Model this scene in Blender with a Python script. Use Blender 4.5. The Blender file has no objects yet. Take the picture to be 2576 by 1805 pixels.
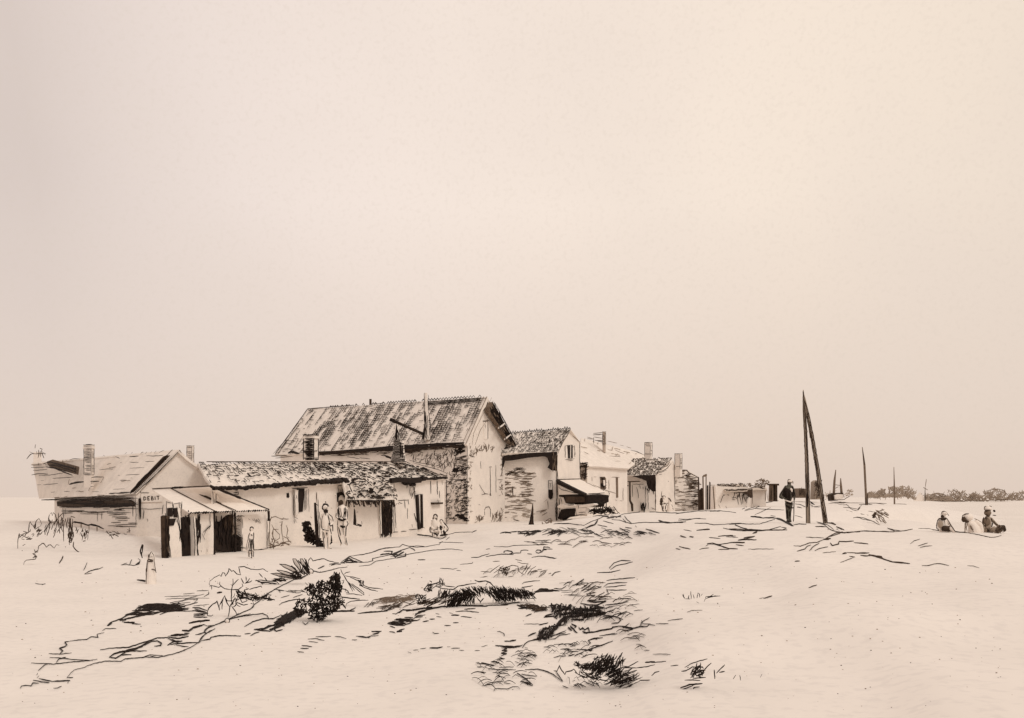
import bpy, math, random
from mathutils import Vector
R = random.Random(7)
SC = bpy.context.scene
COL = SC.collection
# ------------------------------------------------------------------ camera, sky, sun, exposure
F = 2504.0; CX = 1288.0; CY = 1250.0; H = 2.0
cd = bpy.data.cameras.new('camera'); cam = bpy.data.objects.new('camera', cd); COL.objects.link(cam)
cam.location = (0, 0, H); cam.rotation_euler = (math.radians(90), 0, 0)
cd.lens = 35; cd.sensor_width = 36; cd.sensor_fit = 'HORIZONTAL'; cd.shift_y = (CY - 902.5) / 2576
cd.clip_start = 0.1; cd.clip_end = 9000
SC.camera = cam
SC.view_settings.view_transform = 'Standard'; SC.view_settings.look = 'None'
SC.view_settings.exposure = 0.20; SC.view_settings.gamma = 1.0
SC.view_settings.use_curve_mapping = False

w = bpy.data.worlds.new('World'); SC.world = w; w.use_nodes = True
nt = w.node_tree; N = nt.nodes; L = nt.links; N.clear()
out = N.new('ShaderNodeOutputWorld'); bg = N.new('ShaderNodeBackground'); L.new(bg.outputs[0], out.inputs[0])
SUN_EL, SUN_AZ = 48.0, 128.0      # sun high, to the right and behind the viewer
sky = N.new('ShaderNodeTexSky'); sky.sky_type = 'NISHITA'; sky.sun_disc = False
sky.sun_elevation = math.radians(SUN_EL); sky.sun_rotation = math.radians(SUN_AZ)
def mth(op, a=None, b=None, cl=False):
    n = N.new('ShaderNodeMath'); n.operation = op; n.use_clamp = cl
    for i, v in enumerate((a, b)):
        if v is None: continue
        if isinstance(v, (int, float)): n.inputs[i].default_value = v
        else: L.new(v, n.inputs[i])
    return n.outputs[0]
def mixc(f, a, b):
    n = N.new('ShaderNodeMix'); n.data_type = 'RGBA'
    if isinstance(f, (int, float)): n.inputs[0].default_value = f
    else: L.new(f, n.inputs[0])
    for k, v in ((6, a), (7, b)):
        if isinstance(v, tuple): n.inputs[k].default_value = v
        else: L.new(v, n.inputs[k])
    return n.outputs[2]
tc = N.new('ShaderNodeTexCoord'); sep = N.new('ShaderNodeSeparateXYZ'); L.new(tc.outputs['Generated'], sep.inputs[0])
X, Z = sep.outputs[0], sep.outputs[2]
# overcast veil: warm cream to the right, faintly mauve to the left, thicker towards both sides and low down
side = mth('MULTIPLY', mth('ABSOLUTE', mth('SUBTRACT', X, 0.03)), 2.25)
side = mth('POWER', side, 3.2, False)
side = mth('MINIMUM', side, 1.0)
warm = mth('ADD', mth('MULTIPLY', mth('SINE', mth('MULTIPLY', X, 2.6)), 0.5), 0.5, True)
base = mixc(warm, (0.800, 0.695, 0.645, 1), (0.835, 0.712, 0.590, 1))
nz = N.new('ShaderNodeTexNoise'); nz.inputs['Scale'].default_value = 3.2; nz.inputs['Detail'].default_value = 5; nz.inputs['Roughness'].default_value = 0.55
L.new(tc.outputs['Generated'], nz.inputs['Vector'])
low = mth('SUBTRACT', 1.0, mth('MULTIPLY', Z, 3.6), True)
c1 = mixc(mth('MULTIPLY', low, 0.95), base, (0.645, 0.520, 0.440, 1))
c2 = mixc(mth('MULTIPLY', mth('MULTIPLY', side, mth('SUBTRACT', 1.0, mth('MULTIPLY', low, 0.92))), mth('SUBTRACT', 0.62, mth('MULTIPLY', warm, 0.4))), c1, (0.48, 0.40, 0.36, 1))
c3 = mixc(mth('MULTIPLY', mth('SUBTRACT', nz.outputs[0], 0.42, True), 1.3), c2, (0.70, 0.60, 0.53, 1))
nf = N.new('ShaderNodeTexNoise'); nf.inputs['Scale'].default_value = 260; nf.inputs['Detail'].default_value = 3
L.new(tc.outputs['Generated'], nf.inputs['Vector'])
c4 = mixc(mth('MULTIPLY', mth('SUBTRACT', nf.outputs[0], 0.5, True), 0.7), c3, (0.60, 0.51, 0.43, 1))
hs = N.new('ShaderNodeVectorMath'); hs.operation = 'SCALE'; hs.inputs[3].default_value = 0.08; L.new(sky.outputs[0], hs.inputs[0])
L.new(mixc(0.03, c4, hs.outputs[0]), bg.inputs[0]); bg.inputs[1].default_value = 1.0

sd = bpy.data.lights.new('sun', 'SUN'); sd.energy = 0.85; sd.angle = math.radians(16); sd.color = (1.0, 0.95, 0.89)
so = bpy.data.objects.new('sun', sd); COL.objects.link(so)
so.location = (20, -20, 40)
_el, _az = math.radians(SUN_EL), math.radians(SUN_AZ)
sdir = Vector((math.sin(_az) * math.cos(_el), math.cos(_az) * math.cos(_el), math.sin(_el)))
so.rotation_euler = sdir.to_track_quat('Z', 'Y').to_euler()

# ------------------------------------------------------------------ materials
def mat(name, col, rough=0.9, var=0.06, scale=3.0, bump=0.0, col2=None, spec=0.2, fine=0.0):
    m = bpy.data.materials.new(name); m.use_nodes = True
    t = m.node_tree; b = t.nodes['Principled BSDF']
    b.inputs['Roughness'].default_value = rough
    b.inputs['Specular IOR Level'].default_value = spec
    tcn = t.nodes.new('ShaderNodeTexCoord')
    n = t.nodes.new('ShaderNodeTexNoise'); n.inputs['Scale'].default_value = scale; n.inputs['Detail'].default_value = 6
    t.links.new(tcn.outputs['Object'], n.inputs['Vector'])
    r = t.nodes.new('ShaderNodeValToRGB')
    c2 = col2 or tuple(c * (1 - 2.2 * var) for c in col)
    r.color_ramp.elements[0].position = 0.34; r.color_ramp.elements[1].position = 0.62
    r.color_ramp.elements[0].color = (*c2, 1); r.color_ramp.elements[1].color = (*col, 1)
    t.links.new(n.outputs[0], r.inputs[0])
    src = r.outputs[0]
    if fine:
        n2 = t.nodes.new('ShaderNodeTexNoise'); n2.inputs['Scale'].default_value = scale * 9; n2.inputs['Detail'].default_value = 8
        t.links.new(tcn.outputs['Object'], n2.inputs['Vector'])
        r2 = t.nodes.new('ShaderNodeValToRGB'); r2.color_ramp.elements[0].position = 0.36; r2.color_ramp.elements[1].position = 0.5
        r2.color_ramp.elements[0].color = (1 - fine, 1 - fine, 1 - fine * 0.9, 1); r2.color_ramp.elements[1].color = (1, 1, 1, 1)
        t.links.new(n2.outputs[0], r2.inputs[0])
        mx = t.nodes.new('ShaderNodeMix'); mx.data_type = 'RGBA'; mx.blend_type = 'MULTIPLY'; mx.inputs[0].default_value = 1
        t.links.new(src, mx.inputs[6]); t.links.new(r2.outputs[0], mx.inputs[7]); src = mx.outputs[2]
    t.links.new(src, b.inputs['Base Color'])
    if bump:
        bp = t.nodes.new('ShaderNodeBump'); bp.inputs['Strength'].default_value = bump; bp.inputs['Distance'].default_value = 0.03
        t.links.new(n.outputs[0], bp.inputs['Height']); t.links.new(bp.outputs[0], b.inputs['Normal'])
    return m
GROUND = mat('pale_sand', (0.800, 0.742, 0.690), 0.95, 0.02, 0.8, 0.04, fine=0.07)
PLASTER = mat('lime_plaster', (0.850, 0.780, 0.715), 0.92, 0.035, 1.6, 0.10, fine=0.08)
ROOF = mat('bleached_tile', (0.820, 0.745, 0.675), 0.9, 0.05, 2.2, 0.15, fine=0.10)
ROOFD = mat('worn_tile', (0.60, 0.51, 0.43), 0.9, 0.08, 2.2, 0.15, fine=0.2)
CLOTH = mat('bleached_cloth', (0.85, 0.775, 0.705), 0.95, 0.03, 4.0)
INK = mat('black_ink_and_shade', (0.022, 0.013, 0.009), 0.8, 0.1, 6.0, col2=(0.010, 0.006, 0.005))  # colour of drawn lines, also of the shade painted under eaves
INK2 = mat('brown_ink_and_shade', (0.065, 0.042, 0.028), 0.85, 0.1, 6.0, col2=(0.035, 0.022, 0.015))
INK3 = mat('brown_and_haze', (0.20, 0.15, 0.11), 0.9, 0.1, 5.0, col2=(0.14, 0.10, 0.075))
INK4 = mat('grey_brown_and_haze', (0.40, 0.33, 0.265), 0.9, 0.1, 5.0, col2=(0.33, 0.265, 0.21))  # paler browns put distance haze into the colour of far things
SKIN = mat('tanned_skin', (0.62, 0.50, 0.40), 0.7, 0.03, 8.0)
WATER = mat('still_water', (0.76, 0.69, 0.63), 0.35, 0.03, 0.05, spec=0.3)
SLATE = mat('worn_green_brown_cloth', (0.12, 0.11, 0.085), 0.9, 0.2, 14.0, col2=(0.04, 0.033, 0.028))
MATS = [PLASTER, ROOF, ROOFD, CLOTH, GROUND, INK, INK2, INK3, INK4, SKIN, SLATE]
MI = {m.name: i for i, m in enumerate(MATS)}

# ------------------------------------------------------------------ helpers
def tag(o, label=None, cat=None, group=None, kind=None):
    if label: o['label'] = label
    if cat: o['category'] = cat
    if group: o['group'] = group
    if kind: o['kind'] = kind
    return o
def empty(name, loc, label=None, cat=None, group=None):
    o = bpy.data.objects.new(name, None); COL.objects.link(o); o.location = loc; o.empty_display_size = 0.3
    return tag(o, label, cat, group)
def P(px, py, Y): return Vector(((px - CX) * Y / F, Y, H - (py - CY) * Y / F))
class MB:
    def __init__(s): s.v = []; s.f = []; s.m = []
    def face(s, idx, m): s.f.append(idx); s.m.append(MI[m.name])
    def add(s, pts): n = len(s.v); s.v.extend(pts); return n
    def prism(s, pts, vec, m, m2=None):
        n = len(pts); a = s.add([Vector(p) for p in pts]); b = s.add([Vector(p) + vec for p in pts])
        s.face(list(range(a, a + n)), m); s.face(list(range(b + n - 1, b - 1, -1)), m2 or m)
        for i in range(n):
            j = (i + 1) % n; s.face([a + j, a + i, b + i, b + j], m2 or m)
    def box(s, x0, x1, y0, y1, z0, z1, m):
        s.prism([(x0, y0, z0), (x1, y0, z0), (x1, y0, z1), (x0, y0, z1)], Vector((0, y1 - y0, 0)), m)
    def tube(s, pts, rad, m, sides=4, cap=True):
        n = len(pts)
        if n < 2: return
        if not isinstance(rad, (list, tuple)): rad = [rad] * n
        rings = []
        for i, p in enumerate(pts):
            d = (pts[min(i + 1, n - 1)] - pts[max(i - 1, 0)])
            if d.length < 1e-7: d = Vector((0, 0, 1))
            d.normalize()
            up = Vector((0, 0, 1)) if abs(d.z) < 0.95 else Vector((1, 0, 0))
            a = d.cross(up).normalized(); b = d.cross(a)
            r = rad[i]
            rings.append(s.add([p + a * (r * math.cos(t)) + b * (r * math.sin(t)) for t in [2 * math.pi * k / sides for k in range(sides)]]))
        for i in range(n - 1):
            A, B = rings[i], rings[i + 1]
            for k in range(sides):
                j = (k + 1) % sides; s.face([A + k, A + j, B + j, B + k], m)
        if cap:
            s.face([rings[0] + k for k in range(sides - 1, -1, -1)], m); s.face([rings[-1] + k for k in range(sides)], m)
    def ball(s, c, rx, ry, rz, m, nu=12, nv=8):
        c = Vector(c); top = s.add([c + Vector((0, 0, rz))]); rows = []
        for i in range(1, nv):
            th = math.pi * i / nv
            rows.append(s.add([c + Vector((rx * math.sin(th) * math.cos(2 * math.pi * k / nu), ry * math.sin(th) * math.sin(2 * math.pi * k / nu), rz * math.cos(th))) for k in range(nu)]))
        bot = s.add([c - Vector((0, 0, rz))])
        for k in range(nu):
            j = (k + 1) % nu
            s.face([top, rows[0] + k, rows[0] + j], m); s.face([rows[-1] + j, rows[-1] + k, bot], m)
            for i in range(nv - 2): s.face([rows[i] + k, rows[i + 1] + k, rows[i + 1] + j, rows[i] + j], m)
    def build(s, name, parent=None, smooth=False, remesh=0, **tags):
        if not s.v: return None
        used = sorted(set(s.m)); rm = {u: i for i, u in enumerate(used)}
        off = Vector(parent.matrix_world.translation) if False else (Vector(parent.location) if parent else Vector((0, 0, 0)))
        if parent and parent.parent: off = off + Vector(parent.parent.location)
        base = Vector((0, 0, 0))
        if not parent:   # origin at the foot of the thing
            xs = [p.x for p in s.v]; ys = [p.y for p in s.v]; zs = [p.z for p in s.v]
            base = Vector(((min(xs) + max(xs)) / 2, (min(ys) + max(ys)) / 2, min(zs)))
        me = bpy.data.meshes.new(name); me.from_pydata([tuple(p - off - base) for p in s.v], [], s.f)
        for u in used: me.materials.append(MATS[u])
        me.polygons.foreach_set('material_index', [rm[q] for q in s.m])
        if smooth: me.polygons.foreach_set('use_smooth', [True] * len(me.polygons))
        me.update()
        o = bpy.data.objects.new(name, me); COL.objects.link(o)
        if parent: o.parent = parent
        else: o.location = base
        if remesh:
            r = o.modifiers.new('remesh', 'REMESH'); r.mode = 'VOXEL'; r.voxel_size = remesh; r.use_smooth_shade = True
            sm = o.modifiers.new('smooth', 'SMOOTH'); sm.factor = 0.5; sm.iterations = 2
        tag(o, tags.get('label'), tags.get('cat'), tags.get('group'), tags.get('kind'))
        return o

ZR = {1: (30, 1080, 4.022), 2: (380, 1080, 4.022), 3: (680, 970, 4.022), 4: (980, 970, 4.022), 5: (1380, 1030, 5.0275),
      6: (1700, 1060, 5.0275), 7: (1950, 960, 4.0225), 8: (2150, 1150, 5.363), 9: (1940, 1190, 11.494), 10: (1060, 1270, 17.88),
      11: (2330, 1260, 9.333), 12: (1640, 1230, 22.98), 13: (820, 1230, 9.4625), 0: (0, 0, 1),
      21: (30, 1380, 3.827), 22: (500, 1330, 4.592), 23: (900, 1330, 4.592), 24: (1200, 1330, 3.575), 25: (1700, 1330, 3.575)}
def zt(k, x, y): a, b, s = ZR[k]; return (a + x / s, b + y / s)
def zp(k, *c): return [zt(k, c[i], c[i + 1]) for i in range(0, len(c), 2)]
def parse(k, txt, w0=3.0):
    res = []
    for ln in txt.replace('\n', ';').split(';'):
        ln = ln.strip()
        if not ln: continue
        wd = w0
        if ':' in ln: a, ln = ln.split(':'); wd = float(a)
        c = [float(q) for q in ln.split()]
        res.append((wd, zp(k, *c)))
    return res
def inside(p, poly):
    x, y = p; c = False; n = len(poly)
    for i in range(n):
        x1, y1 = poly[i]; x2, y2 = poly[(i + 1) % n]
        if (y1 > y) != (y2 > y) and x < (x2 - x1) * (y - y1) / (y2 - y1) + x1: c = not c
    return c
def fine(pts, step=5.0, jit=0.5):
    """subdivide a picture polyline with a little hand wobble"""
    o = [pts[0]]
    for (x0, y0), (x1, y1) in zip(pts, pts[1:]):
        d = math.hypot(x1 - x0, y1 - y0); n = max(1, min(40, int(d / step)))
        for i in range(1, n + 1):
            t = i / n; o.append((x0 + (x1 - x0) * t + (R.uniform(-jit, jit) if i < n else 0), y0 + (y1 - y0) * t + (R.uniform(-jit, jit) if i < n else 0)))
    return o
def hatch(poly, n, ang, ln, jit=12, curve=0.0):
    xs = [p[0] for p in poly]; ys = [p[1] for p in poly]; res = []; tries = 0
    while len(res) < n and tries < n * 30:
        tries += 1
        c = (R.uniform(min(xs), max(xs)), R.uniform(min(ys), max(ys)))
        if not inside(c, poly): continue
        a = math.radians(ang + R.gauss(0, jit)); l = ln * R.uniform(0.5, 1.3) / 2
        dx, dy = math.cos(a) * l, -math.sin(a) * l; k = curve * R.uniform(-1, 1.4) * l
        res.append([(c[0] - dx, c[1] - dy), (c[0] - dy * k / max(l, .1) * 0.5, c[1] + dx * k / max(l, .1) * 0.5), (c[0] + dx, c[1] + dy)])
    return res
WS = 0.68   # strand thickness
def ink(mb, fn, px, wd, m, taper=True, jit=0.5, step=5.0, lift=0.0):
    """a thin strand along picture points that fn places in the world; width in photo pixels becomes a real thickness"""
    q = fine(px, step, jit); pts = []
    for (x, y) in q:
        p = fn(x, y)
        if p is not None: pts.append(p)
    n = len(pts)
    if n < 2: return
    rad = []
    for i, p in enumerate(pts):
        r = wd * WS * 0.5 * p.y / F
        if taper:
            t = i / (n - 1); r *= 0.45 + 0.55 * min(1, 3.2 * min(t, 1 - t) + 0.25)
        rad.append(r * R.uniform(0.85, 1.15))
    if lift:
        pts = [p + Vector((0, 0, lift * math.sin(math.pi * i / (n - 1)))) for i, p in enumerate(pts)]
    mb.tube(pts, rad, m)
def inks(mb, fn, lst, m, **k):
    for wd, px in lst: ink(mb, fn, px, wd, m, **k)

class Fac:
    """a vertical wall plane through two picture columns at two depths"""
    def __init__(s, xa, Ya, xb, Yb):
        s.A = Vector(((xa - CX) * Ya / F, Ya)); s.B = Vector(((xb - CX) * Yb / F, Yb)); s.d = (s.B - s.A)
        n = Vector((s.d.y, -s.d.x)).normalized(); s.n = Vector((n.x, n.y, 0))
        if s.n.dot(Vector((s.A.x, s.A.y, 0))) > 0: s.n = -s.n
    def Y(s, px):
        k = (px - CX) / F; t = (k * s.A.y - s.A.x) / (s.d.x - k * s.d.y); return s.A.y + s.d.y * t
    def pt(s, px, py, off=0.0): return P(px, py, s.Y(px)) + s.n * off
    def fn(s, off=0.02): return lambda x, y: s.pt(x, y, off)
    def slab(s, mb, pts, o0, o1, m): mb.prism([s.pt(x, y, o1) for x, y in pts], s.n * (o0 - o1), m)
def patch(e0, e1, r0, r1, u, v): return (e0 * (1 - u) + e1 * u) * (1 - v) + (r0 * (1 - u) + r1 * u) * v
def roof_slab(mb, c, m, th=0.12, nu=24, nv=6, rough=0.03, over=0.0):
    e0, e1, r0, r1 = c; n = (e1 - e0).cross(r0 - e0).normalized()
    if n.z < 0: n = -n
    g = []; g2 = []
    for j in range(nv + 1):
        for i in range(nu + 1):
            p = patch(e0, e1, r0, r1, i / nu, j / nv); q = n * (R.uniform(-rough, rough))
            g.append(p + q + Vector((0, 0, R.uniform(-1, 1) * rough * 0.8 if j == 0 else 0))); g2.append(p + q - n * th)
    a = mb.add(g); b = mb.add(g2); W = nu + 1
    for j in range(nv):
        for i in range(nu):
            k = j * W + i
            mb.face([a + k, a + k + 1, a + k + W + 1, a + k + W], m); mb.face([b + k, b + k + W, b + k + W + 1, b + k + 1], m)
    for i in range(nu):
        mb.face([a + i + 1, a + i, b + i, b + i + 1], m); k = nv * W + i; mb.face([a + k, a + k + 1, b + k + 1, b + k], m)
    for j in range(nv):
        k = j * W; mb.face([a + k, a + k + W, b + k + W, b + k], m); k += nu; mb.face([a + k + W, a + k, b + k, b + k + W], m)
    return n
def tiles(mb, c, rows, cols, dens, m, w=1.9, n=None, rowlen=1.6, slope=0.5, course=0.5, off=0.05, curl=0.0):
    """joints between tiles: broken lines along the courses and down the slope, dens(u, v) says how open they are"""
    e0, e1, r0, r1 = c
    n = (e1 - e0).cross(r0 - e0).normalized()
    if n.z < 0: n = -n
    def q(u, v): return patch(e0, e1, r0, r1, min(max(u, 0), 1), min(max(v, 0), 1)) + n * off
    for j in range(rows + 1):
        v = j / rows; i = R.random() * 0.5
        while i < cols:
            ll = R.uniform(0.5, 1.5) * rowlen; u0 = i / cols; u1 = (i + ll) / cols
            if R.random() < dens(u0, v) * course:
                k = 4; vv = v + R.gauss(0, 0.10) / rows
                pts = [q(u0 + (u1 - u0) * t / k, vv + (curl * math.sin(math.pi * t / k) + R.gauss(0, 0.04)) / rows) for t in range(k + 1)]
                mb.tube(pts, [w * .5 * p.y / F * R.uniform(0.7, 1.15) for p in pts], m)
            i += ll + R.uniform(0.1, 0.6)
    for i in range(cols + 1):
        for j in range(rows):
            u = (i + R.gauss(0, 0.15)) / cols; v0 = (j + R.uniform(-.2, .2)) / rows; v1 = v0 + R.uniform(0.6, 1.3) / rows
            if R.random() < dens(u, v0) * slope:
                du = R.gauss(0, 0.12) / cols + curl * 0.5 / cols
                pts = [q(u, v0), q(u + du, (v0 + v1) / 2), q(u, v1)]
                mb.tube(pts, [w * .5 * p.y / F * R.uniform(0.6, 1.1) for p in pts], m)

# ------------------------------------------------------------------ terrain
CP = [(-1500, 35, .5), (-1500, 10, 0), (-200, 20, 0), (-200, 60, .8), (0, 45, .6), (160, 50, .75), (250, 46, .72), (320, 42, .6), (300, 33, 0.05), (100, 33, .1),
      (0, 7, 0), (600, 6, 0), (1300, 6, .02), (300, 12, 0), (800, 12, 0), (1300, 12, .05), (100, 22, 0), (500, 22, 0), (900, 22, 0), (1300, 24, .1),
      (370, 23, 0), (480, 33, 0), (632, 32.7, 0), (730, 38.5, 0), (830, 38.5, 0), (860, 44, 0), (1118, 54, 0.02), (1000, 50, 0), (1000, 36, 0), (1180, 59, .38), (1100, 45, 0.0),
      (1290, 62, .40), (1270, 48, .3), (1400, 66, .42), (1400, 50, .45), (1500, 72, .60), (1500, 52, .8), (1650, 82, .72), (1600, 55, 1.05), (1760, 88, .78), (1720, 56, 1.12), (1850, 93, .8), (1850, 56, 1.22),
      (1700, 38, .9), (1500, 34, .45), (1950, 100, 1.1), (1940, 60, 1.35), (1958, 130, 1.5), (1990, 38.8, .98), (2030, 39, .98), (2080, 39, .98), (1950, 28, .98), (2175, 88, 1.3), (2100, 150, 1.45),
      (2080, 60, 1.28), (2230, 60, .60), (2200, 45, .6), (2245, 120, 1.1), (2200, 120, 1.25), (2100, 27, 1.02), (2250, 27, 1.05), (2430, 27, 1.03), (2600, 27, 1.0), (3400, 27, 1.0),
      (1800, 16, .45), (2200, 16, .6), (2600, 16, .65), (3400, 16, .6), (2576, 9, .35), (2000, 8, .2), (3400, 8, .3),
      (2330, 38, -1.6), (2450, 38, -2), (2700, 38, -2), (3500, 38, -2), (2380, 70, -3), (2800, 70, -3), (2310, 110, -2.4), (2500, 180, -4), (2300, 250, -2.2), (2380, 380, -4), (2576, 450, -4), (3000, 300, -4),
      (3600, 120, -4), (3600, 500, -4), (2450, 600, -2.5), (2900, 600, -2.5), (2330, 660, .1), (2600, 660, .1), (3300, 660, .1), (2400, 900, .5), (3000, 900, .5),
      (2285, 420, .3), (2200, 300, .8), (2000, 300, 1.2), (1500, 200, 1.2), (1000, 200, 1.2), (400, 200, 1.2), (-500, 200, 1.2), (1000, 90, .8), (500, 90, .9), (0, 90, .9), (-1500, 200, 1), (1800, 700, 1.4), (1000, 700, 1.4), (0, 900, 1.4), (2400, 2500, 1.4), (1000, 2500, 1.5)]
CPU = [(p / 330.0, math.log(Y) * 3.1, z) for p, Y, z in CP]
_cache = {}
def terr(x, y):
    y = max(y, 5.0); p = min(max(x * F / y + CX, -3500), 5500); u = p / 330.0; v = math.log(y) * 3.1
    sw = sz = 0.0
    for a, b, z in CPU:
        d = (u - a) ** 2 + (v - b) ** 2 + 0.02; wt = 1.0 / (d * d * d); sw += wt; sz += wt * z
    z = sz / sw
    z += 0.018 * math.sin(x * 0.9 + 1.3 * math.sin(y * 0.31)) * math.cos(y * 0.43 + x * 0.2) * min(1, y / 15.0) * (1 if y < 60 else 0.3)
    z += 0.003 * math.sin(x * 3.1 + y * 1.7) * math.sin(y * 2.3 - x * 1.1)
    return z
def grid_lines(a, first, grow, lim):
    r = [a]; s = first
    while r[-1] < lim: r.append(r[-1] + s); s *= grow
    return r
ys = [-60, -40, -25, -15, -8, -3, 0, 1.5, 3, 4.2, 5.2] + grid_lines(6.0, 0.16, 1.0115, 200) 
ys += grid_lines(ys[-1] + 4, 5, 1.09, 4500)
xs = grid_lines(0, 0.16, 1.021, 60); xs += grid_lines(xs[-1] + 3, 4, 1.13, 4500)
xs = [-q for q in reversed(xs[1:])] + xs
hv = [[terr(x, y) for x in xs] for y in ys]
tv = [(x, y, hv[j][i]) for j, y in enumerate(ys) for i, x in enumerate(xs)]
W_ = len(xs)
tf = [(j * W_ + i, j * W_ + i + 1, (j + 1) * W_ + i + 1, (j + 1) * W_ + i) for j in range(len(ys) - 1) for i in range(W_ - 1)]
me = bpy.data.meshes.new('ground'); me.from_pydata(tv, [], tf); me.materials.append(GROUND)
me.polygons.foreach_set('use_smooth', [True] * len(me.polygons)); me.update()
g_ = bpy.data.objects.new('ground', me); COL.objects.link(g_); tag(g_, kind='structure')
me = bpy.data.meshes.new('water'); me.from_pydata([(-200, 25, -1), (5000, 25, -1), (5000, 1400, -1), (-200, 1400, -1)], [], [(0, 1, 2, 3)]); me.materials.append(WATER); me.update()
g_ = bpy.data.objects.new('water', me); COL.objects.link(g_); tag(g_, kind='structure')
import bisect
def hgt(x, y):
    j = min(max(bisect.bisect_right(ys, y) - 1, 0), len(ys) - 2); i = min(max(bisect.bisect_right(xs, x) - 1, 0), len(xs) - 2)
    a = (x - xs[i]) / (xs[i + 1] - xs[i]); b = (y - ys[j]) / (ys[j + 1] - ys[j])
    return (hv[j][i] * (1 - a) + hv[j][i + 1] * a) * (1 - b) + (hv[j + 1][i] * (1 - a) + hv[j + 1][i + 1] * a) * b
def G(px, py, lift=0.02, ymax=130.0):
    """the ground point seen at a picture point"""
    k = (px - CX) / F; s = (py - CY) / F; best = None; Y = 6.0; prev = None
    while Y < ymax:
        d = (H - s * Y) - hgt(k * Y, Y)
        if best is None or abs(d) / Y < best[0]: best = (abs(d) / Y, Y)
        if d < 0:
            lo, hi = Y / 1.02, Y
            for _ in range(8):
                m = (lo + hi) / 2
                if (H - s * m) - hgt(k * m, m) < 0: hi = m
                else: lo = m
            best = (0, lo); break
        Y *= 1.02
    Y = best[1]; return Vector((k * Y, Y, hgt(k * Y, Y) + lift))
def GR(Y, jy=0.0):
    """places points upright at one depth, with a spread of its own so the plant has a body"""
    def f(x, y): return P(x, y, Y)
    return f
#@@SECTION
# ------------------------------------------------------------------ buildings
def vprism(mb, foot, z0, z1, m):
    mb.prism([(x, y, z0) for x, y in foot], Vector((0, 0, z1 - z0)), m)
def xy(px, Y): return ((px - CX) * Y / F, Y)
def zz(py, Y): return H - (py - CY) * Y / F
def chimney(parent, x0, xc, x1, yt, yb, Y, hatch_l=0, hatch_r=0, cap=True, m=PLASTER, inkm=INK, w=2.2, name='chimney', dx=.35):
    """a brick stack seen on its corner: left face x0-xc, right face xc-x1, with horizontal strokes per face and a cap"""
    a = xy(x0, Y + dx); b = xy(xc, Y); c = xy(x1, Y + dx); d = (a[0] + c[0] - b[0], a[1] + c[1] - b[1])
    mb = MB(); z1 = zz(yt, Y); z0 = zz(yb, Y) - 0.5
    vprism(mb, [a, b, c, d], z0, z1, m)
    if cap:
        ce = ((a[0] + c[0]) / 2, (a[1] + c[1]) / 2)
        vprism(mb, [(ce[0] + (p[0] - ce[0]) * 1.18, ce[1] + (p[1] - ce[1]) * 1.18) for p in (a, b, c, d)], z1 - 0.16, z1 - 0.06, m)
        vprism(mb, [(ce[0] + (p[0] - ce[0]) * .62, ce[1] + (p[1] - ce[1]) * .62) for p in (a, b, c, d)], z1, z1 + 0.035, INK2)
    fl = Fac(x0, Y + dx, xc, Y); fr = Fac(xc, Y, x1, Y + dx)
    for px, fac in ((x0 + .6, fl), (xc, fl), (x1 - .6, fr)):
        ink(mb, fac.fn(0.012), [(px, yt + 2), (px, yb - 2)], w * 0.8, inkm)
    ink(mb, fl.fn(0.03), [(x0, yt + .5), (xc, yt + .5), ], w, inkm); ink(mb, fr.fn(0.03), [(xc, yt + .5), (x1, yt + .5)], w, inkm)
    y = yt + 5
    while y < yb - 2:
        if R.random() < hatch_l: ink(mb, fl.fn(), [(x0 + R.uniform(0, (xc - x0) * .35), y), (xc - R.uniform(0, 1.5), y + R.uniform(-.6, .6))], w * R.uniform(.7, 1.3), inkm)
        if R.random() < hatch_r: ink(mb, fr.fn(), [(xc + .5, y), (x1 - R.uniform(0, (x1 - xc) * .4), y + R.uniform(-.6, .6))], w * R.uniform(.7, 1.1), inkm)
        y += R.uniform(3.2, 4.6)
    return mb.build(name, parent)
def window(parent, fac, x0, x1, y0, y1, name='window', dark=INK, bars=1, fr=PLASTER, d=0.05):
    mb = MB(); fac.slab(mb, [(x0, y0), (x1, y0), (x1, y1), (x0, y1)], -0.1, 0.03, dark)
    for k in range(1, bars + 1):
        x = x0 + (x1 - x0) * k / (bars + 1); fac.slab(mb, [(x - .6, y0), (x + .6, y0), (x + .6, y1), (x - .6, y1)], 0.032, 0.05, fr)
    return mb.build(name, parent)
def wallink(mb, fac, k, txt, m=INK, w0=3.0, off=0.02, **kw): inks(mb, fac.fn(off), parse(k, txt, w0), m, **kw)
def wallhatch(mb, fac, k, poly, n, ang, ln, m, w=2.2, jit=10, curve=0, off=0.02):
    for s in hatch(zp(k, *poly), n, ang, ln, jit, curve): ink(mb, fac.fn(off), s, w * R.uniform(.7, 1.3), m)

# ---- gabled house on the left, with its sign
GX = xy(343, 38.0)
b1 = empty('gabled_house', (GX[0], GX[1], 0.2), 'pale gabled house at the left edge of the row, lettered sign on its front corner', 'house')
F1 = Fac(343, 38.0, 560, 39.5)
e0, e1, r0, r1 = P(98, 1253, 49.5), P(337, 1243, 37.86), P(82, 1163, 51.0), P(450, 1131, 38.62)
VEC = Vector((-7.9, 10.4, 0))
mb = MB()
mb.prism([F1.pt(x, y) for x, y in [(343, 1246), (450, 1137), (552, 1216), (552, 1440), (343, 1440)]], VEC, PLASTER)
wallink(mb, F1, 1, '2.2:1295 600 1305 640 1390 640;1.8:1310 800 1420 805 1520 795;2:1530 760 1520 860;2:1335 810 1330 900;2:1370 900 1375 930;1.6:1440 1125 1450 1130;1.6:1700 225 1760 300')
L1 = Fac(343 - 184, 38.0 + 10.4 * .93, 343, 38.0)
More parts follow.
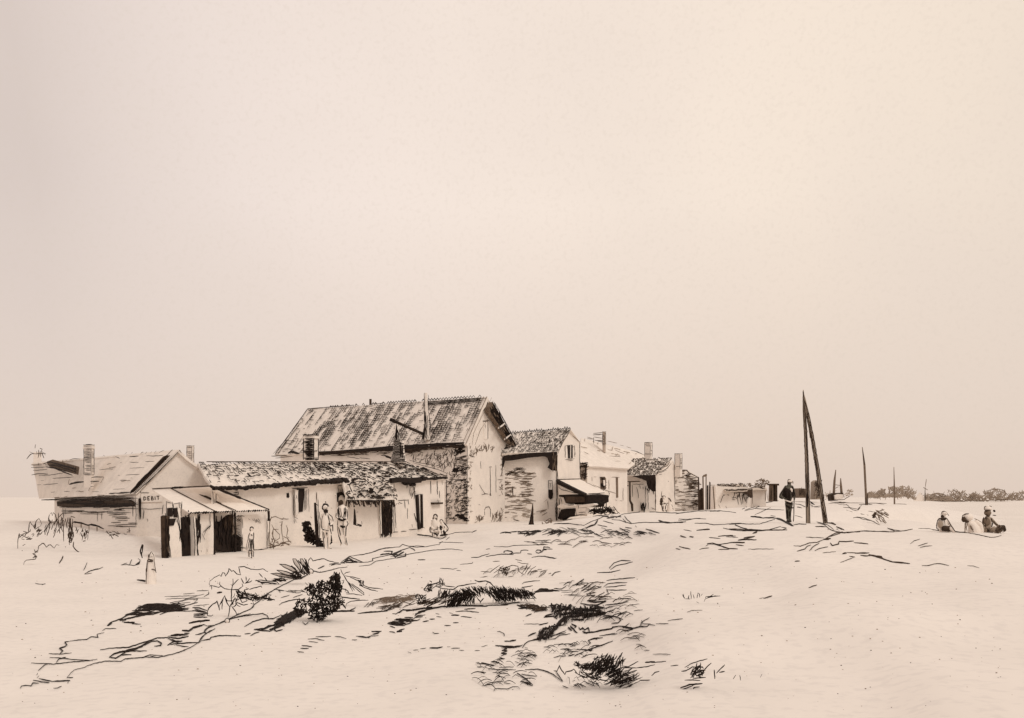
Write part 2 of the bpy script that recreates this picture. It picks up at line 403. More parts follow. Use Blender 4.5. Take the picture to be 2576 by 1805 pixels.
A_ = Vector((GX[0] + VEC.x, GX[1] + VEC.y, 0)); L1 = Fac(CX + A_.x / A_.y * F, A_.y, 343, 38.0)
wallhatch(mb, L1, 1, (1050, 810, 1255, 790, 1255, 985, 1045, 985), 16, 0, 40, INK2, 2.2, 2)
wallhatch(mb, L1, 1, (540, 800, 920, 800, 920, 860, 560, 860), 10, 0, 45, INK2, 2.2, 2)
wallhatch(mb, L1, 1, (925, 800, 1100, 800, 1100, 850, 925, 840), 7, 0, 25, INK, 2.4, 2)
wallink(mb, L1, 1, '2.2:520 795 525 900;2:545 800 540 870;1.6:915 830 915 910;1.6:870 840 870 930;2:1260 700 1262 985;2:1225 740 1230 880')
mb.build('wall', b1)
mb = MB()
roof_slab(mb, (e0, e1, r0, r1), ROOF, 0.1, 30, 6, 0.02)
er = P(556, 1219, 39.35); roof_slab(mb, (er, er + (r0 - r1), r1, r0), ROOF, 0.1, 20, 4, 0.02)
fnr = lambda x, y: None
def roof_fn(c, off=0.05, over=False):
    """point of a roof plane seen at a picture point"""
    e0_, e1_, r0_, r1_ = c; n = (e1_ - e0_).cross(r0_ - e0_).normalized()
    if n.z < 0: n = -n
    def f(x, y):
        d = Vector(((x - CX) / F, 1.0, -(y - CY) / F)); o = Vector((0, 0, H)); dn = d.dot(n)
        if abs(dn) < 1e-5: return None
        t = (e0_ - o).dot(n) / dn
        return o + d * t + n * off if 3 < t < 400 else None
    return f
C1 = (e0, e1, r0, r1); rf = roof_fn(C1, 0.07)
inks(mb, rf, parse(1, '''2.4:600 310 630 298 705 300;2.2:560 312 575 312;2:1160 250 1180 232;2:1225 245 1240 230;2.2:1320 250 1335 232 1350 230;2:1370 245 1385 228;2:1420 240 1435 225;2:1460 240 1480 218;2:1510 235 1560 210
3.5:1210 275 1300 270;2.6:1380 268 1450 270 1550 262;2:1210 330 1300 335;2:1370 325 1460 322;2:980 355 1020 345;1.6:1110 338 1130 335;2.2:905 410 980 400 1040 402;1.6:1210 392 1360 385;2.2:1170 462 1230 458 1310 455
3:820 488 870 480 945 480;1.8:1090 465 1110 465;2:1110 515 1180 514;1.6:1220 490 1240 492;2.2:210 360 320 358;2.2:210 385 370 380;2.2:230 415 370 405;3:215 460 280 448 380 452;2.2:290 465 400 462 540 440;2.4:430 495 520 490 640 480
2.2:270 560 310 558;2.2:335 560 480 545;1.8:310 518 340 516;7:600 555 680 535 740 530;4:740 528 900 524;2.2:780 545 850 540;2:770 578 850 575;2.4:415 636 450 632;2.4:545 628 600 626;2:665 625 700 622
1.6:830 630 900 628;1.6:1040 605 1160 600;1.8:940 260 960 270;1.8:1065 275 1110 295;1.6:1080 280 1105 285''', 2.4), INK)
tiles(mb, C1, 9, 34, lambda u, v: 0.10, INK3, 1.5, rowlen=2.0, slope=0.3)
# dark strokes along the eave, part of its painted shade
inks(mb, lambda x, y: P(x, y, L1.Y(x) - 0.35), parse(1, '2.4:280 685 500 675 760 655 1000 645;5:920 655 1060 645 1200 632;4:300 712 480 705;2.5:480 700 700 690 900 680;3:480 715 800 700 1230 690;2.5:500 725 900 705 1200 700', 3), INK)
mb.build('roof', b1)
mb = MB()  # dark slab and hatching paint the shade below the left eave
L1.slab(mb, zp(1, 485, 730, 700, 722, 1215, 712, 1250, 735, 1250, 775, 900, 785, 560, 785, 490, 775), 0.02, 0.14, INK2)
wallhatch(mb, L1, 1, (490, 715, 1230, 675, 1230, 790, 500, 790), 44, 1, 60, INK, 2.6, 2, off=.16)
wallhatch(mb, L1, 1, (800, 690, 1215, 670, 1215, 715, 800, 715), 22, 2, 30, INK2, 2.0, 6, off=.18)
mb.build('eave_shade_board', b1)
mb = MB()   # verge boards on the gable
fv = F1.fn(0.12)
F1.slab(mb, zp(1, 1530, 272, 1560, 262, 1600, 262, 1240, 625, 1195, 650, 1200, 620), 0.0, 0.11, INK2)
inks(mb, fv, parse(1, '7:1545 285 1440 390 1380 440;9:1380 440 1300 520 1250 575;5:1250 575 1195 640;3:1620 205 1400 430 1215 625;2.4:1690 215 1480 430 1240 650;2.4:1670 235 1350 560;2:1690 205 1710 240'), INK)
for i in range(26):
    t = i / 26; x = 1540 - 330 * t; y = 285 + 350 * t; inks(mb, F1.fn(0.13), parse(1, '2.2:%g %g %g %g' % (x, y - 8, x + 14, y + 26)), INK)
mb.build('verge_board', b1)
mb = MB()   # dark panel with strokes on the roof
pl = [rf(*p) for p in zp(1, 370, 345, 430, 325, 700, 400, 690, 465, 400, 385)]
mb.prism([p + Vector((0, 0, .10)) for p in pl], Vector((0, 0, -.08)), INK3)
rfh = roof_fn(C1, 0.2)
inks(mb, rfh, parse(1, '5:365 350 430 330 560 365 700 400;4:380 360 500 370 690 430;5:390 380 480 395 660 465;3:430 350 600 400 700 440;2.5:480 350 640 395;2.5:440 375 600 430;2.5:520 400 690 450;2:670 370 690 440;2:690 375 700 440;2.5:600 375 715 420'), INK)
mb.build('dark_roof_panel', b1)
c = chimney(b1, 211, 230, 237, 1118, 1196, 42.2, .95, .5, w=2.2); c['label'] = 'tall pale brick chimney'
mb = MB()   # far stack at the roof's left end
inks(mb, lambda x, y: P(x, y, 52), parse(1, '2.4:240 150 235 190;3:150 298 190 250 220 240;2.2:200 245 345 242;3:270 205 275 245 265 285;3:300 205 310 250 325 290;4:285 190 310 200;2.4:320 230 340 260;2:180 225 215 240;2:250 220 255 250;2:290 215 290 280'), INK2)
vprism(mb, [xy(84, 52), xy(105, 52), xy(105, 53), xy(84, 53)], zz(1175, 52), zz(1137, 52), PLASTER)
mb.build('chimney', b1)
c = chimney(b1, 470, 483, 488, 1120, 1175, 44.5, .75, .5, cap=False, w=2.0, inkm=INK2)
mb = MB(); F1.slab(mb, zp(1, 1280, 700, 1295, 690, 1305, 720, 1303, 880, 1295, 910, 1285, 830), 0.0, 0.12, INK); mb.build('shutter', b1)
# the sign
mb = MB(); F1.slab(mb, zp(1, 1306, 648, 1522, 640, 1522, 730, 1306, 735), 0.0, 0.05, PLASTER); sg = mb.build('sign_board', b1)
mb = MB()
for px_ in ('1332 678 1333 716;1333 679 1352 684 1354 705 1334 716', '1372 678 1373 714;1372 678 1392 676;1373 696 1388 695;1373 714 1393 711',
            '1410 677 1411 713;1410 677 1426 680 1425 692 1411 695;1425 695 1430 704 1428 712 1411 713', '1446 675 1447 711', '1462 674 1490 672;1477 673 1479 709'):
    inks(mb, F1.fn(.06), parse(1, px_, 2.9), INK2, jit=.12, taper=False)
mb.build('lettering', sg)

# ---- lean-to shed with an awning in front of it
S = Fac(400, 32.3, 677, 38.0)
b = empty('awning_shed', (*xy(540, 34), 0.0), 'lean-to shed of posts and boards under a sloping pale awning, below the lettered sign', 'shed')
top = lambda x, y: P(x, y, 37.6 if x < 530 else 37.6 - (x - 530) * 0.012)
A0, A1, A2, A3 = P(383, 1231, 37.8), P(529, 1224, 35.3), P(477, 1290, 33.4), P(677, 1283, 37.6)
mb = MB()
roof_slab(mb, (A2, A3, A0, A1), CLOTH, 0.03, 16, 6, 0.008)
Ca = (A2, A3, A0, A1); fa = roof_fn(Ca, 0.03)
def bil(c, u, v, off=.03):
    n = (c[1] - c[0]).cross(c[2] - c[0]).normalized()
    if n.z < 0: n = -n
    return patch(*c, u, v) + n * off
def uvline(mb, c, u0, v0, u1, v1, w, m, off=.03, k=10):
    pts = [bil(c, u0 + (u1 - u0) * i / k, v0 + (v1 - v0) * i / k, off) for i in range(k + 1)]
    mb.tube(pts, [w * .5 * p.y / F * R.uniform(.8, 1.15) for p in pts], m)
uvline(mb, Ca, .30, 0, .32, 1, 2.6, INK2); uvline(mb, Ca, .555, 0, .555, 1, 2.4, INK2); uvline(mb, Ca, .52, .0, .60, .9, 1.8, INK2); uvline(mb, Ca, .57, .3, .62, .98, 2, INK2)
uvline(mb, Ca, 1, 0, 1, .55, 3.2, INK); uvline(mb, Ca, 1, .5, 1, 1, 6.5, INK); uvline(mb, Ca, 0, 1, 1, 1, 3, INK2); uvline(mb, Ca, .36, 1, .55, 1, 5.5, INK)
for i in range(34): uvline(mb, Ca, i / 34, -.01, (i + .9) / 34, .01, R.uniform(3, 6.5), INK, 0.0, 3)
mb.build('awning', b)
for (x, yt, yb, wd, Yd) in ((539, 1289, 1398, 5.0, 34.3), (591, 1286, 1388, 5.5, 36.0), (675.5, 1284, 1310, 6.5, 37.8)):
    mb = MB(); p, q = P(x, yt, Yd), P(x + .6, yb, Yd)
    r = wd * .5 * Yd / F; mb.tube([q, (p + q) / 2 + Vector((.01, 0, 0)), p], [r, r * .9, r], INK, 6); mb.build('post', b)
S2 = Fac(400, 33.0, 677, 38.7)
def shed_part(name, items, fac=S, lab=None):
    mb = MB()
    for it in items:
        if it[0] == 's': fac.slab(mb, zp(2, *it[1]), it[3], it[4], it[2])
        elif it[0] == 'h': wallhatch(mb, fac, 2, it[1], it[2], it[3], it[4], it[5], it[6], it[7] if len(it) > 7 else 6, off=it[8] if len(it) > 8 else .06)
        elif it[0] == 'i': wallink(mb, fac, 2, it[1], it[2], off=it[3])
    o = mb.build(name, b)
    if lab: o['label'] = lab
    return o
shed_part('door', [('s', (150, 760, 280, 750, 285, 880, 300, 1290, 185, 1305, 160, 980), PLASTER, 0, .05), ('i', '2.4:137 725 140 900;2.2:135 730 190 745;2.4:215 750 290 742;2.4:285 745 290 880;2.4:245 780 262 880 290 1100;3:150 900 160 1100 185 1300;2:235 940 250 900', INK, .07)])
shed_part('window', [('s', (150, 795, 200, 790, 203, 880, 152, 882), INK, .05, .08), ('s', (212, 795, 250, 792, 252, 890, 214, 886), INK, .05, .08), ('s', (145, 902, 235, 900, 212, 970, 175, 975, 150, 940), INK, .05, .08), ('h', (200, 770, 300, 760, 300, 880, 210, 880), 9, 92, 16, INK, 2.4)])
shed_part('door_post', [('s', (97, 880, 112, 868, 148, 880, 140, 1300, 120, 1320, 105, 1290), INK2, 0, .16), ('h', (97, 880, 148, 880, 142, 1310, 105, 1310), 30, 90, 22, INK, 3, 6, .18), ('i', '3:80 980 100 1010;2.4:75 1120 90 1180 105 1230;2.4:75 1200 95 1240;2.4:80 1250 100 1290', INK, .1)])
shed_part('door_post', [('s', (385, 880, 405, 875, 425, 1100, 435, 1310, 400, 1312, 395, 1100), PLASTER, 0.02, .16), ('i', '3:385 880 400 1100 400 1310;3:412 900 430 1310;3:425 1200 450 1310 470 1315', INK, .18)])
shed_part('shade_panel', [('s', (210, 1175, 250, 1160, 290, 1090, 300, 960, 320, 900, 340, 885, 385, 882, 400, 1100, 398, 1312, 330, 1295, 215, 1288), INK, -.12, .02), ('h', (260, 900, 380, 880, 380, 1150, 280, 1100), 16, 86, 30, INK, 4, 6, .05), ('i', '5:250 900 280 1030 290 1120;4:300 950 310 1080 330 1200;3:330 885 385 860;6:340 880 345 1000', INK, .05)])  # dark slab paints the shade inside the shed opening
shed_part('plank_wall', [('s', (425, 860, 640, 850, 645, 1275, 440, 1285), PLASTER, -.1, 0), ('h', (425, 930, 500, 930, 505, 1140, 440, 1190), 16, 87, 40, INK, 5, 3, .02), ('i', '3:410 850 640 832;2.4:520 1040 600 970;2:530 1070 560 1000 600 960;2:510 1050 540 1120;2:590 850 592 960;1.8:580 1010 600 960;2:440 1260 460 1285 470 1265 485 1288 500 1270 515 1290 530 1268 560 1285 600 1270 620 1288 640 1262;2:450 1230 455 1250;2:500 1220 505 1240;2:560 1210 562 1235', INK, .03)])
shed_part('bay_shade_slabs', [('s', (658, 1020, 690, 960, 720, 930, 760, 950, 800, 890, 845, 860, 850, 1248, 760, 1235, 680, 1205, 655, 1210), INK, -.3, -.12), ('h', (660, 950, 845, 850, 845, 1150, 665, 1100), 26, 88, 45, INK, 5, 5, -.08), ('h', (700, 860, 845, 850, 845, 1050, 740, 960), 14, 86, 30, INK2, 2.4, 8, -.02), ('s', (857, 1085, 900, 1060, 930, 1090, 935, 1180, 945, 1235, 857, 1248), INK, -.3, -.12), ('h', (855, 1060, 935, 1060, 940, 1240, 857, 1240), 22, 30, 15, INK, 3.4, 50, -.08), ('i', '2.4:860 900 880 880 930 870 960 880;2.2:870 930 900 900 920 930;2:865 980 920 965;2:865 1000 910 1010;2:870 1030 915 1040;2:940 1060 940 1230;2:850 1245 950 1250 1000 1290 1040 1320', INK, -.06)])  # shade of the bay painted as dark slabs behind the posts
shed_part('board_wall', [('s', (942, 870, 1195, 850, 1200, 1195, 1050, 1225, 942, 1230), PLASTER, -.3, -.1), ('i', '2.2:1190 900 1192 1200;2.2:1205 1040 1200 1180;2:1040 1215 1130 1218 1200 1200;2.4:850 900 900 870 930 880;2.2:870 870 890 930 930 900;2:880 900 935 940;2:940 900 945 1000;2:1000 900 1020 915;2:1040 905 1060 925;2.2:1060 900 1080 940 1090 910;2.2:1080 910 1120 950;2:1100 900 1130 950', INK2, -.07)])

# ---- long low cottage
FA = Fac(530, 35.7, 1118, 56.0)
b2 = empty('long_cottage', (*xy(830, 44.5), 0.0), 'long low whitewashed cottage with a sagging tiled roof and two brick chimneys', 'house')
mb = MB()
mb.prism([FA.pt(x, y) for x, y in [(532, 1228), (860, 1210), (1118, 1203), (1118, 1375), (532, 1450)]], Vector((-1.0, 4.3, 0)), PLASTER)
wallink(mb, FA, 3, '''3:1778 905 1780 1150 1783 1400;2.4:1620 960 1622 1090;2.6:1685 950 1688 1100;2:1708 1060 1710 1135;2:1735 960 1737 1000;2:465 1075 468 1150;2.2:480 1150 482 1280
2.2:1255 1180 1262 1300 1268 1440;1.8:1385 1240 1385 1345;2:1355 1160 1362 1240;2:1390 1150 1398 1200;2.4:1290 1185 1300 1200;3:1300 1180 1330 1190;2:1270 1200 1280 1190;2.4:1240 1480 1290 1478;2.4:1320 1474 1375 1470;2.2:1400 1455 1480 1450
2:1430 1400 1435 1430;2.4:1455 1290 1470 1360 1490 1390;2:1230 1000 1240 1180;2.2:1150 975 1152 1090;2:1450 1290 1480 1360;1.8:1230 1180 1232 1290;1.8:1250 980 1245 1180;3:1150 1160 1170 1150;2:1290 1160 1400 1155;2:920 1370 925 1400;2.2:870 1280 885 1275''', INK)
wallink(mb, FA, 2, '2.2:850 620 870 615;3:830 640 880 632 880 655 840 655;2:690 660 720 665;2:765 660 768 760;2:730 660 735 745;2:820 700 822 760;2:855 700 858 800;2:885 740 885 790;2:620 590 630 830;2:655 600 655 830;2:640 700 645 830;3.5:1400 1265 1425 1270', INK2)
wallink(mb, FA, 2, '2:1670 640 1672 740;2:1300 900 1390 905;2:1610 880 1625 895;2.4:1820 790 1826 798;2:1380 1100 1385 1130', INK3)
mb.build('wall', b2)
ef = lambda x, y, d=.45: P(x, y, FA.Y(x) - d)
E0, E1, R0, R1 = ef(534, 1226), ef(1126, 1202), P(497, 1167, 38.6), P(1028, 1165, 52.5)
mb = MB(); roof_slab(mb, (E0, E1, R0, R1), ROOF, 0.10, 60, 6, 0.05)
C2 = (E0, E1, R0, R1)
back0, back1 = P(470, 1226, 41.5), P(1090, 1190, 57); roof_slab(mb, (back0, back1, R0, R1), ROOF, .1, 20, 4, .03)
def dens2(u, v):
    if u < .50: return (1.0 if v > .38 else .38) * (0.8 if u > .03 else .5)
    if u < .72: return .55
    return .42 if v < .8 else .3
tiles(mb, C2, 9, 96, dens2, INK, 2.1, rowlen=1.5, slope=.55, course=.62, curl=.25, off=.08)
tiles(mb, C2, 18, 96, lambda u, v: (.35 if v > .35 and u < .5 else .06), INK2, 1.8, rowlen=1.2, slope=.3, course=.5, off=.08)
rf2 = roof_fn(C2, .12)
# broken and slipped tiles
for (k, px) in ((2, '6:835 500 880 495;9:970 480 1005 505;5:1190 495 1220 505;3:940 510 1040 500;2:760 515 790 515;3:1660 440 1670 470;2.4:1690 430 1700 470;3:1730 420 1740 470;3:1750 430 1790 465'),
                (3, '4:650 820 740 830;5:760 850 830 870;6:840 865 880 870;4:1005 875 1070 885;9:1200 880 1220 910;3:900 850 915 880 880 885;3:870 960 910 975;3:930 945 900 965;3:1110 720 1230 750;8:1150 725 1240 765;4:1230 770 1350 815;2.4:770 740 900 760;2.4:900 750 1000 760;2:1400 770 1500 800 1640 820;2:1440 800 1700 870 1780 905;3:1240 790 1330 830;3:1470 830 1500 835;3:1580 880 1640 885;2.4:1550 860 1610 870;2.4:990 930 1010 940;2.4:1120 890 1150 905;3:1080 800 1100 810')):
    inks(mb, rf2, parse(k, px), INK)
for (u0, u1, nn) in ((.42, .72, 90), (.72, .98, 30)):
    for i in range(nn):   # rounded tile noses
        u = R.uniform(u0, u1); v = R.uniform(.02, .95); pts = [bil(C2, u + .0045 * math.cos(a) * R.uniform(.8, 1.3), v + .045 * math.sin(a), .1) for a in (0, .7, 1.4, 2.1, 2.8)]
        mb.tube(pts, [2.2 * .5 * p.y / F for p in pts], INK if R.random() < .7 else INK2)
uvline(mb, C2, .03, 1, .30, 1, 2.0, INK2, .1, 30); uvline(mb, C2, .30, 1, .98, 1, 1.8, INK2, .1, 50); uvline(mb, C2, .82, .96, 1, .02, 2, INK2, .1, 20)
mb.build('roof', b2)
mb = MB()   # ragged tile ends and painted eave shade, as dark strokes
def ragged(x0, y0, x1, y1, n, wd, d=.5):
    for i in range(n):
        t = i / n; x = x0 + (x1 - x0) * t; y = y0 + (y1 - y0) * t + R.uniform(-1.6, 1.6)
        pts = [ef(x - R.uniform(3, 6), y + R.uniform(-1.2, 1.8), d + R.uniform(-.05, .05)), ef(x + R.uniform(3, 7), y + R.uniform(-1.2, 1.2), d)]
        mb.tube(pts, [R.uniform(.55, 1.25) * wd * .5 * ef(x, y).y / F] * 2, INK, 5)
ragged(537, 1226, 600, 1227, 20, 9); ragged(600, 1227, 690, 1221, 34, 8); ragged(690, 1220, 780, 1214, 34, 9.5); ragged(780, 1213, 858, 1208, 34, 12)
ragged(985, 1207, 1012, 1208, 8, 7); ragged(1012, 1205, 1045, 1209, 16, 10); ragged(1045, 1207, 1070, 1202, 14, 9); ragged(1070, 1204, 1122, 1201, 22, 4.5)
ragged(860, 1206, 876, 1212, 8, 12); ragged(1018, 1213, 1040, 1216, 8, 8)
ragged(540, 1226, 1120, 1202, 60, 2.5)
mb.build('eave_shade_ends', b2)
chimney(b2, 763, 790, 801, 1093, 1158, 45.8, 1.0, .12, w=4.4)
mb = MB()   # round tapering stack with a tall cowl
Yc = 51.5; cx_ = 1003
lv = [(1163, 20), (1150, 18), (1135, 14.5), (1120, 13.5), (1108, 13)]
pts = [P(cx_, y, Yc) for y, r in lv]; mb.tube(pts, [r * Yc / F for y, r in lv], PLASTER, 14)
for i in range(19):
    y = 1107 + i * 3.0; r = 13 + (7 * ((y - 1120) / 43) if y > 1120 else 0)
    n = 7; a0, a1 = R.uniform(-2.9, -2.5), R.uniform(-1.2, -.25)
    pts = [P(cx_, y, Yc) + Vector((math.cos(a0 + (a1 - a0) * t / n) * r * 1.03 * Yc / F, math.sin(a0 + (a1 - a0) * t / n) * r * 1.03 * Yc / F, R.uniform(-.01, .01))) for t in range(n + 1)]
    mb.tube(pts, R.uniform(1.5, 2.3) * .5 * Yc / F, INK)
for i in range(4):
    x = cx_ + R.uniform(3, 11); inks(mb, lambda x_, y_: P(x_, y_, Yc - .32), [(R.uniform(2.5, 4.5), [(x, 1110 + R.uniform(0, 8)), (x + R.uniform(-1, 2), 1135 + R.uniform(0, 24))])], INK)
ch = mb.build('chimney', b2)
mb = MB(); pts = [P(1001, 1108, Yc), P(999, 1090, Yc), P(998, 1067, Yc)]; mb.tube(pts, [11 * Yc / F, 5.5 * Yc / F, 3 * Yc / F], PLASTER, 10)
for a in ((996, 1108, 998, 1067, 5), (999, 1106, 999, 1070, 4), (1004, 1108, 1001, 1080, 3), (992, 1106, 997, 1084, 3), (1008, 1107, 1002, 1084, 2), (1012, 1112, 1004, 1088, 1.8)):
    ink(mb, lambda x, y: P(x, y, Yc - .22), [(a[0], a[1]), (a[2], a[3])], a[4], INK)
mb.build('chimney_cowl', ch)
# porch roof of vines and loose tiles
Q = (ef(872, 1258, 1.5), ef(992, 1258, 1.5), ef(862, 1206, .5), ef(988, 1209, .5))
mb = MB(); roof_slab(mb, Q, ROOF, .07, 14, 5, .05)
for i in range(150):
    u, v = R.random(), R.random() ** 1.1
    if v < .25 or R.random() < .62:
        m = INK if R.random() < .75 else INK2; l = R.uniform(.03, .075); a = R.uniform(-.5, 1.1)
        pts = [bil(Q, u + l * math.cos(a + b_ * .5), v + 1.3 * l * math.sin(a + b_ * .8), .05 + R.uniform(0, .08)) for b_ in range(4)]
        mb.tube(pts, R.uniform(1.8, 3.4) * .5 * pts[0].y / F, m)
for i in range(64):
    u = i / 64; p = bil(Q, u, 0, .02); mb.tube([p, p + Vector((R.uniform(-.1, .15), R.uniform(-.1, .1), -R.uniform(.08, .34)))], R.uniform(2, 4) * .5 * p.y / F, INK if R.random() < .7 else INK2)
fnp = lambda x, y: ef(x, y, 1.35)
inks(mb, fnp, parse(3, '11:1000 1040 1040 1050;9:1020 1110 1060 1120;7:1000 1060 1060 1075;6:1040 1140 1090 1150;8:840 960 800 1000;5:800 1010 830 1080;5:790 1110 850 1170;5:770 1090 820 1160;4:830 1140 900 1180;5:900 1080 960 1130;4:1060 1090 1120 1120;3:1080 1020 1160 990;3:1100 1040 1170 1010;3:1110 1060 1200 1030;3:1150 1090 1190 1130;3:1170 1080 1220 1100;3:1000 1170 1090 1180'), INK)
mb.build('porch_roof', b2)
def cot(name, items, fac=FA, par=None):
    mb = MB()
    for it in items:
        if it[0] == 's': fac.slab(mb, zp(it[1], *it[2]), it[4], it[5], it[3])
        elif it[0] == 'h': wallhatch(mb, fac, it[1], it[2], it[3], it[4], it[5], it[6], it[7], it[8] if len(it) > 8 else 6, off=it[9] if len(it) > 9 else .06)
        else: wallink(mb, fac, it[1], it[2], it[3], off=it[4])
    return mb.build(name, par or b2)
cot('vent', [('s', 2, (1370, 645, 1392, 640, 1397, 680, 1388, 692, 1370, 686), INK, -.1, .02)])
cot('window', [('s', 2, (1475, 602, 1548, 598, 1530, 830, 1480, 838), INK, -.1, .03), ('i', 2, '3.5:1420 598 1570 586;2.4:1425 610 1435 900;2.4:1550 620 1552 815;2:1562 610 1563 800;2:1582 600 1586 830;2.4:1540 620 1535 820;2:1435 900 1440 950;3:1440 885 1470 900;2.4:1450 910 1455 940', INK, .06)])
cot('shutter', [('s', 2, (1432, 612, 1472, 612, 1474, 850, 1440, 870), PLASTER, .02, .09), ('i', 2, '2:1432 612 1438 865;2:1470 620 1474 850;1.8:1450 660 1455 700', INK, .1)])
cot('doorway', [('s', 3, (672, 1085, 700, 1075, 775, 1078, 796, 1180, 770, 1150, 740, 1110, 705, 1105, 684, 1130, 676, 1175), INK, -.15, .04), ('h', 3, (700, 1080, 790, 1080, 800, 1200, 770, 1160), 16, -60, 22, INK, 2.4, 10, .07), ('i', 3, '2.4:672 1010 780 1008;2.4:672 1010 674 1075;2.4:780 1008 782 1070;4:715 1050 735 1050;2.4:672 1075 676 1240;2.2:785 1180 790 1240;3:765 1000 785 1000;2.4:640 1110 650 1115', INK, .07)])  # doorway gloom painted with a dark slab and strokes
cot('door', [('s', 3, (1112, 1200, 1180, 1196, 1228, 1200, 1230, 1495, 1180, 1470, 1130, 1500, 1118, 1495), INK2, -.15, .03), ('h', 3, (1112, 1200, 1228, 1200, 1230, 1480, 1120, 1480), 60, 88, 34, INK, 4, 8, .05)])
cot('door_frame', [('s', 3, (1085, 1180, 1108, 1170, 1114, 1495, 1098, 1495), PLASTER, .02, .08), ('i', 3, '2.4:1085 1160 1100 1490;2.6:1108 1150 1116 1495;2.4:1232 1200 1236 1490;2:1130 1190 1190 1180 1220 1195', INK, .09)])
cot('dark_eave_slab', [('s', 3, (1150, 935, 1230, 925, 1300, 935, 1450, 925, 1455, 980, 1400, 985, 1250, 975, 1155, 985), INK, .3, .42), ('h', 3, (1360, 990, 1460, 990, 1455, 1130, 1410, 1100), 16, 85, 18, INK2, 2.2, 8, .04)])  # dark slab before the wall at eave height, short strokes below
cot('shutter', [('s', 3, (1463, 1105, 1485, 1100, 1496, 1350, 1510, 1445, 1488, 1455, 1475, 1300), INK, .02, .1), ('i', 3, '2:1470 1100 1530 1095', INK, .1)])
cot('shutter', [('s', 3, (1515, 1100, 1526, 1100, 1532, 1440, 1520, 1440), INK, .02, .1), ('i', 3, '2:1502 1110 1508 1300;3:1535 1430 1545 1440', INK2, .1)])
cot('wall_shelf', [('s', 3, (1622, 1180, 1715, 1178, 1715, 1196, 1625, 1200), INK2, 0, .2), ('i', 3, '3:1675 1150 1680 1180;2.4:1660 1165 1700 1165', INK2, .12)])

# ---- big house with the steep roof
FB = Fac(690, 75.0, 1176, 60.0); FG = Fac(1176, 60.0, 1270, 66.0)
b3 = empty('farmhouse', (*xy(1176, 60), 0.4), 'tall farmhouse with a steep tiled roof, its ivy grown gable wall turned to the path', 'house')
mb = MB()
zb = zz(1330, 60) - .6
g = [FG.pt(1176, 1119), FG.pt(1228, 1008), FG.pt(1272, 1108)]
g0 = [Vector((g[0].x, g[0].y, zb)), g[0], g[1], g[2], Vector((g[2].x, g[2].y, zb))]
LV = Vector((FB.A.x - FB.B.x, FB.A.y - FB.B.y, 0)) * .96
mb.prism(g0, LV, PLASTER)
# scribbled plaster, creeper and painted shade towards the right of the long wall
wallhatch(mb, FB, 4, (190, 700, 660, 650, 700, 830, 560, 850, 400, 800, 190, 760), 110, 75, 12, INK2, 2.0, 28, .3)
wallhatch(mb, FB, 4, (660, 700, 785, 690, 790, 840, 660, 850), 34, 2, 12, INK2, 2.0, 20)
wallhatch(mb, FB, 4, (575, 880, 690, 850, 690, 1350, 580, 1380), 90, 40, 11, INK2, 2.0, 45, .9)
wallhatch(mb, FB, 4, (670, 850, 790, 850, 790, 1370, 680, 1340), 90, 30, 13, INK, 2.2, 40, .9)
wallhatch(mb, FB, 4, (730, 700, 790, 700, 790, 1370, 730, 1370), 75, 6, 11, INK, 2.4, 8)
wallhatch(mb, FB, 4, (670, 1285, 785, 1330, 785, 1375, 690, 1320), 18, -14, 18, INK, 5, 8)
wallhatch(mb, FB, 4, (640, 840, 720, 840, 720, 870, 650, 870), 10, 5, 12, INK, 5, 15)
wallhatch(mb, FB, 4, (655, 620, 760, 605, 750, 680, 665, 710), 30, 20, 14, INK, 4.5, 40)
wallink(mb, FB, 4, '2.4:600 1412 790 1398;2:790 600 785 1390;2:600 1350 680 1340', INK)
# ivy and stains on the gable
wallhatch(mb, FG, 4, (800, 690, 900, 600, 1000, 590, 1060, 640, 1010, 660, 900, 650, 850, 730), 44, 70, 11, INK3, 2.2, 25, .3)
wallhatch(mb, FG, 4, (860, 1320, 950, 1310, 940, 1380, 870, 1385), 18, 70, 10, INK3, 2.4, 30)
wallhatch(mb, FG, 4, (1030, 1290, 1130, 1270, 1130, 1380, 1040, 1380), 28, 80, 12, INK3, 2.4, 20)
wallhatch(mb, FG, 4, (790, 560, 830, 600, 830, 1380, 795, 1380), 40, 60, 7, INK3, 1.8, 40)
wallhatch(mb, FG, 4, (1130, 600, 1150, 600, 1145, 1380, 1100, 1380), 40, 70, 8, INK3, 1.8, 40)
wallink(mb, FG, 4, '2.2:1016 830 1018 1110;5:1010 1100 1025 1108;6:1016 1085 1017 1108;3:1005 822 1030 820;1.6:1072 800 1075 1080;1.6:920 760 922 840;1.8:905 1000 960 1090 1000 1095;2:960 1310 960 1250 980 1225 1005 1225 1018 1250 1018 1330;3:970 1230 1005 1222;2:800 700 860 720;1.6:1090 950 1140 948;2:900 1200 915 1205;2:930 1100 980 1090', INK2)
wallink(mb, FG, 4, '2:940 355 1010 352;2:960 390 965 410;2:990 370 990 540;2:945 360 945 380;2.2:1170 620 1130 900;1.8:960 380 955 430', INK2)
mb.build('wall', b3)
zE = P(1171, 1117, 59.7).z
E0, E1 = P(692, 1144, 74.6), P(1173, 1117, 59.6); R0, R1 = P(775, 1029, 77.5), P(1226, 998, 62.6)
C3 = (E0, E1, R0, R1)
mb = MB(); roof_slab(mb, C3, ROOF, .16, 50, 12, .04)
def dens3(u, v):
    d = .62 - .15 * v
    if u < .16: d *= .45
    if v > .85: d *= .7
    if .60 < u < .66: d *= .5
    return d * (0.6 + .6 * math.sin(u * 23 + v * 5) ** 2)
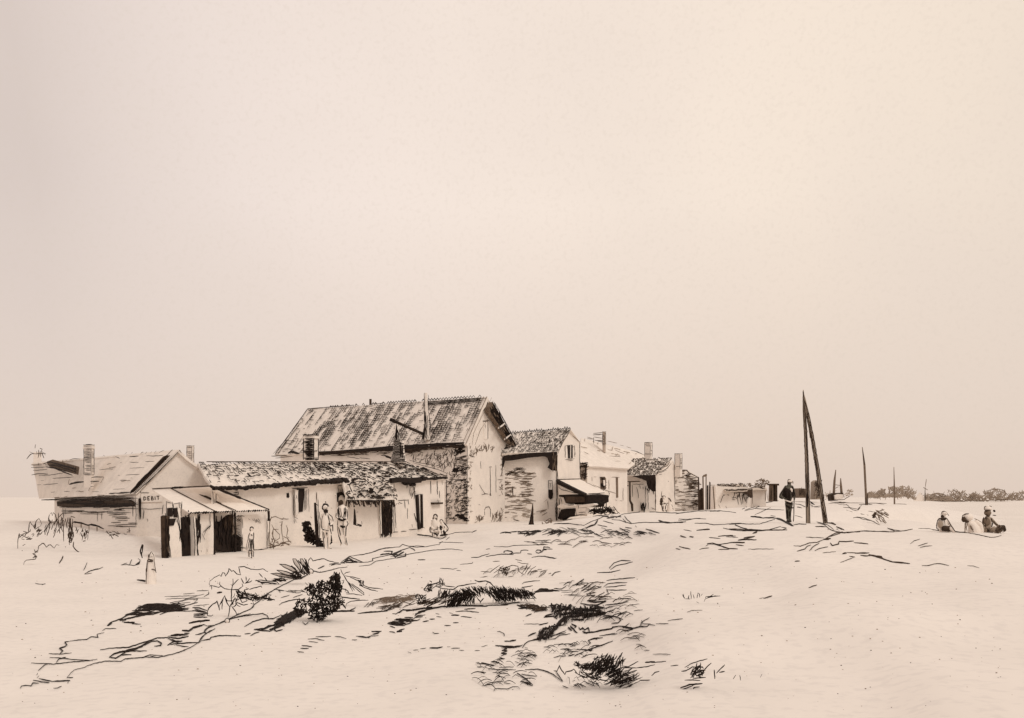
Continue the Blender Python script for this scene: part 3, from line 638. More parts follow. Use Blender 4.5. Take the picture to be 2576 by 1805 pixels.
def ladder(mb, c, cols, rows, runs, dens, m, w):
    """long joints down the slope with the tile ends between them like rungs"""
    for _ in range(runs):
        u = R.random(); v = R.random() * .95
        if R.random() > dens(u, v): continue
        u = round(u * cols) / cols; dv = R.uniform(.08, .34); ws = w * R.uniform(.6, 1.2)
        v1 = min(.99, v + dv); k = 7; du = [R.gauss(0, .0012) for _ in range(k + 1)]
        pts = [bil(c, min(1, max(0, u + du[i])), v + (v1 - v) * i / k, .06) for i in range(k + 1)]
        mb.tube(pts, [ws * .5 * p.y / F for p in pts], m)
        q = math.ceil(v * rows) / rows
        while q < v1:
            if R.random() < .8:
                a = bil(c, u, q, .06); b_ = bil(c, min(1, u + R.uniform(.6, 1.1) / cols), q + R.gauss(0, .004), .06)
                mb.tube([a, (a + b_) / 2 + Vector((0, 0, R.uniform(-.04, .02))), b_], ws * .5 * a.y / F, m)
            q += 1 / rows
def d3(u, v):
    if u < .14: return .12
    s_ = (math.sin(u * 31 + 1.0) * .5 + .5) * .6 + .4
    return s_ * (.95 if v < .45 else .75 if v < .85 else .5) * (.25 if .60 < u < .655 else 1)
ladder(mb, C3, 76, 24, 330, d3, INK, 1.3); ladder(mb, C3, 76, 24, 260, d3, INK2, 1.2); ladder(mb, C3, 76, 24, 110, lambda u, v: 1 if u > .82 else .15, INK, 1.4)
tiles(mb, C3, 22, 90, lambda u, v: .20 if v > .15 else .3, INK2, 1.3, rowlen=1.3, slope=.3, course=.6, off=.06)
for i in range(60):   # ridge tiles
    u = .12 + .87 * i / 60; p = bil(C3, u, 1, .05); q = bil(C3, u + .013, 1, .05)
    if R.random() < (.9 if u > .5 else .5): mb.tube([p, (p + q) / 2 + Vector((0, 0, .12)), q], R.uniform(1.6, 3.2) * .5 * p.y / F, INK2 if u < .6 else INK)
for v in (.9, .93, .96): uvline(mb, C3, .70, v, .97, v + .01, 2.2, INK, .06, 20)
uvline(mb, C3, .0, .02, .0, 1, 2.2, INK2, .05, 20); uvline(mb, C3, .018, .02, .02, .7, 1.6, INK2, .05, 14); uvline(mb, C3, .0, 1, .30, 1.012, 2.0, INK2, .05, 14)
uvline(mb, C3, 1, 0, 1, 1, 1.8, INK3, .05, 20); uvline(mb, C3, .985, 0, .985, 1, 1.4, INK3, .05, 20)
rf3 = roof_fn(C3, .1)
inks(mb, rf3, parse(3, '9:190 690 220 675 300 695;4:240 680 300 690;2.4:60 740 230 725;3:20 720 180 715;2:40 695 160 560 300 370;2:130 600 160 560 270 570;1.8:150 640 250 660'), INK)
RB0, RB1 = P(1290, 1118, 66.5), None
dB = RB0 - R1; RB1 = R0 + dB
roof_slab(mb, (RB0, RB1, R1 + Vector((0, 0, .0)), R0), ROOF, .16, 20, 6, .02)
mb.build('roof', b3)
mb = MB()   # dark slab and hatching that paint the shade under the long eave
FBs = Fac(690, 74.7, 1176, 59.7)
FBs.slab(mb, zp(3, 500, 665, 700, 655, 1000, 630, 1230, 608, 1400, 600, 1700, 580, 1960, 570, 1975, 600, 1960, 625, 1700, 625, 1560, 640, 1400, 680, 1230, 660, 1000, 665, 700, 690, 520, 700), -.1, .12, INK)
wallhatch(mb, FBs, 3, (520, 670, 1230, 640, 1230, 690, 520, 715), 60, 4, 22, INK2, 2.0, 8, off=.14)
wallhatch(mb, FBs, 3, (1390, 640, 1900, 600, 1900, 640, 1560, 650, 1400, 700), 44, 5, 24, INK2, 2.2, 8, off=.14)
mb.build('eave_shade_board', b3)
mb = MB()   # verge boards and brackets on the gable
FGo = Fac(1174, 59.8, 1290, 66.8)
FG2 = Fac(1176, 59.8, 1288, 66.9)
FG2.slab(mb, zp(4, 1000, 165, 1015, 200, 1110, 370, 1240, 595, 1215, 605, 1160, 560, 1060, 400, 990, 300, 965, 260, 962, 215), .0, .3, INK3)
wallhatch(mb, FG2, 4, (1000, 170, 1110, 370, 1230, 600, 1200, 600, 1060, 400, 965, 250), 90, -62, 16, INK, 2.8, 8, off=.33)
wallink(mb, FG2, 4, '5:995 175 1110 385 1225 600;3:1005 165 1240 595;1.8:1020 180 1245 590', INK, off=.34)
mb.build('verge_board', b3)
mb = MB()
for z_ in ('1040 430 1100 385', '1100 545 1165 495'):
    wallink(mb, FG2, 4, '9:' + z_, PLASTER, off=.42)
    a = [float(q) for q in z_.split()]; wallink(mb, FG2, 4, '2.4:%g %g %g %g;2.4:%g %g %g %g;4:%g %g %g %g' % (a[0], a[1] - 22, a[2], a[3] - 20, a[0] + 5, a[1] + 18, a[2], a[3] + 15, a[0], a[1] - 20, a[0] + 8, a[1] + 22), INK, off=.5)
mb.build('bracket', b3)
mb = MB(); wallink(mb, FG2, 4, '2:985 120 890 300 800 480 785 600;2.2:950 330 870 450 815 600;2:1000 150 985 200 940 360', INK3, off=.32); mb.build('barge_board', b3)
mb = MB(); FG.slab(mb, zp(4, 944, 362, 988, 360, 988, 540, 955, 545), .0, .03, PLASTER); wallink(mb, FG, 4, '1.8:944 362 988 360 988 540;1.8:965 390 965 430', INK2, off=.05); mb.build('window', b3)
mb = MB(); vprism(mb, [xy(929, 72), xy(935, 72), xy(935, 72.4), xy(929, 72.4)], zz(1022, 72), zz(1003, 72), INK2); inks(mb, lambda x, y: P(x, y, 71.9), parse(3, '2:1010 140 1025 145;2:1050 185 1160 170'), INK2); mb.build('roof_vent', b3)
# flue standing on the roof near the eave, and a boom leaning on it
rfb = roof_fn(C3, .0); fb = rfb(1073, 1104); Yf = fb.y - .35
mb = MB(); mb.tube([P(1073, 1106, Yf), P(1073, 1085, Yf), P(1072, 1035, Yf), P(1071.5, 988, Yf)], [10 * Yf / F, 6.5 * Yf / F, 4.6 * Yf / F, 3.5 * Yf / F], PLASTER, 10)
inks(mb, lambda x, y: P(x, y, Yf - .28), parse(3, '2.2:1558 70 1560 260;1.8:1598 90 1598 260;6:1562 255 1565 380;7:1565 380 1550 545;3:1575 300 1580 500;2.4:1600 260 1620 400 1615 500 1640 550;2:1590 300 1590 420;4:1545 480 1535 550'), INK)
inks(mb, lambda x, y: P(x, y, Yf - .30), parse(3, '3:1590 500 1600 530;2.4:1560 500 1590 545;2.4:1570 420 1580 540'), INK2)
mb.build('flue_pipe', b3)
mb = MB(); pa, pb = P(981, 1054, Yf - .5), P(1064, 1091, Yf - .3)
mb.tube([pa, (pa + pb) / 2, pb], [5 * Yf / F, 3.6 * Yf / F, 4.2 * Yf / F], INK, 6); inks(mb, lambda x, y: P(x, y, Yf - .55), parse(3, '2.4:1210 345 1260 335 1300 350;3:1300 370 1540 490'), INK2); mb.build('timber_boom', b3)

# ---- second house
FC = Fac(1266, 66.0, 1402, 67.0); FD = Fac(1402, 67.0, 1459, 72.0)
b4 = empty('two_storey_house', (*xy(1402, 67), .4), 'narrow two storey house with a dark tiled roof, between the farmhouse and the market stall', 'house')
zb = -.4
def low(p, z=zb): return Vector((p.x, p.y, z))
gA, gT, gB = FD.pt(1402, 1140), FD.pt(1432, 1088), FD.pt(1459, 1114)
mb = MB(); LVc = Vector((FC.A.x - FC.B.x, FC.A.y - FC.B.y, 0)) * 1.05
mb.prism([low(gA), gA, gT, gB, low(gB)], LVc, PLASTER)
wallhatch(mb, FC, 4, (1200, 860, 1440, 860, 1450, 980, 1370, 1000, 1150, 930), 40, 2, 22, INK3, 1.8, 5)
wallhatch(mb, FC, 4, (1330, 960, 1440, 960, 1430, 1200, 1340, 1180), 40, 4, 16, INK3, 1.9, 8)
wallhatch(mb, FC, 4, (1330, 1160, 1420, 1160, 1440, 1380, 1340, 1300), 22, 3, 18, INK4, 2.2, 5)
wallhatch(mb, FC, 4, (1150, 1110, 1330, 1110, 1320, 1380, 1160, 1340), 36, 2, 18, INK3, 1.7, 5)
wallhatch(mb, FC, 4, (1150, 960, 1250, 960, 1250, 1110, 1150, 1100), 24, 5, 16, INK3, 2.0, 12)
wallhatch(mb, FC, 4, (1160, 880, 1300, 830, 1410, 840, 1400, 870, 1280, 880, 1240, 910), 26, 12, 16, INK2, 2.0, 18)
wallink(mb, FC, 4, '3:1240 1020 1248 1110;5:1170 1105 1220 1105;2.2:1150 900 1245 880;3:1255 1370 1300 1375;2:1350 1160 1480 1165;2.4:1250 1345 1330 1380', INK2)
wallink(mb, FC, 4, '2.4:1480 1275 1540 1260 1590 1250;4:1520 1280 1580 1255;3:1540 1310 1590 1280;2.4:1550 1380 1600 1350;2:1560 1170 1590 1150;1.8:1595 1160 1600 1250', INK3, off=.1)
wallink(mb, FD, 4, '2.6:1693 850 1700 950;2.2:1697 1180 1700 1380;2:1920 570 1925 930;2:1860 510 1920 565', INK)
wallink(mb, FC, 4, '2.2:1690 860 1693 1130;2.2:1688 1150 1692 1380', INK2)
mb.build('wall', b4)
E0, E1 = P(1262, 1140, 65.3), P(1403, 1136, 66.6); R0, R1 = P(1282, 1092, 68.2), P(1436, 1079, 69.3); C4 = (E0, E1, R0, R1)
mb = MB(); roof_slab(mb, C4, ROOF, .13, 24, 6, .04)
tiles(mb, C4, 11, 40, lambda u, v: .8 if u > .25 else .5, INK, 1.5, rowlen=1.3, slope=.8, course=.6, off=.07)
tiles(mb, C4, 16, 50, lambda u, v: .35 if u > .45 else .1, INK2, 1.4, rowlen=1.2, slope=.7, course=.5, off=.07)
for i in range(26):
    u = i / 26; p = bil(C4, u, 1, .05); q = bil(C4, u + .03, 1, .05); mb.tube([p, (p + q) / 2 + Vector((0, 0, R.uniform(.05, .2))), q], R.uniform(1.8, 3) * .5 * p.y / F, INK)
dB = P(1461, 1113, 72.2) - R1; roof_slab(mb, (R1 + dB, R0 + dB, R1, R0), ROOF, .1, 8, 3, .02)
inks(mb, lambda x, y: P(x, y, 66.3), parse(4, '2:1700 690 1760 560 1830 450;3.5:1660 640 1700 600 1760 540;2:1855 505 1925 570'), INK2)
mb.build('roof', b4)
mb = MB(); FCs = Fac(1262, 65.5, 1403, 66.6)  # dark slab drawn in place of the shade under this eave
FCs.slab(mb, zp(4, 1145, 725, 1180, 700, 1400, 680, 1690, 668, 1692, 860, 1640, 855, 1600, 825, 1620, 790, 1600, 730, 1570, 712, 1400, 728, 1240, 755, 1165, 760, 1150, 820, 1140, 820), -.05, .1, INK)
wallhatch(mb, FCs, 4, (1640, 690, 1692, 690, 1692, 860, 1640, 850), 14, 88, 20, INK3, 2.2, 6, off=.13)
mb.build('eave_shade_board', b4)
mb = MB(); FD.slab(mb, zp(5, 235, 450, 300, 445, 302, 610, 245, 615), -.1, .03, INK); FD.slab(mb, zp(5, 268, 450, 275, 450, 272, 612, 266, 612), .03, .06, PLASTER)
wallink(mb, FD, 5, '2.2:200 455 205 610;2:320 450 325 600;2:205 630 320 620;2.2:200 460 235 450;2:240 640 300 640;2:320 560 340 560;2:300 470 320 465', INK2, off=.05); mb.build('window', b4)
mb = MB(); FC.slab(mb, zp(4, 1605, 1050, 1650, 1050, 1645, 1140, 1625, 1150, 1607, 1130), -.1, .05, INK); wallink(mb, FC, 4, '2.2:1600 960 1645 958;2:1612 985 1640 985;2.4:1605 960 1608 1050;2:1625 985 1628 1040;2:1645 960 1650 1130', INK, off=.06); mb.build('window', b4)

# ---- wide pale house behind
FE = Fac(1459, 77.0, 1575, 82.0)
b5 = empty('wide_house', (*xy(1520, 80), .6), 'wide plain house with a faint broad roof behind the market stall', 'house')
mb = MB(); mb.prism([low(FE.pt(1440, 1170)), FE.pt(1440, 1170), FE.pt(1578, 1177), low(FE.pt(1578, 1177))], FE.n * -9, PLASTER)
wallink(mb, FE, 5, '2:500 712 700 715 870 742;1.8:795 853 895 855;1.6:545 850 547 905;1.6:575 850 600 850;1.6:720 1020 850 1060;1.8:940 990 940 1150;2:840 1140 860 1150;2:900 1150 930 1155;1.8:760 890 762 1010', INK3)
mb.build('wall', b5)
E0, E1, R0, R1 = P(1455, 1170, 76.5), P(1582, 1178, 81.8), P(1462, 1101, 84), P(1628, 1144, 92); C5 = (E0, E1, R0, R1)
mb = MB(); roof_slab(mb, C5, ROOF, .12, 12, 4, .02)
roof_slab(mb, (P(1628, 1180, 86), P(1460, 1150, 100), R1, R0), ROOF, .1, 8, 3, .02)
inks(mb, roof_fn(C5, .1), parse(5, '1.8:480 360 560 380;1.8:600 400 700 402;1.8:740 410 860 435;2.2:900 460 940 470;1.8:740 520 800 522;1.8:830 520 950 570;1.8:440 545 500 575;1.8:760 600 900 605;2.4:870 600 900 605;1.6:840 665 900 665;1.8:980 480 1040 500'), INK3)
inks(mb, lambda x, y: P(x, y, 84), parse(5, '2:1040 512 1120 530 1210 575;1.8:1120 540 1180 560'), INK2)
tiles(mb, C5, 8, 24, lambda u, v: .12, INK4, 1.6, slope=.3)
mb.build('roof', b5)
chimney(b5, 1515.5, 1521, 1524, 1085, 1122, 83.5, .8, .3, cap=False, m=ROOFD, inkm=INK2)
mb = MB(); inks(mb, lambda x, y: P(x, y, 83.4), parse(5, '2.4:565 300 680 288;3:560 320 690 310;2.2:570 350 570 430;3:560 400 580 410;2:575 345 690 360;2:580 385 690 400;2:490 365 560 375;1.8:620 400 690 405;2:570 345 620 352'), INK2); mb.build('roof_rail', b5)
chimney(b5, 1621, 1636, 1641, 1112, 1150, 86.0, .15, .7, cap=False, inkm=INK2, w=2.0)
mb = MB(); FE.slab(mb, zp(5, 650, 850, 705, 848, 722, 870, 720, 1005, 655, 1005), -.1, .04, INK3); wallhatch(mb, FE, 5, (650, 850, 722, 850, 722, 1005, 655, 1005), 26, 70, 10, INK, 2.4, 40, off=.07); FE.slab(mb, zp(5, 680, 890, 700, 890, 705, 960, 685, 960), .05, .1, PLASTER); mb.build('window', b5)
mb = MB(); FE.slab(mb, zp(5, 850, 858, 872, 858, 875, 1110, 855, 1115), -.1, .05, INK3); mb.build('shutter', b5)
mb = MB()
vprism(mb, [xy(1460, 74), xy(1477, 74), xy(1474, 74.5), xy(1462, 74.5)], zb, zz(1166, 74), ROOFD)
for s_ in hatch(zp(5, 400, 670, 510, 665, 470, 760, 470, 900, 400, 880), 40, 8, 13, 20): ink(mb, lambda x, y: P(x, y, 73.9), s_, 2.4, INK2)
inks(mb, lambda x, y: P(x, y, 73.8), parse(5, '3:400 680 500 668;6:490 680 470 740 460 890;2.4:400 660 395 880;2.4:430 660 440 700;3:420 670 500 690'), INK)
mb.build('flue_stack', b5)

# ---- small house with the porch
FH = Fac(1573, 84.0, 1648, 84.5); FI = Fac(1648, 84.5, 1699, 87.0); FJ = Fac(1699, 87.0, 1757, 88.0)
b6 = empty('small_house', (*xy(1648, 84.5), .7), 'small house with a shaggy tiled roof, dark porch and a chimney beside its pale gable', 'house')
mb = MB(); gA, gT, gB = FI.pt(1648, 1193), FI.pt(1694, 1158), FI.pt(1699, 1181)
mb.prism([low(gA), gA, gT, gB, low(gB)], Vector((FH.A.x - FH.B.x, -0.2, 0)), PLASTER)
wallink(mb, FI, 5, '2:1350 830 1352 1280;2:1395 820 1430 815;2:1590 770 1595 1170;2.2:1595 1175 1690 1160;1.8:1430 1030 1425 1110;1.8:1510 900 1512 915', INK2)
wallink(mb, FH, 5, '2:1060 950 1062 1100;2.2:1110 980 1130 1050 1135 1120;2:1150 950 1165 1000;1.8:1220 960 1222 1240;1.8:1350 900 1352 1280;2:1250 1000 1262 1260;2:1300 1240 1350 1260;2.4:1150 940 1200 945', INK2)
wallhatch(mb, FH, 5, (1160, 1190, 1230, 1200, 1230, 1285, 1175, 1285), 20, 88, 12, INK, 3, 8)
wallhatch(mb, FH, 5, (1130, 950, 1340, 1000, 1330, 1060, 1200, 1000), 14, 85, 9, INK2, 2, 12)
mb.build('wall', b6)
E0, E1, R0, R1 = P(1570, 1195, 83.4), P(1650, 1196, 84), P(1590, 1155, 86), P(1690, 1153, 86.4); C6 = (E0, E1, R0, R1)
mb = MB(); roof_slab(mb, C6, ROOF, .1, 12, 4, .05)
tiles(mb, C6, 10, 22, lambda u, v: .8, INK2, 2.0, rowlen=1.5, slope=.8, course=.7, off=.06, curl=.3)
inks(mb, roof_fn(C6, .15), parse(5, '3:930 690 960 720;3:940 740 970 700;3:1400 700 1440 720;5:1400 680 1490 690;3:1430 650 1510 625;3:1380 620 1430 640;3:1350 640 1420 700;2:1060 640 1090 640;3:1180 620 1220 640'), INK)
inks(mb, lambda x, y: P(x, y, 84.2), parse(5, '2.4:1365 790 1450 770 1500 740 1550 680;2:1350 800 1420 795 1490 765;2.4:1440 730 1500 710 1530 660'), INK2)
mb.build('roof', b6)
mb = MB(); FHp = Fac(1573, 83.2, 1648, 83.7)
FHp.slab(mb, zp(5, 1060, 840, 1150, 830, 1300, 826, 1345, 820, 1355, 1030, 1325, 1035, 1260, 990, 1240, 900, 1180, 875), -.1, .08, INK)  # dark slab holds the painted shade under the porch eave
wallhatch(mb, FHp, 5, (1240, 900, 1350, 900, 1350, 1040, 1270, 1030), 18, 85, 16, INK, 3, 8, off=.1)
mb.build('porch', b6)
mb = MB(); FHp.slab(mb, zp(5, 990, 905, 1130, 900, 1160, 912, 1010, 920), .1, .25, INK2); FHp.slab(mb, zp(5, 935, 945, 1000, 955, 1000, 968, 940, 965), .1, .25, INK)
wallink(mb, FHp, 5, '2:940 850 945 960;2:960 900 1000 905;2:1050 940 1180 945', INK2, off=.2); mb.build('porch_beam', b6)
mb = MB(); p_ = [P(*zt(5, x, y), 83.0) for x, y in ((1060, 1285), (1055, 1200), (1030, 1150), (1028, 1000), (1028, 905))]; mb.tube(p_, [5.5 * 83 / F * .5 * k for k in (1, 1.3, 1, .8, .8)], INK2, 6); mb.build('porch_post', b6)
chimney(b6, 1697, 1711, 1716, 1140, 1184, 86.4, .12, .6, cap=False, inkm=INK2, w=2.0)

# ---- stone shed end
b7 = empty('stone_shed', (*xy(1728, 88), .7), 'stone walled shed with coursed horizontal joints, right of the small house chimney', 'shed')
mb = MB(); sh = [FJ.pt(x, y) for x, y in ((1699, 1181), (1730, 1182), (1757, 1199))]
mb.prism([low(sh[0])] + sh + [low(sh[2])], Vector((.5, 5, 0)), PLASTER)
wallhatch(mb, FJ, 5, (1600, 770, 1740, 760, 1890, 860, 1890, 1280, 1600, 1280), 90, 2, 15, INK3, 2.0, 6)
wallhatch(mb, FJ, 5, (1740, 780, 1890, 860, 1890, 1100, 1760, 1080), 60, 2, 15, INK2, 2.0, 8)
wallhatch(mb, FJ, 5, (1820, 1080, 1890, 1080, 1890, 1200, 1820, 1200), 16, 2, 11, INK2, 2.2, 8)
wallink(mb, FJ, 5, '2.4:1600 770 1740 765 1780 800 1890 855;2:1890 860 1892 1280;2:1600 1170 1690 1165;2.4:1720 870 1760 880;2.4:1850 900 1870 910;2.4:1830 1260 1820 1210 1850 1180 1875 1190 1870 1230;3:1700 760 1750 765 1770 800', INK2)
mb.build('wall', b7)

# ---- gate of tall posts
g = empty('post_gate', (*xy(1770, 86.5), .75), 'tall dark gate between rough wooden posts, right of the stone shed', 'gate')
def gp(name, k, *polys, m=INK2, Y=86.5):
    mb = MB()
    for c_ in polys: mb.prism([P(*zt(k, c_[i], c_[i + 1]), Y) for i in range(0, len(c_), 2)], Vector((0, .2, 0)), m)
    return mb.build(name, g)
gp('gate_leaf', 6, (300, 870, 325, 840, 345, 840, 355, 1000, 358, 1140, 290, 1140, 296, 950), m=INK2)
gp('post', 6, (284, 700, 294, 700, 300, 870, 298, 1130, 288, 1130), m=INK2, Y=86.2)
gp('post', 6, (340, 690, 355, 675, 390, 660, 395, 680, 385, 695, 352, 700, 360, 1130, 350, 1130), m=INK3, Y=86.3)
gp('post', 6, (382, 690, 390, 690, 388, 1130, 380, 1130), m=INK3, Y=86.4)
gp('post', 6, (398, 810, 412, 800, 410, 1135, 396, 1135), m=INK, Y=86.6)
gp('post', 6, (428, 760, 440, 770, 436, 1125, 422, 1125), m=INK2, Y=86.7)
gp('post', 6, (470, 820, 478, 815, 500, 1110, 493, 1115), m=INK3, Y=86.8)
gp('post', 6, (440, 800, 500, 800, 500, 808, 440, 808), m=INK4, Y=86.9)

# ---- far low buildings
FK = Fac(1797, 92.0, 1892, 94.0)
b8 = empty('low_barn', (*xy(1845, 93), .8), 'low barn with a flat grey roof and painted eave shade, beyond the gate posts', 'barn')
mb = MB(); mb.prism([low(FK.pt(1800, 1222)), FK.pt(1800, 1222), FK.pt(1888, 1226), low(FK.pt(1888, 1226))], Vector((0, 4, 0)), PLASTER)
wallink(mb, FK, 6, '2:560 1030 590 950 610 920;3:600 935 620 930;4:655 920 665 935;3:710 965 760 960;3:715 985 750 990;2:770 900 790 1050;2:800 900 830 1050;2:850 900 845 1040;1.8:890 930 895 1030;2:540 1050 560 1090;2:630 1070 650 1105;3:700 890 760 895', INK2)
wallhatch(mb, FK, 6, (700, 880, 960, 880, 930, 960, 800, 1000, 720, 930), 26, 80, 12, INK2, 2, 20); mb.build('wall', b8)
E0, E1, R0, R1 = P(1826, 1235, 91.4), P(1893, 1233, 93.4), P(1803, 1219, 96), P(1866, 1216, 97)
mb = MB(); roof_slab(mb, (E0, E1, R0, R1), ROOFD, .1, 8, 3, .03)
tiles(mb, (E0, E1, R0, R1), 7, 16, lambda u, v: .8, INK2, 1.8, slope=.5, course=.9, off=.05); mb.build('roof', b8)
mb = MB(); Fk = Fac(1797, 91.4, 1892, 93.4); Fk.slab(mb, zp(6, 860, 870, 960, 860, 965, 960, 950, 965, 910, 930, 870, 905), -.1, .1, INK2); wallink(mb, Fk, 6, '4:680 870 860 862;3:760 890 900 900;2.4:650 870 960 850', INK2, off=.12); mb.build('shade_panel', b8)  # dark slab paints the shade beneath the barn eave
b9 = empty('white_hut', (*xy(1910, 98), .9), 'small white hut half hidden by trees beside two dark gate pillars', 'hut')
FM = Fac(1891, 98.0, 1928, 98.0)
mb = MB(); mb.prism([low(FM.pt(1891, 1230)), FM.pt(1891, 1230), FM.pt(1927, 1230), low(FM.pt(1927, 1230))], Vector((0, 3, 0)), PLASTER)
wallink(mb, FM, 6, '2:965 850 968 1040;1.8:1130 860 1135 1000;1.8:1150 870 1160 1000', INK3); mb.build('wall', b9)
mb = MB(); roof_slab(mb, (P(1888, 1232, 97.5), P(1930, 1232, 97.5), P(1890, 1226, 99.5), P(1928, 1226, 99.5)), ROOFD, .08, 6, 2, .02)
inks(mb, lambda x, y: P(x, y, 97.4), parse(6, '3:890 870 960 835 1030 830;3:1030 825 1130 850;2.4:1060 840 1130 850'), INK2); mb.build('roof', b9)
for i, (x0, x1) in enumerate(((1195, 1240), (1250, 1290))):
    t = empty('gate_pillar', P(*zt(6, (x0 + x1) / 2, 1000), 96) , ('taller dark gate pillar next to the white hut', 'right hand dark gate pillar with an overhanging cap')[i], 'pillar', 'pair of gate pillars beyond the hut')
    mb = MB(); mb.prism([P(*zt(6, x, y), 96) for x, y in ((x0 + 3, 800), (x1 - 6, 800), (x1 - 4, 1010), (x0 - 5, 1010))], Vector((0, .6, 0)), INK2 if i else INK3)
    inks(mb, lambda x, y: P(x, y, 95.9), [(2.2, [zt(6, x0 + 8 + q * 8, 820 + q * 20), zt(6, x0 + q * 9, 1000)]) for q in range(3)], INK2); mb.build('shaft', t)
    mb = MB(); mb.prism([P(*zt(6, x, y), 95.8) for x, y in ((x0 - 4, 785), (x1 + (15 if i else 3), 785), (x1 + (18 if i else 4), 808), (x0 - 2, 803))], Vector((0, 1.0, 0)), INK2); mb.build('cap', t)
# hut and signal tower on the far bank road
mb = MB(); Y_ = 118.0
mb.prism([P(*zt(6, x, y), Y_) for x, y in ((1560, 850), (1580, 842), (1640, 850), (1680, 852), (1680, 965), (1556, 965))], Vector((0, 3, 0)), INK3)
for s_ in hatch(zp(6, 1560, 850, 1640, 850, 1640, 945, 1556, 945), 16, 88, 12, 6): ink(mb, lambda x, y: P(x, y, Y_ - .1), s_, 2.2, INK2)
mb.build('plank_hut', None, label='small dark plank hut just left of the tall twin pole', cat='hut')
mb = MB(); Y_ = 120.0
mb.prism([P(*zt(6, x, y), Y_) for x, y in ((1770, 760), (1800, 740), (1825, 750), (1840, 780), (1835, 985), (1760, 985))], Vector((0, 2, 0)), INK4)
for s_ in hatch(zp(6, 1765, 745, 1840, 750, 1835, 960, 1760, 960), 50, 60, 10, 50): ink(mb, lambda x, y: P(x, y, Y_ - .1), s_, 2.0, INK2)
mb.build('square_tower', None, label='narrow hatched tower standing between the two legs of the twin pole', cat='tower')
# ------------------------------------------------------------------ market stall
st = empty('market_stall', (*xy(1465, 64), .4), 'market stall with pale sloping awning and white counter cloth, against the two storey house', 'stall')
T0, T1, T2, T3 = P(1476, 1244, 62.5), P(1530, 1240, 65.5), P(1402, 1207, 66.9), P(1459, 1205, 70.5)
mb = MB(); roof_slab(mb, (T0, T1, T2, T3), CLOTH, .05, 10, 4, .01)
CT = (T0, T1, T2, T3)
uvline(mb, CT, 0, 0, 0, 1, 4, INK); uvline(mb, CT, 0, 1, 1, 1, 2.2, INK2)
inks(mb, roof_fn(CT, .06), parse(5, '1.8:470 930 600 990;1.8:560 960 740 1040'), INK3)
mb.build('awning', st)
FS = Fac(1402, 66.4, 1476, 62.0); FT = Fac(1476, 62.3, 1531, 65.3)
mb = MB(); FS.slab(mb, zp(5, 112, 890, 140, 905, 300, 975, 485, 1070, 480, 1085, 380, 1062, 250, 1000, 120, 935), .0, .12, INK); mb.build('awning_beam', st)
mb = MB(); FS.slab(mb, zp(5, 130, 965, 270, 1030, 385, 1062, 128, 1078), -.02, .02, CLOTH); wallink(mb, FS, 5, '2:135 980 170 1010 270 1035 380 1060;2.4:112 900 120 1000 128 1080', INK, off=.05); mb.build('side_cloth', st)
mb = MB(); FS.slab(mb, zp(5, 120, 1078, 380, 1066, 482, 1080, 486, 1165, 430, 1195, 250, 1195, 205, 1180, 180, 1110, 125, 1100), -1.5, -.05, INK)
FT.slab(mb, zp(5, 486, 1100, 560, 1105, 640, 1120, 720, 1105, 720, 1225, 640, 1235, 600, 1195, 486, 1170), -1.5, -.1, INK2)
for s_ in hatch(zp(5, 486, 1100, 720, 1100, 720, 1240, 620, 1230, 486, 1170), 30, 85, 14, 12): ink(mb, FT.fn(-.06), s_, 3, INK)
mb.build('awning_shade_slabs', st)  # solid dark slabs paint the shade under the awning
mb = MB(); FT.slab(mb, zp(5, 484, 1062, 620, 1055, 742, 1040, 758, 1058, 748, 1105, 700, 1095, 640, 1108, 560, 1098, 500, 1110, 484, 1105), .0, .05, CLOTH)
wallink(mb, FT, 5, '2.4:490 1062 640 1060;2.4:500 1112 560 1100 640 1112 700 1098 748 1105;2.2:742 1035 758 1058 740 1130;2:620 1055 700 1050', INK, off=.07); mb.build('valance', st)
mb = MB(); FS.slab(mb, zp(5, 195, 1230, 240, 1190, 255, 1205, 270, 1190, 290, 1210, 320, 1198, 345, 1215, 400, 1210, 425, 1200, 425, 1222, 330, 1238, 230, 1245), .0, .5, CLOTH)
FS.slab(mb, zp(5, 395, 1212, 620, 1185, 640, 1200, 600, 1225, 400, 1245), .05, .3, CLOTH); mb.build('counter_cloth', st)
mb = MB(); FS.slab(mb, zp(5, 160, 1262, 230, 1250, 390, 1240, 385, 1330, 300, 1345, 200, 1360, 150, 1395, 120, 1370), -.4, .02, INK); mb.build('counter_front', st)
mb = MB(); FS.slab(mb, zp(5, 395, 1245, 525, 1240, 520, 1320, 390, 1338), .0, .3, CLOTH); wallink(mb, FS, 5, '2.2:400 1250 410 1330;2:440 1300 520 1295;2.2:430 1200 440 1250;2:400 1335 520 1322', INK, off=.32); mb.build('white_crate', st)
mb = MB(); wallink(mb, FS, 5, '4:112 900 116 1100 100 1250 105 1400;2.4:120 1120 105 1200;2.4:95 1280 110 1420', INK, off=.05); mb.build('pole', st)
mb = MB(); wallink(mb, FT, 5, '3.4:720 1100 722 1240', INK, off=.05); mb.build('pole', st)
mb = MB(); wallink(mb, FS, 5, '3:140 1120 150 1260 135 1380;2.4:160 1110 180 1180', INK, off=.05); mb.build('hanging_cloth', st)
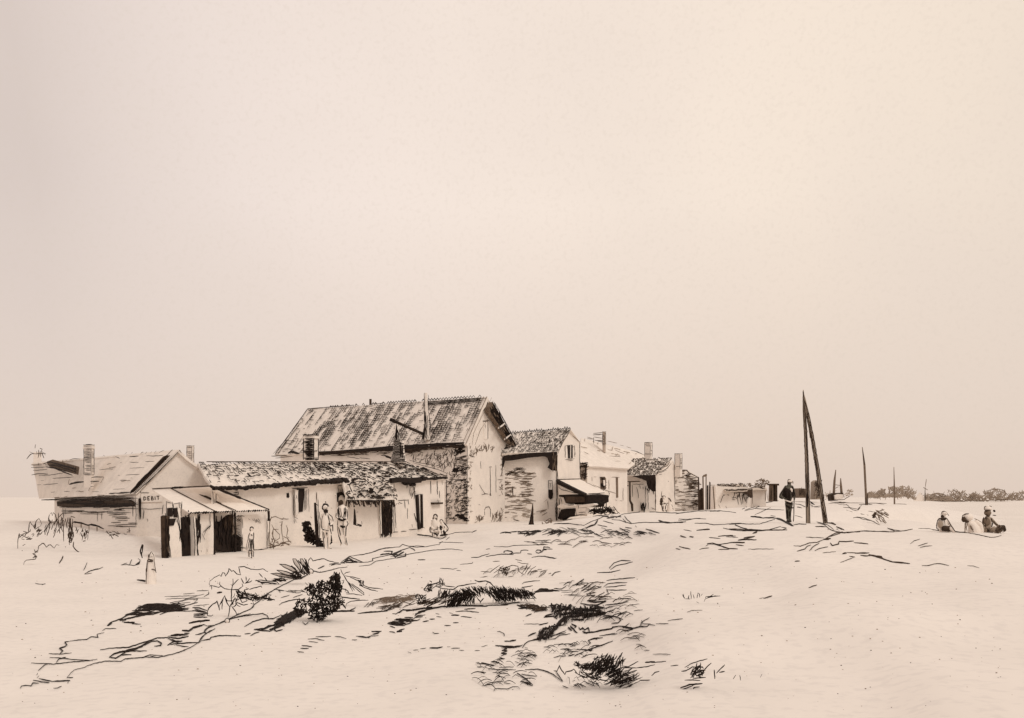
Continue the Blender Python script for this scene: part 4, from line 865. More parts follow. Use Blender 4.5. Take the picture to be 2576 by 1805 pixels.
# goods heap right of the stall
def clump(name, Y, k, polys, lines='', label='', cat='bush', m=INK, w=3.0, spread=.25, fl=None, group=None, mid=None):
    """a plant of many short stems spread through depth; polys: (poly, n, angle, length, jitter)"""
    mb = MB()
    if k >= 21 or name in ('leafy_shrub', 'young_tree', 'creeping_shrub', 'bank_tuft'):   # stand it on the ground seen at its foot
        allp = [zt(k, po[0][i], po[0][i + 1]) for po in polys for i in range(0, len(po[0]), 2)] + [q for _, px in parse(k, lines, w) for q in px]
        ymx = max(p[1] for p in allp); foot = [p for p in allp if p[1] > ymx - 12]
        spread = spread * .6
        Y = min(G(p[0], p[1], 0).y for p in foot) + spread
        Y = min(Y, min(G(p[0], p[1], 0).y for p in allp if p[1] > ymx - 40) + spread)
    for po in polys:
        for s in hatch(zp(k, *po[0]), po[1], po[2], po[3], po[4], po[5] if len(po) > 5 else .5):
            dy = R.uniform(-spread, spread); lean = R.uniform(-.15, .15)
            y0 = s[0][1]
            ink(mb, lambda x, y: P(x, y, Y + dy + lean * (y - y0) / 30.0), s, w * R.uniform(.6, 1.35), po[6] if len(po) > 6 else m)
    for wd, px in parse(k, lines, w):
        dy = R.uniform(-spread, spread) * .6
        ink(mb, lambda x, y: P(x, y, Y + dy), px, wd, m)
    if mid: mid(mb)
    return mb.build(name, None, label=label, cat=cat, group=group)
clump('scrub_bush', 60.5, 5, [((520, 1265, 600, 1250, 690, 1250, 690, 1310, 530, 1310), 60, 10, 14, 30), ((680, 1230, 790, 1240, 830, 1290, 900, 1330, 870, 1370, 780, 1350, 690, 1310), 70, -25, 14, 40)],
      '2.4:740 1240 790 1290 830 1330;2.2:790 1240 830 1230 870 1290 910 1320;5:530 1280 680 1280;5:700 1320 860 1360;2.2:820 1220 840 1260', 'dark tangled heap of brush on the ground at the right end of the market stall', 'bush')

WS = 0.85
# ------------------------------------------------------------------ people
def person(name, k, Y, limbs, label, body=CLOTH, seams='', sm=INK, vox=.009, head=None, hair=(), hands=(), face=None, extra=None, group=None):
    """limbs: lists of (x, y, radius, depth) in picture units of zoom k; one remeshed body"""
    sc = ZR[k][2]; u = Y / F
    def T(x, y, d=0.0): a, b = zt(k, x, y); return P(a, b, Y + d)
    low = max((p[1] + p[2]) for l in limbs for p in l); xs_ = [p[0] for l in limbs for p in l]
    base = T(sum(xs_) / len(xs_), low); root = empty(name, base, label, 'person', group)
    mb = MB()
    for l in limbs:
        pts = [T(p[0], p[1], p[3] if len(p) > 3 else 0) for p in l]; rr = [p[2] / sc * u for p in l]
        for a, b, ra, rb in zip(pts, pts[1:], rr, rr[1:]):
            n = 4; mb.tube([a.lerp(b, t / n) for t in range(n + 1)], [ra + (rb - ra) * t / n for t in range(n + 1)], body, 12)
        for p, r in zip(pts, rr): mb.ball(p, r, r * .9, r, body, 12, 8)
    if head:
        x, y, r = head[:3]; d = head[3] if len(head) > 3 else 0; c = T(x, y, d); q = r / sc * u
        mb.ball(c, q * .86, q * .98, q * 1.08, body, 14, 10)
        fd = Vector(face) if face else Vector((0, 1, 0))
        mb.tube([c + fd * q * .7 + Vector((0, 0, q * .15)), c + fd * q * 1.22 - Vector((0, 0, q * .12)), c + fd * q * .85 - Vector((0, 0, q * .25))], [q * .14, q * .2, q * .12], body, 6)
        sd_ = fd.cross(Vector((0, 0, 1))).normalized()
        for s_ in (-1, 1): mb.ball(c + sd_ * s_ * q * .86, q * .16, q * .16, q * .26, body, 6, 5)
    for (x, y, d, dx, dz, side) in hands:     # palm, four unequal bent fingers and a thumb
        c = T(x, y, d); dr = Vector((dx, 0, dz)).normalized(); sp = Vector((0, 1, 0)); bend = Vector((side * .5, 0, 0))
        mb.ball(c + dr * .04, .034, .028, .045, body, 8, 6)
        for i, ln in enumerate((.066, .078, .072, .056)):
            a = c + dr * .07 + sp * (.024 * (i - 1.5)); b_ = a + dr * ln * .55 + bend * .01; c2 = b_ + (dr + bend * .9).normalized() * ln * .5
            mb.tube([a, b_, c2], [.0095, .009, .007], body, 6)
        a = c + dr * .03 - sp * .03; mb.tube([a, a + (dr * .6 - sp * .8).normalized() * .04, a + (dr - sp * .5).normalized() * .07], [.012, .011, .008], body, 6)
    mb.build('body', root, smooth=True, remesh=vox)
    if head and face:
        mb = MB()
        for s_ in (-1, 1):
            mb.ball(T(*head[:2], d=(head[3] if len(head) > 3 else 0)) + fd * q * .9 + sd_ * s_ * q * .34 + Vector((0, 0, q * .12)), q * .1, q * .1, q * .08, INK, 6, 5); mb.build('eye', root); mb = MB()
        hc = T(head[0], head[1], head[3] if len(head) > 3 else 0)
        mb.tube([hc + fd * q * .98 - sd_ * q * .2 - Vector((0, 0, q * .48)), hc + fd * q * 1.02 - Vector((0, 0, q * .5)), hc + fd * q * .98 + sd_ * q * .2 - Vector((0, 0, q * .48))], q * .05, INK2, 5)
        mb.build('mouth', root)
    for nm, balls, m, ls in hair:
        mb = MB()
        for (x, y, rx, rz, d) in balls: mb.ball(T(x, y, d), rx / sc * u, rx / sc * u, rz / sc * u, m, 12, 8)
        def fh(a, b):
            best = -head[2] / sc * u * .3
            for (x, y, rx, rz, d) in balls:
                x0, y0 = zt(k, x, y); q2 = 1 - ((a - x0) * sc / rx) ** 2 - ((b - y0) * sc / rz) ** 2
                best = min(best, d - math.sqrt(max(0, q2)) * rx / sc * u)
            return P(a, b, Y + best - .008)
        for wd, px in parse(k, ls, 2.4): ink(mb, fh, px, wd, INK2 if m in (CLOTH, INK3) else m, jit=.2, step=2.0)
        mb.build(nm, root)
    if seams:
        mb = MB()
        for wd, px in parse(k, seams, 2.2):
            # each seam lies on the near surface of the limb under it
            def fs(a, b):
                best = None
                for l in limbs + ([[(head[0], head[1], head[2] * .9), (head[0], head[1] + 1, head[2] * .9)]] if head else []):
                    for p, q_ in zip(l, l[1:]):
                        x0, y0 = zt(k, p[0], p[1]); x1, y1 = zt(k, q_[0], q_[1]); dx, dy = x1 - x0, y1 - y0
                        t = max(0, min(1, ((a - x0) * dx + (b - y0) * dy) / (dx * dx + dy * dy + 1e-6)))
                        r = (p[2] + (q_[2] - p[2]) * t) / sc; dd = math.hypot(a - x0 - dx * t, b - y0 - dy * t)
                        dpt = (p[3] if len(p) > 3 else 0) * (1 - t) + (q_[3] if len(q_) > 3 else 0) * t
                        s_ = dpt - math.sqrt(max(0, r * r - dd * dd)) * u * .9
                        if dd < r * 1.35 and (best is None or s_ < best): best = s_
                return P(a, b, Y + (best if best is not None else 0) - .012)
            ink(mb, fs, px, wd, sm, jit=.2, step=2.5)
        mb.build('clothing_folds', root)
    if extra:
        for nm, fn in extra: mb = MB(); fn(mb, T, u); mb.build(nm, root)
    return root
def feet(mb_=None): pass
# bearded man talking
person('person', 2, 38.5, [
    [(1764, 835, 14), (1766, 870, 30), (1765, 920, 40), (1768, 970, 43), (1780, 1020, 42)],
    [(1740, 872, 20), (1790, 872, 20)],
    [(1798, 880, 16), (1822, 905, 13), (1846, 925, 11, -.02), (1832, 950, 10, -.1), (1812, 968, 9, -.2)],
    [(1738, 880, 17), (1724, 930, 14), (1722, 980, 12), (1738, 1012, 10, -.15)],
    [(1762, 1030, 27), (1752, 1100, 19), (1762, 1180, 13), (1762, 1200, 12), (1768, 1204, 10, -.18)],
    [(1796, 1030, 26), (1806, 1100, 18), (1800, 1175, 12), (1802, 1196, 11), (1816, 1200, 9, -.15)]],
    'bearded man in a loose pale shirt standing by the leaning dark post, hand at waist', hands=((1812, 968, -.2, -.4, -.8, -1), (1738, 1012, -.15, .4, -.9, 1)),
    head=(1766, 785, 30), face=(.55, -.8, .0),
    hair=(('hair', [(1766, 768, 31, 22, .03), (1745, 790, 18, 28, .05)], INK, '3:1765 725 1770 745;2.6:1740 760 1755 745;2.6:1790 760 1800 780'), ('beard', [(1768, 825, 24, 20, -.09)], INK, '3:1745 810 1760 850;3:1790 815 1785 845')),
    seams='2.6:1738 870 1725 930 1722 1000;2.4:1720 960 1735 1010 1800 1025;2.4:1795 850 1830 880 1848 930;2.6:1790 860 1800 910 1812 955;4:1800 945 1815 975 1835 970;2.4:1740 1010 1748 1060 1758 1100;2.4:1800 990 1820 970;3:1838 960 1840 1030;2.6:1730 1030 1745 1100 1755 1200;4:1775 1040 1782 1070;4.5:1822 1070 1828 1140 1812 1160;2.6:1815 1000 1825 1060;2.4:1785 1090 1790 1190;3:1750 1190 1760 1215;3:1805 1190 1830 1210;2.2:1765 850 1770 870;2:1730 900 1728 960')
# man seen from behind, in braces
person('person', 13, 38.7, [
    [(360, 395, 38), (385, 440, 75), (395, 540, 92), (395, 640, 90), (395, 720, 92)],
    [(320, 450, 42), (460, 450, 42)],
    [(305, 460, 44), (262, 570, 36), (255, 660, 32, -.03), (320, 705, 26, -.16)],
    [(470, 460, 44), (500, 570, 36), (498, 670, 32, -.03), (440, 715, 26, -.16)],
    [(350, 760, 78), (345, 830, 80), (335, 950, 58), (345, 1100, 42), (365, 1270, 30), (362, 1300, 26), (350, 1320, 22, .16)],
    [(450, 760, 78), (455, 830, 80), (455, 950, 56), (460, 1100, 40), (480, 1270, 28), (482, 1300, 26), (498, 1320, 22, .16)]],
    'man seen from behind in dark braces and pale trousers, standing at the doorway', hands=((320, 705, -.16, .8, .1, 1), (440, 715, -.16, -.8, .1, -1)),
    head=(358, 330, 62), face=(.2, .97, 0),
    hair=(('hair', [(352, 325, 66, 62, -.02)], INK2, '3:310 300 330 270 380 265 410 300;3:300 360 330 390 400 390 430 410;3:330 300 350 320 340 340;2.6:370 300 390 320'),),
    seams='4:300 430 320 560 360 690;3.5:280 470 290 600 310 690;3:470 430 470 560 450 680;2.6:250 570 235 660 280 700;2.6:500 470 520 600 505 720;2.4:310 560 290 650;9:285 705 380 722 470 715;3:440 600 460 520;3:280 740 275 900 290 1050;2.6:500 750 530 830 490 890 480 1000;2.6:410 750 412 900 415 1080;7:340 870 400 900 460 885;5:370 890 400 920;3.6:290 1050 320 1150 370 1300;3:480 900 478 1000 470 1120;2.6:480 1150 485 1230 510 1330;2.4:460 1240 455 1310;3:300 900 330 1000 350 1100;2.4:345 450 375 640 400 690;2.4:440 440 430 600 410 690')
# child
person('person', 2, 32.8, [
    [(1018, 1028, 9), (1018, 1050, 19), (1014, 1085, 22), (1008, 1110, 27), (1004, 1150, 34), (1004, 1200, 38), (1003, 1222, 36)],
    [(1000, 1045, 9), (990, 1080, 8), (985, 1105, 7, -.06)], [(1032, 1045, 9), (1040, 1085, 8), (1038, 1120, 7, -.04)],
    [(988, 1220, 11), (990, 1290, 8), (984, 1297, 8, -.06)], [(1020, 1220, 11), (1022, 1290, 8), (1030, 1298, 8, -.06)]],
    'small child in a dark striped skirt standing alone in front of the awning shed', vox=.009,
    head=(1020, 1005, 18), face=(.8, -.6, 0),
    hair=(('hair', [(1019, 999, 21, 19, .02), (1008, 1012, 12, 18, .04)], INK, '2.6:1000 995 1020 983 1038 995'),),
    seams='2.4:1000 1045 985 1080 980 1130;2.4:1038 1040 1042 1100;3:1010 1060 1025 1075;3:985 1100 960 1215;3:1000 1100 980 1220;3:1010 1110 1000 1225;3:1020 1110 1018 1228;4:1030 1110 1040 1210;3:1035 1150 1042 1225;2.4:965 1215 1035 1230;2.6:990 1225 992 1290;3:1015 1230 1022 1300;2.4:1038 1230 1036 1290;3:1010 1290 1040 1320;3:1040 1090 1030 1130')
# man with a stick on the right
person('person', 9, 38.8, [
    [(540, 300, 36), (520, 350, 62), (500, 450, 105), (485, 560, 120), (485, 660, 122), (500, 760, 112), (510, 860, 105)],
    [(430, 400, 52), (340, 520, 44), (270, 620, 36, -.05), (300, 680, 30, -.15), (350, 710, 28, -.25)],
    [(595, 400, 50), (650, 520, 40), (675, 640, 34), (668, 720, 28, -.08)],
    [(470, 880, 74), (470, 1000, 58), (470, 1150, 48), (485, 1330, 38), (470, 1400, 32, -.1)],
    [(560, 880, 70), (545, 1000, 56), (535, 1150, 44), (535, 1330, 36), (560, 1390, 30, -.1)]],
    'man in dark jacket and pale cap with a walking stick, by the twin pole', body=SLATE, hands=((668, 720, -.08, -.1, -1, -1), (350, 710, -.25, .9, -.3, 1)),
    head=(535, 262, 56), face=(.6, .75, 0), sm=INK,
    hair=(('cap', [(540, 228, 74, 46, 0), (570, 250, 66, 34, .05)], CLOTH, ''), ('cap_band', [(500, 280, 40, 40, -.01)], INK2, '2.4:470 250 490 180 560 190 630 250 630 310;2.4:560 200 620 240')),
    seams='3:420 380 350 500 250 620;4:250 620 245 700 330 740;3:600 380 660 520 700 680;8:470 500 440 700;8:520 560 540 740;6:400 700 560 780;6:440 850 600 880;6:420 930 560 1010;5:560 1000 640 1000;4:440 1060 450 1330;4:540 1100 545 1250;3:480 1050 470 1300;4:450 1380 560 1400',
    extra=(('walking_stick', lambda mb, T, u: mb.tube([T(640, 1395, -.1), T(655, 1200, -.1), T(655, 1020, -.1), T(660, 800, -.1), T(672, 715, -.08)], [.018, .018, .02, .02, .022], INK2, 6)),
           ('jacket', lambda mb, T, u: [mb.ball(T(x, y, -.02), rx / 11.494 * u, rx * .9 / 11.494 * u, rz / 11.494 * u, INK, 14, 10) for x, y, rx, rz in ((470, 540, 122, 140), (460, 680, 122, 90), (390, 600, 80, 110), (560, 600, 90, 120), (310, 640, 66, 56))]),
           ('white_sash', lambda mb, T, u: [mb.tube([T(400, 775, -.12), T(470, 800, -.2), T(560, 830, -.2), T(600, 790, -.18), T(610, 740, -.16)], [.025] * 5, CLOTH, 6)]), ('shirt_sleeve', lambda mb, T, u: mb.tube([T(560, 440, -.13), T(590, 470, -.15), T(600, 540, -.15)], [.03, .045, .02], CLOTH, 6))))
# seated pair by the cottage wall
person('person', 10, 49.5, [
    [(620, 630, 60), (600, 700, 110), (590, 820, 140), (585, 950, 150), (590, 1060, 150)],
    [(500, 730, 50), (470, 850, 46), (480, 1000, 40, -.15), (560, 1080, 36, -.2)], [(690, 730, 50), (730, 860, 42), (740, 1000, 38, -.12)],
    [(520, 1120, 90), (640, 1180, 85, -.3), (760, 1200, 60, -.5)], [(470, 1150, 80), (500, 1250, 60, -.35), (590, 1460, 42, -.35)], [(760, 1210, 55, -.5), (740, 1290, 45, -.45), (700, 1400, 38, -.45)]],
    'larger of two people sitting at the cottage corner, in a loose pale blouse', vox=.014,
    head=(625, 540, 88), face=(.5, -.85, 0), hair=(('hair', [(618, 500, 92, 62, .03), (545, 590, 45, 60, .05), (690, 620, 40, 42, .05)], INK3, '3:530 520 570 430 640 410 710 460 730 560;6:545 560 530 640;6:600 580 680 650'),),
    seams='2.4:450 700 480 720;2.6:395 970 440 1060 520 1130 610 1130;2.4:590 1100 760 1090;2.4:720 930 740 1060 790 1000;3.4:395 970 385 1100 400 1240;2.6:400 1200 550 1260 760 1250;5:580 1290 700 1330 690 1390;3:490 1270 500 1400;3:780 1240 720 1390;3:540 1440 600 1500 720 1520;2.4:690 650 700 700')
person('person', 10, 49.0, [
    [(905, 810, 50), (950, 850, 80), (1010, 930, 120), (1040, 1030, 140), (1030, 1100, 130)],
    [(1000, 830, 50), (1110, 900, 40), (1190, 1000, 38, -.05), (1190, 1090, 34, -.15)], [(880, 880, 46), (870, 980, 44, -.1), (900, 1080, 38, -.2)],
    [(1040, 1120, 90), (1060, 1230, 70, -.2), (1040, 1340, 60, -.2)], [(940, 1100, 80), (930, 1230, 50, -.3), (920, 1350, 44, -.3), (860, 1380, 36, -.4)]],
    'smaller person huddled with dark sleeves, sitting on the ground at the cottage corner', vox=.014,
    head=(900, 735, 80), face=(-.6, -.8, 0), hair=(('hair', [(910, 700, 82, 56, .03), (960, 760, 40, 60, .05)], INK2, '3:830 740 850 670 900 650 960 690;3:860 800 940 800'),),
    seams='8:870 930 860 1060 910 1130;5:900 950 920 1050;4:1000 770 1080 870 1160 950;3:1160 940 1210 1040 1180 1150 1080 1210;10:990 1150 1050 1260 1040 1320;4:1030 950 1050 1020;6:840 1370 1040 1340 1190 1330;3:900 1150 900 1280;2.6:720 1520 900 1500 1130 1400;3:960 1180 1040 1150')
# stooping couple by the small house
person('person', 12, 78.5, [
    [(690, 540, 62), (620, 620, 90), (580, 730, 95), (560, 840, 90)], [(660, 640, 50), (740, 760, 40, -.1), (830, 800, 34, -.15)],
    [(590, 880, 70), (605, 1050, 56), (620, 1270, 40)], [(640, 900, 60), (680, 1080, 50), (700, 1270, 38)]],
    'stooping person with a dark hunched back in front of the small pale gable', body=CLOTH, vox=.02, sm=INK2,
    head=(700, 480, 92, -.05), face=(.8, -.5, 0), hair=(('hair', [(690, 455, 102, 80, 0)], INK3, '3:570 430 600 400 720 400 800 470'),),
    seams='9:560 500 540 650 500 760;10:500 760 540 860 600 860;7:600 620 570 760;3:620 860 800 820;3:540 900 600 1100 610 1260;3:640 960 650 1150;4:680 1220 690 1290')
person('person', 12, 79.0, [
    [(960, 540, 45), (1010, 600, 70), (1040, 720, 100), (1030, 860, 120), (1020, 1000, 140), (1010, 1180, 150), (1000, 1260, 140)],
    [(940, 640, 40), (880, 720, 36, -.1), (850, 800, 34, -.15)], [(870, 1220, 34), (850, 1300, 32)]],
    'pale bending person in a wide light skirt facing the one with a dark hunched back', vox=.02, sm=INK2,
    head=(960, 500, 60), face=(-.9, -.4, 0), hair=(('head_scarf', [(975, 490, 66, 62, .02)], CLOTH, ''),),
    seams='4:950 500 1040 590 1110 740;3:1130 880 1180 1020;2.2:1190 1080 1240 1170;3:860 820 790 1000 770 1180;4:790 1200 860 1320;2.4:640 850 800 810 950 810')
# three seated figures on the bank
person('person', 11, 27.6, [
    [(405, 370, 30), (400, 420, 66), (390, 500, 88), (400, 590, 108), (420, 680, 112), (420, 760, 100)],
    [(310, 450, 38), (280, 550, 34, -.05), (300, 650, 30, -.12)], [(470, 440, 34), (540, 540, 28), (600, 610, 24, -.1)],
    [(480, 700, 60), (580, 640, 50, -.2), (640, 700, 36, -.25), (690, 760, 30, -.25)]],
    'person in dark waistcoat and white cap, leftmost of three seated on the bank', sm=INK2, vox=.011,
    head=(410, 320, 56), face=(.7, .6, 0), hair=(('cap', [(425, 290, 68, 46, 0)], CLOTH, '2.4:345 320 370 250 420 235 480 270 530 340'), ('hair', [(385, 355, 44, 40, -.01)], INK2, '')),
    seams='3.4:260 460 300 410 340 400;2.6:260 460 240 560 245 640 300 690;3.4:480 400 540 500 600 600 680 710;6:340 400 470 400;3:310 440 380 540 370 620;2.4:420 430 440 540 440 570;2.4:300 560 330 640;2.4:600 610 690 720 750 740;3:360 660 390 700',
    extra=(('dark_apron', lambda mb, T, u: [mb.ball(T(x, y, -.16), rx / 9.333 * u, rx * .7 / 9.333 * u, rz / 9.333 * u, m, 12, 8) for x, y, rx, rz, m in ((450, 640, 92, 66, INK2), (540, 645, 84, 66, INK2), (330, 540, 62, 90, INK4), (400, 420, 70, 34, INK2))]),))
person('person', 11, 27.2, [
    [(960, 470, 34), (1010, 520, 66), (1080, 570, 100), (1120, 660, 130), (1130, 760, 140)],
    [(930, 530, 34), (925, 620, 34, -.05), (930, 740, 34, -.1)], [(1180, 500, 60), (1260, 560, 60), (1290, 680, 60), (1280, 760, 60)]],
    'person in large round pale hat, middle one of three seated on the bank', sm=INK3, vox=.011,
    head=(935, 440, 52), face=(-.7, .6, 0), hair=(('hair', [(880, 430, 52, 66, -.06), (950, 480, 50, 30, -.1)], INK2, ''), ('hat', [(985, 380, 112, 90, 0)], CLOTH, '3:840 400 850 340 920 300 1000 295;9:850 380 890 450 930 480;5:900 460 960 490 1000 480'),),
    seams='2.6:920 500 915 620 905 720;3:880 720 930 750 980 780;2.6:970 520 940 620 960 720;5:1030 570 1060 640 1100 680;2.6:1080 690 1110 720;2.4:1130 410 1220 450 1300 500;2:1000 770 1200 750;2.4:1330 560 1350 640')
person('person', 11, 27.4, [
    [(1440, 340, 34), (1440, 400, 66), (1430, 500, 96), (1420, 600, 96), (1440, 720, 100), (1450, 790, 90)],
    [(1520, 420, 40), (1600, 500, 34), (1670, 570, 30, -.1)], [(1350, 430, 36), (1340, 540, 34, -.05), (1360, 640, 30, -.15)],
    [(1500, 730, 60), (1600, 640, 52, -.25), (1640, 740, 40, -.3)]],
    'bearded person in tall pale hat, rightmost of three seated on the bank', body=INK4, sm=INK2, vox=.011,
    head=(1440, 265, 72), face=(-.1, -.95, 0), hair=(('beard', [(1440, 275, 80, 72, -.06)], INK3, '4:1410 310 1440 350 1500 340;4:1360 200 1400 230 1520 210'), ('hat', [(1445, 180, 92, 50, 0), (1450, 140, 62, 40, 0)], CLOTH, '2.4:1360 180 1370 130 1400 115;4:1480 115 1530 130;6:1570 215 1620 245')),
    seams='6:1400 370 1410 480;4:1350 380 1330 480 1340 560;4:1440 400 1450 480;3:1480 480 1500 560;4:1560 500 1540 590 1480 640;4:1470 600 1480 740;4:1360 560 1400 650;3:1560 330 1640 340;3:1580 460 1640 540 1690 560;3:1380 500 1385 600;3:1520 400 1560 480;4:1440 640 1450 740',
    extra=(('vest', lambda mb, T, u: mb.ball(T(1415, 500, -.045), 88 / 9.333 * u, 78 / 9.333 * u, 112 / 9.333 * u, INK3, 14, 10)),))
mb = MB(); u_ = 27.0 / F / 9.333
def T11(x, y, d=0): a, b_ = zt(11, x, y); return P(a, b_, 27.0 + d)
for x, y, rx, rz, m in ((1720, 650, 82, 92, INK3), (1800, 610, 60, 50, INK2), (1840, 670, 38, 46, INK2), (1690, 700, 66, 56, INK3)): mb.ball(T11(x, y), rx * u_, rx * .8 * u_, rz * u_, m, 10, 7)
for s_ in hatch(zp(11, 1600, 700, 1700, 560, 1860, 580, 1870, 700, 1720, 780), 50, 60, 6, 40): ink(mb, lambda x, y: P(x, y, 26.8), s_, 1.8, INK2)
mb.build('cloth_bundle', None, label='dark brown cloth bundle on the ground beside the rightmost seated figure', cat='bundle')

WS = 0.8
# ------------------------------------------------------------------ posts and boats
def pole(name, Y, pts, rr, m, label, cat='post', fac=6, group=None, k=0, ext=None):
    mb = MB(); q = [P(*zt(k, x, y), Y) for x, y in pts]; mb.tube(q, [r * Y / F for r in rr], m, fac)
    if ext: ext(mb)
    return mb.build(name, None, label=label, cat=cat, group=group)
t = empty('twin_pole', G(2050, 1316, 0), 'tall twin pole of two rough timbers joined at the top, beside the stick man', 'pole')
mb = MB(); Yp = 39.0
q = [P(x, y, Yp) for x, y in ((2033, 1321), (2031.5, 1240), (2029, 1150), (2026, 1080), (2023, 1030), (2020.5, 980))]
mb.tube(q, [r * Yp / F for r in (5.8, 5.4, 4.6, 4.4, 4.2, 1.0)], INK4, 8)
for dx, wd, m in ((-4.6, 2.6, INK2), (4.4, 3, INK2), (.8, 1.6, INK2)):
    inks(mb, lambda x, y: P(x, y, Yp - .085), [(wd, [(2033 + dx, 1318), (2031.5 + dx * .95, 1240), (2029 + dx * .85, 1150), (2026 + dx * .75, 1080), (2023 + dx * .6, 1030), (2020.5 + dx * .2, 984)])], m)
inks(mb, lambda x, y: P(x, y, Yp - .09), [(4, [(2030, 1190), (2031.5, 1235)]), (5, [(2031, 1235), (2032, 1275)]), (3, [(2026, 1318), (2040, 1316)])], INK)
mb.build('upright', t)
mb = MB(); q = [P(x, y, Yp + .12) for x, y in ((2077, 1320), (2068, 1255), (2055, 1170), (2043, 1100), (2031, 1040), (2024, 1005), (2021, 988))]
mb.tube(q, [r * Yp / F for r in (6.2, 5.2, 4.6, 4.2, 4.2, 3.2, 1)], INK4, 8)
for dx, wd in ((-5, 2.6), (5, 3.2), (0, 2)):
    inks(mb, lambda x, y: P(x, y, Yp - .01), [(wd, [(2077 + dx, 1316), (2068 + dx * .9, 1255), (2055 + dx * .8, 1170), (2043 + dx * .75, 1100), (2031 + dx * .75, 1040), (2024, 1005)])], INK2)
for i in range(90):
    tt = R.random(); x = 2077 - 46 * tt; y = 1316 - 276 * tt
    if i % 2 and .25 < tt < .45: continue
    inks(mb, lambda a, b_: P(a, b_, Yp - .02), [(R.uniform(2, 3.4), [(x + R.uniform(-4, 4), y + R.uniform(-6, 6)), (x + R.uniform(-4, 4), y + R.uniform(-14, 14))])], INK2)
mb.build('leaning_brace', t)
pole('mooring_post', 88, ((2179.5, 1274), (2178, 1240), (2174.5, 1170), (2169, 1124)), (3.2, 2.8, 2.6, .8), INK3, 'tall thin wooden post standing on the bank right of the twin pole', ext=lambda mb: inks(mb, lambda x, y: P(x, y, 87.85), [(2.4, [(2170, 1132), (2176, 1170)]), (2.6, [(2182, 1240), (2183, 1270)]), (2.2, [(2176, 1250), (2178, 1272)])], INK2))
pole('mooring_post', 120, ((2250, 1268), (2249.5, 1220), (2248.5, 1174)), (2.0, 1.7, .6), INK3, 'faint far post between the tall bank post and the white sailboat')
bt = empty('moored_boat', P(2105, 1258, 110), 'small beached boat with two slanting spars, right of the twin pole', 'boat')
def bp(name, m, pts, Y=110, thick=1.2, ls='', lm=INK2, k=7):
    mb = MB(); mb.prism([P(*zt(k, pts[i], pts[i + 1]), Y) for i in range(0, len(pts), 2)], Vector((0, thick, 0)), m); inks(mb, lambda x, y: P(x, y, Y - .1), parse(k, ls, 2.2), lm); return mb.build(name, bt)
bp('cabin', INK2, (560, 1145, 600, 1125, 690, 1122, 690, 1140, 605, 1150, 608, 1190, 640, 1200, 570, 1205), ls='3:570 1140 575 1195;3:580 1130 590 1190')
bp('hull', CLOTH, (605, 1150, 640, 1135, 690, 1140, 695, 1170, 660, 1192, 612, 1190), Y=109.5, ls='2.2:605 1195 700 1190 760 1150;2.2:690 1140 700 1170')
for pts in (((592, 1140), (600, 1000), (613, 890)), ((672, 1130), (665, 1050), (662, 975))):
    mb = MB(); q = [P(*zt(7, x, y), 110.3) for x, y in pts]; mb.tube(q, [3.2 * 110 / F, 2.8 * 110 / F, 1 * 110 / F], INK3, 6); mb.build('spar', bt)
mb = MB(); inks(mb, lambda x, y: P(x, y, 110.2), parse(7, '2:600 1040 665 1050;2:605 1080 640 1060;2:585 1110 620 1100'), INK3); mb.build('rigging', bt)
sb = empty('sailboat', P(2325, 1266, 470), 'far sailboat with a pale sail and dark flat hull on the water', 'boat')
mb = MB(); mb.prism([P(*zt(8, x, y), 468) for x, y in ((835, 608), (900, 606), (1022, 612), (1015, 634), (930, 634), (870, 622))], Vector((0, 4, 0)), INK2); mb.build('hull', sb)
mb = MB(); mb.prism([P(*zt(8, x, y), 469) for x, y in ((792, 602), (830, 530), (882, 468), (935, 540), (942, 604))], Vector((0, .4, 0)), CLOTH); mb.build('sail', sb)
mb = MB(); mb.tube([P(*zt(8, 950, 612), 468.5), P(*zt(8, 948, 500), 468.5), P(*zt(8, 950, 400), 468.5)], [.22, .2, .1], INK2); inks(mb, lambda x, y: P(x, y, 468.4), parse(8, '2.6:925 405 985 440;2:905 480 900 500;1.8:965 290 955 400'), INK3); mb.build('mast', sb)

# ------------------------------------------------------------------ far woods
mb = MB()
def blob(poly, n, m, Y, w=2.6, ln=9, ang=60):
    n = int(n * 2.0)
    for s_ in hatch(zp(8, *poly), n, ang, ln, 45, .8):
        y_ = Y + R.uniform(-6, 6); ink(mb, lambda x, yy: P(x, yy, y_), s_, w * R.uniform(.6, 1.3), m)
blob((160, 470, 300, 465, 400, 440, 420, 500, 420, 525, 180, 535), 70, INK4, 420); blob((330, 440, 390, 435, 420, 500, 300, 510), 24, INK4, 420)
blob((460, 400, 600, 400, 700, 380, 640, 430, 590, 520, 440, 525), 60, INK4, 420); blob((600, 440, 700, 380, 830, 460, 790, 560, 720, 550, 640, 515), 50, INK4, 430)
blob((170, 505, 640, 505, 640, 530, 180, 532), 50, INK4, 415, 2.4, 14, 2)
blob((950, 500, 1150, 480, 1240, 530, 1280, 580, 960, 590), 70, INK4, 655, 2.4, 14, 10); blob((960, 550, 1280, 555, 1280, 600, 960, 600), 40, INK4, 650, 2.2, 20, 4)
blob((1260, 450, 1350, 430, 1500, 460, 1540, 560, 1300, 590), 40, INK4, 658); blob((1550, 500, 1620, 480, 1700, 520, 1700, 560, 1570, 555), 44, INK4, 656)
blob((1740, 450, 1900, 420, 2000, 430, 2080, 540, 1740, 570), 56, INK4, 660); blob((2060, 500, 2200, 470, 2400, 450, 2400, 580, 2060, 575), 90, INK4, 660)
blob((960, 540, 1240, 520, 1560, 520, 1800, 500, 2090, 540, 2090, 575, 960, 600), 90, INK4, 655, 2.6, 16, 8); blob((620, 480, 800, 460, 830, 560, 640, 530), 30, INK4, 430)
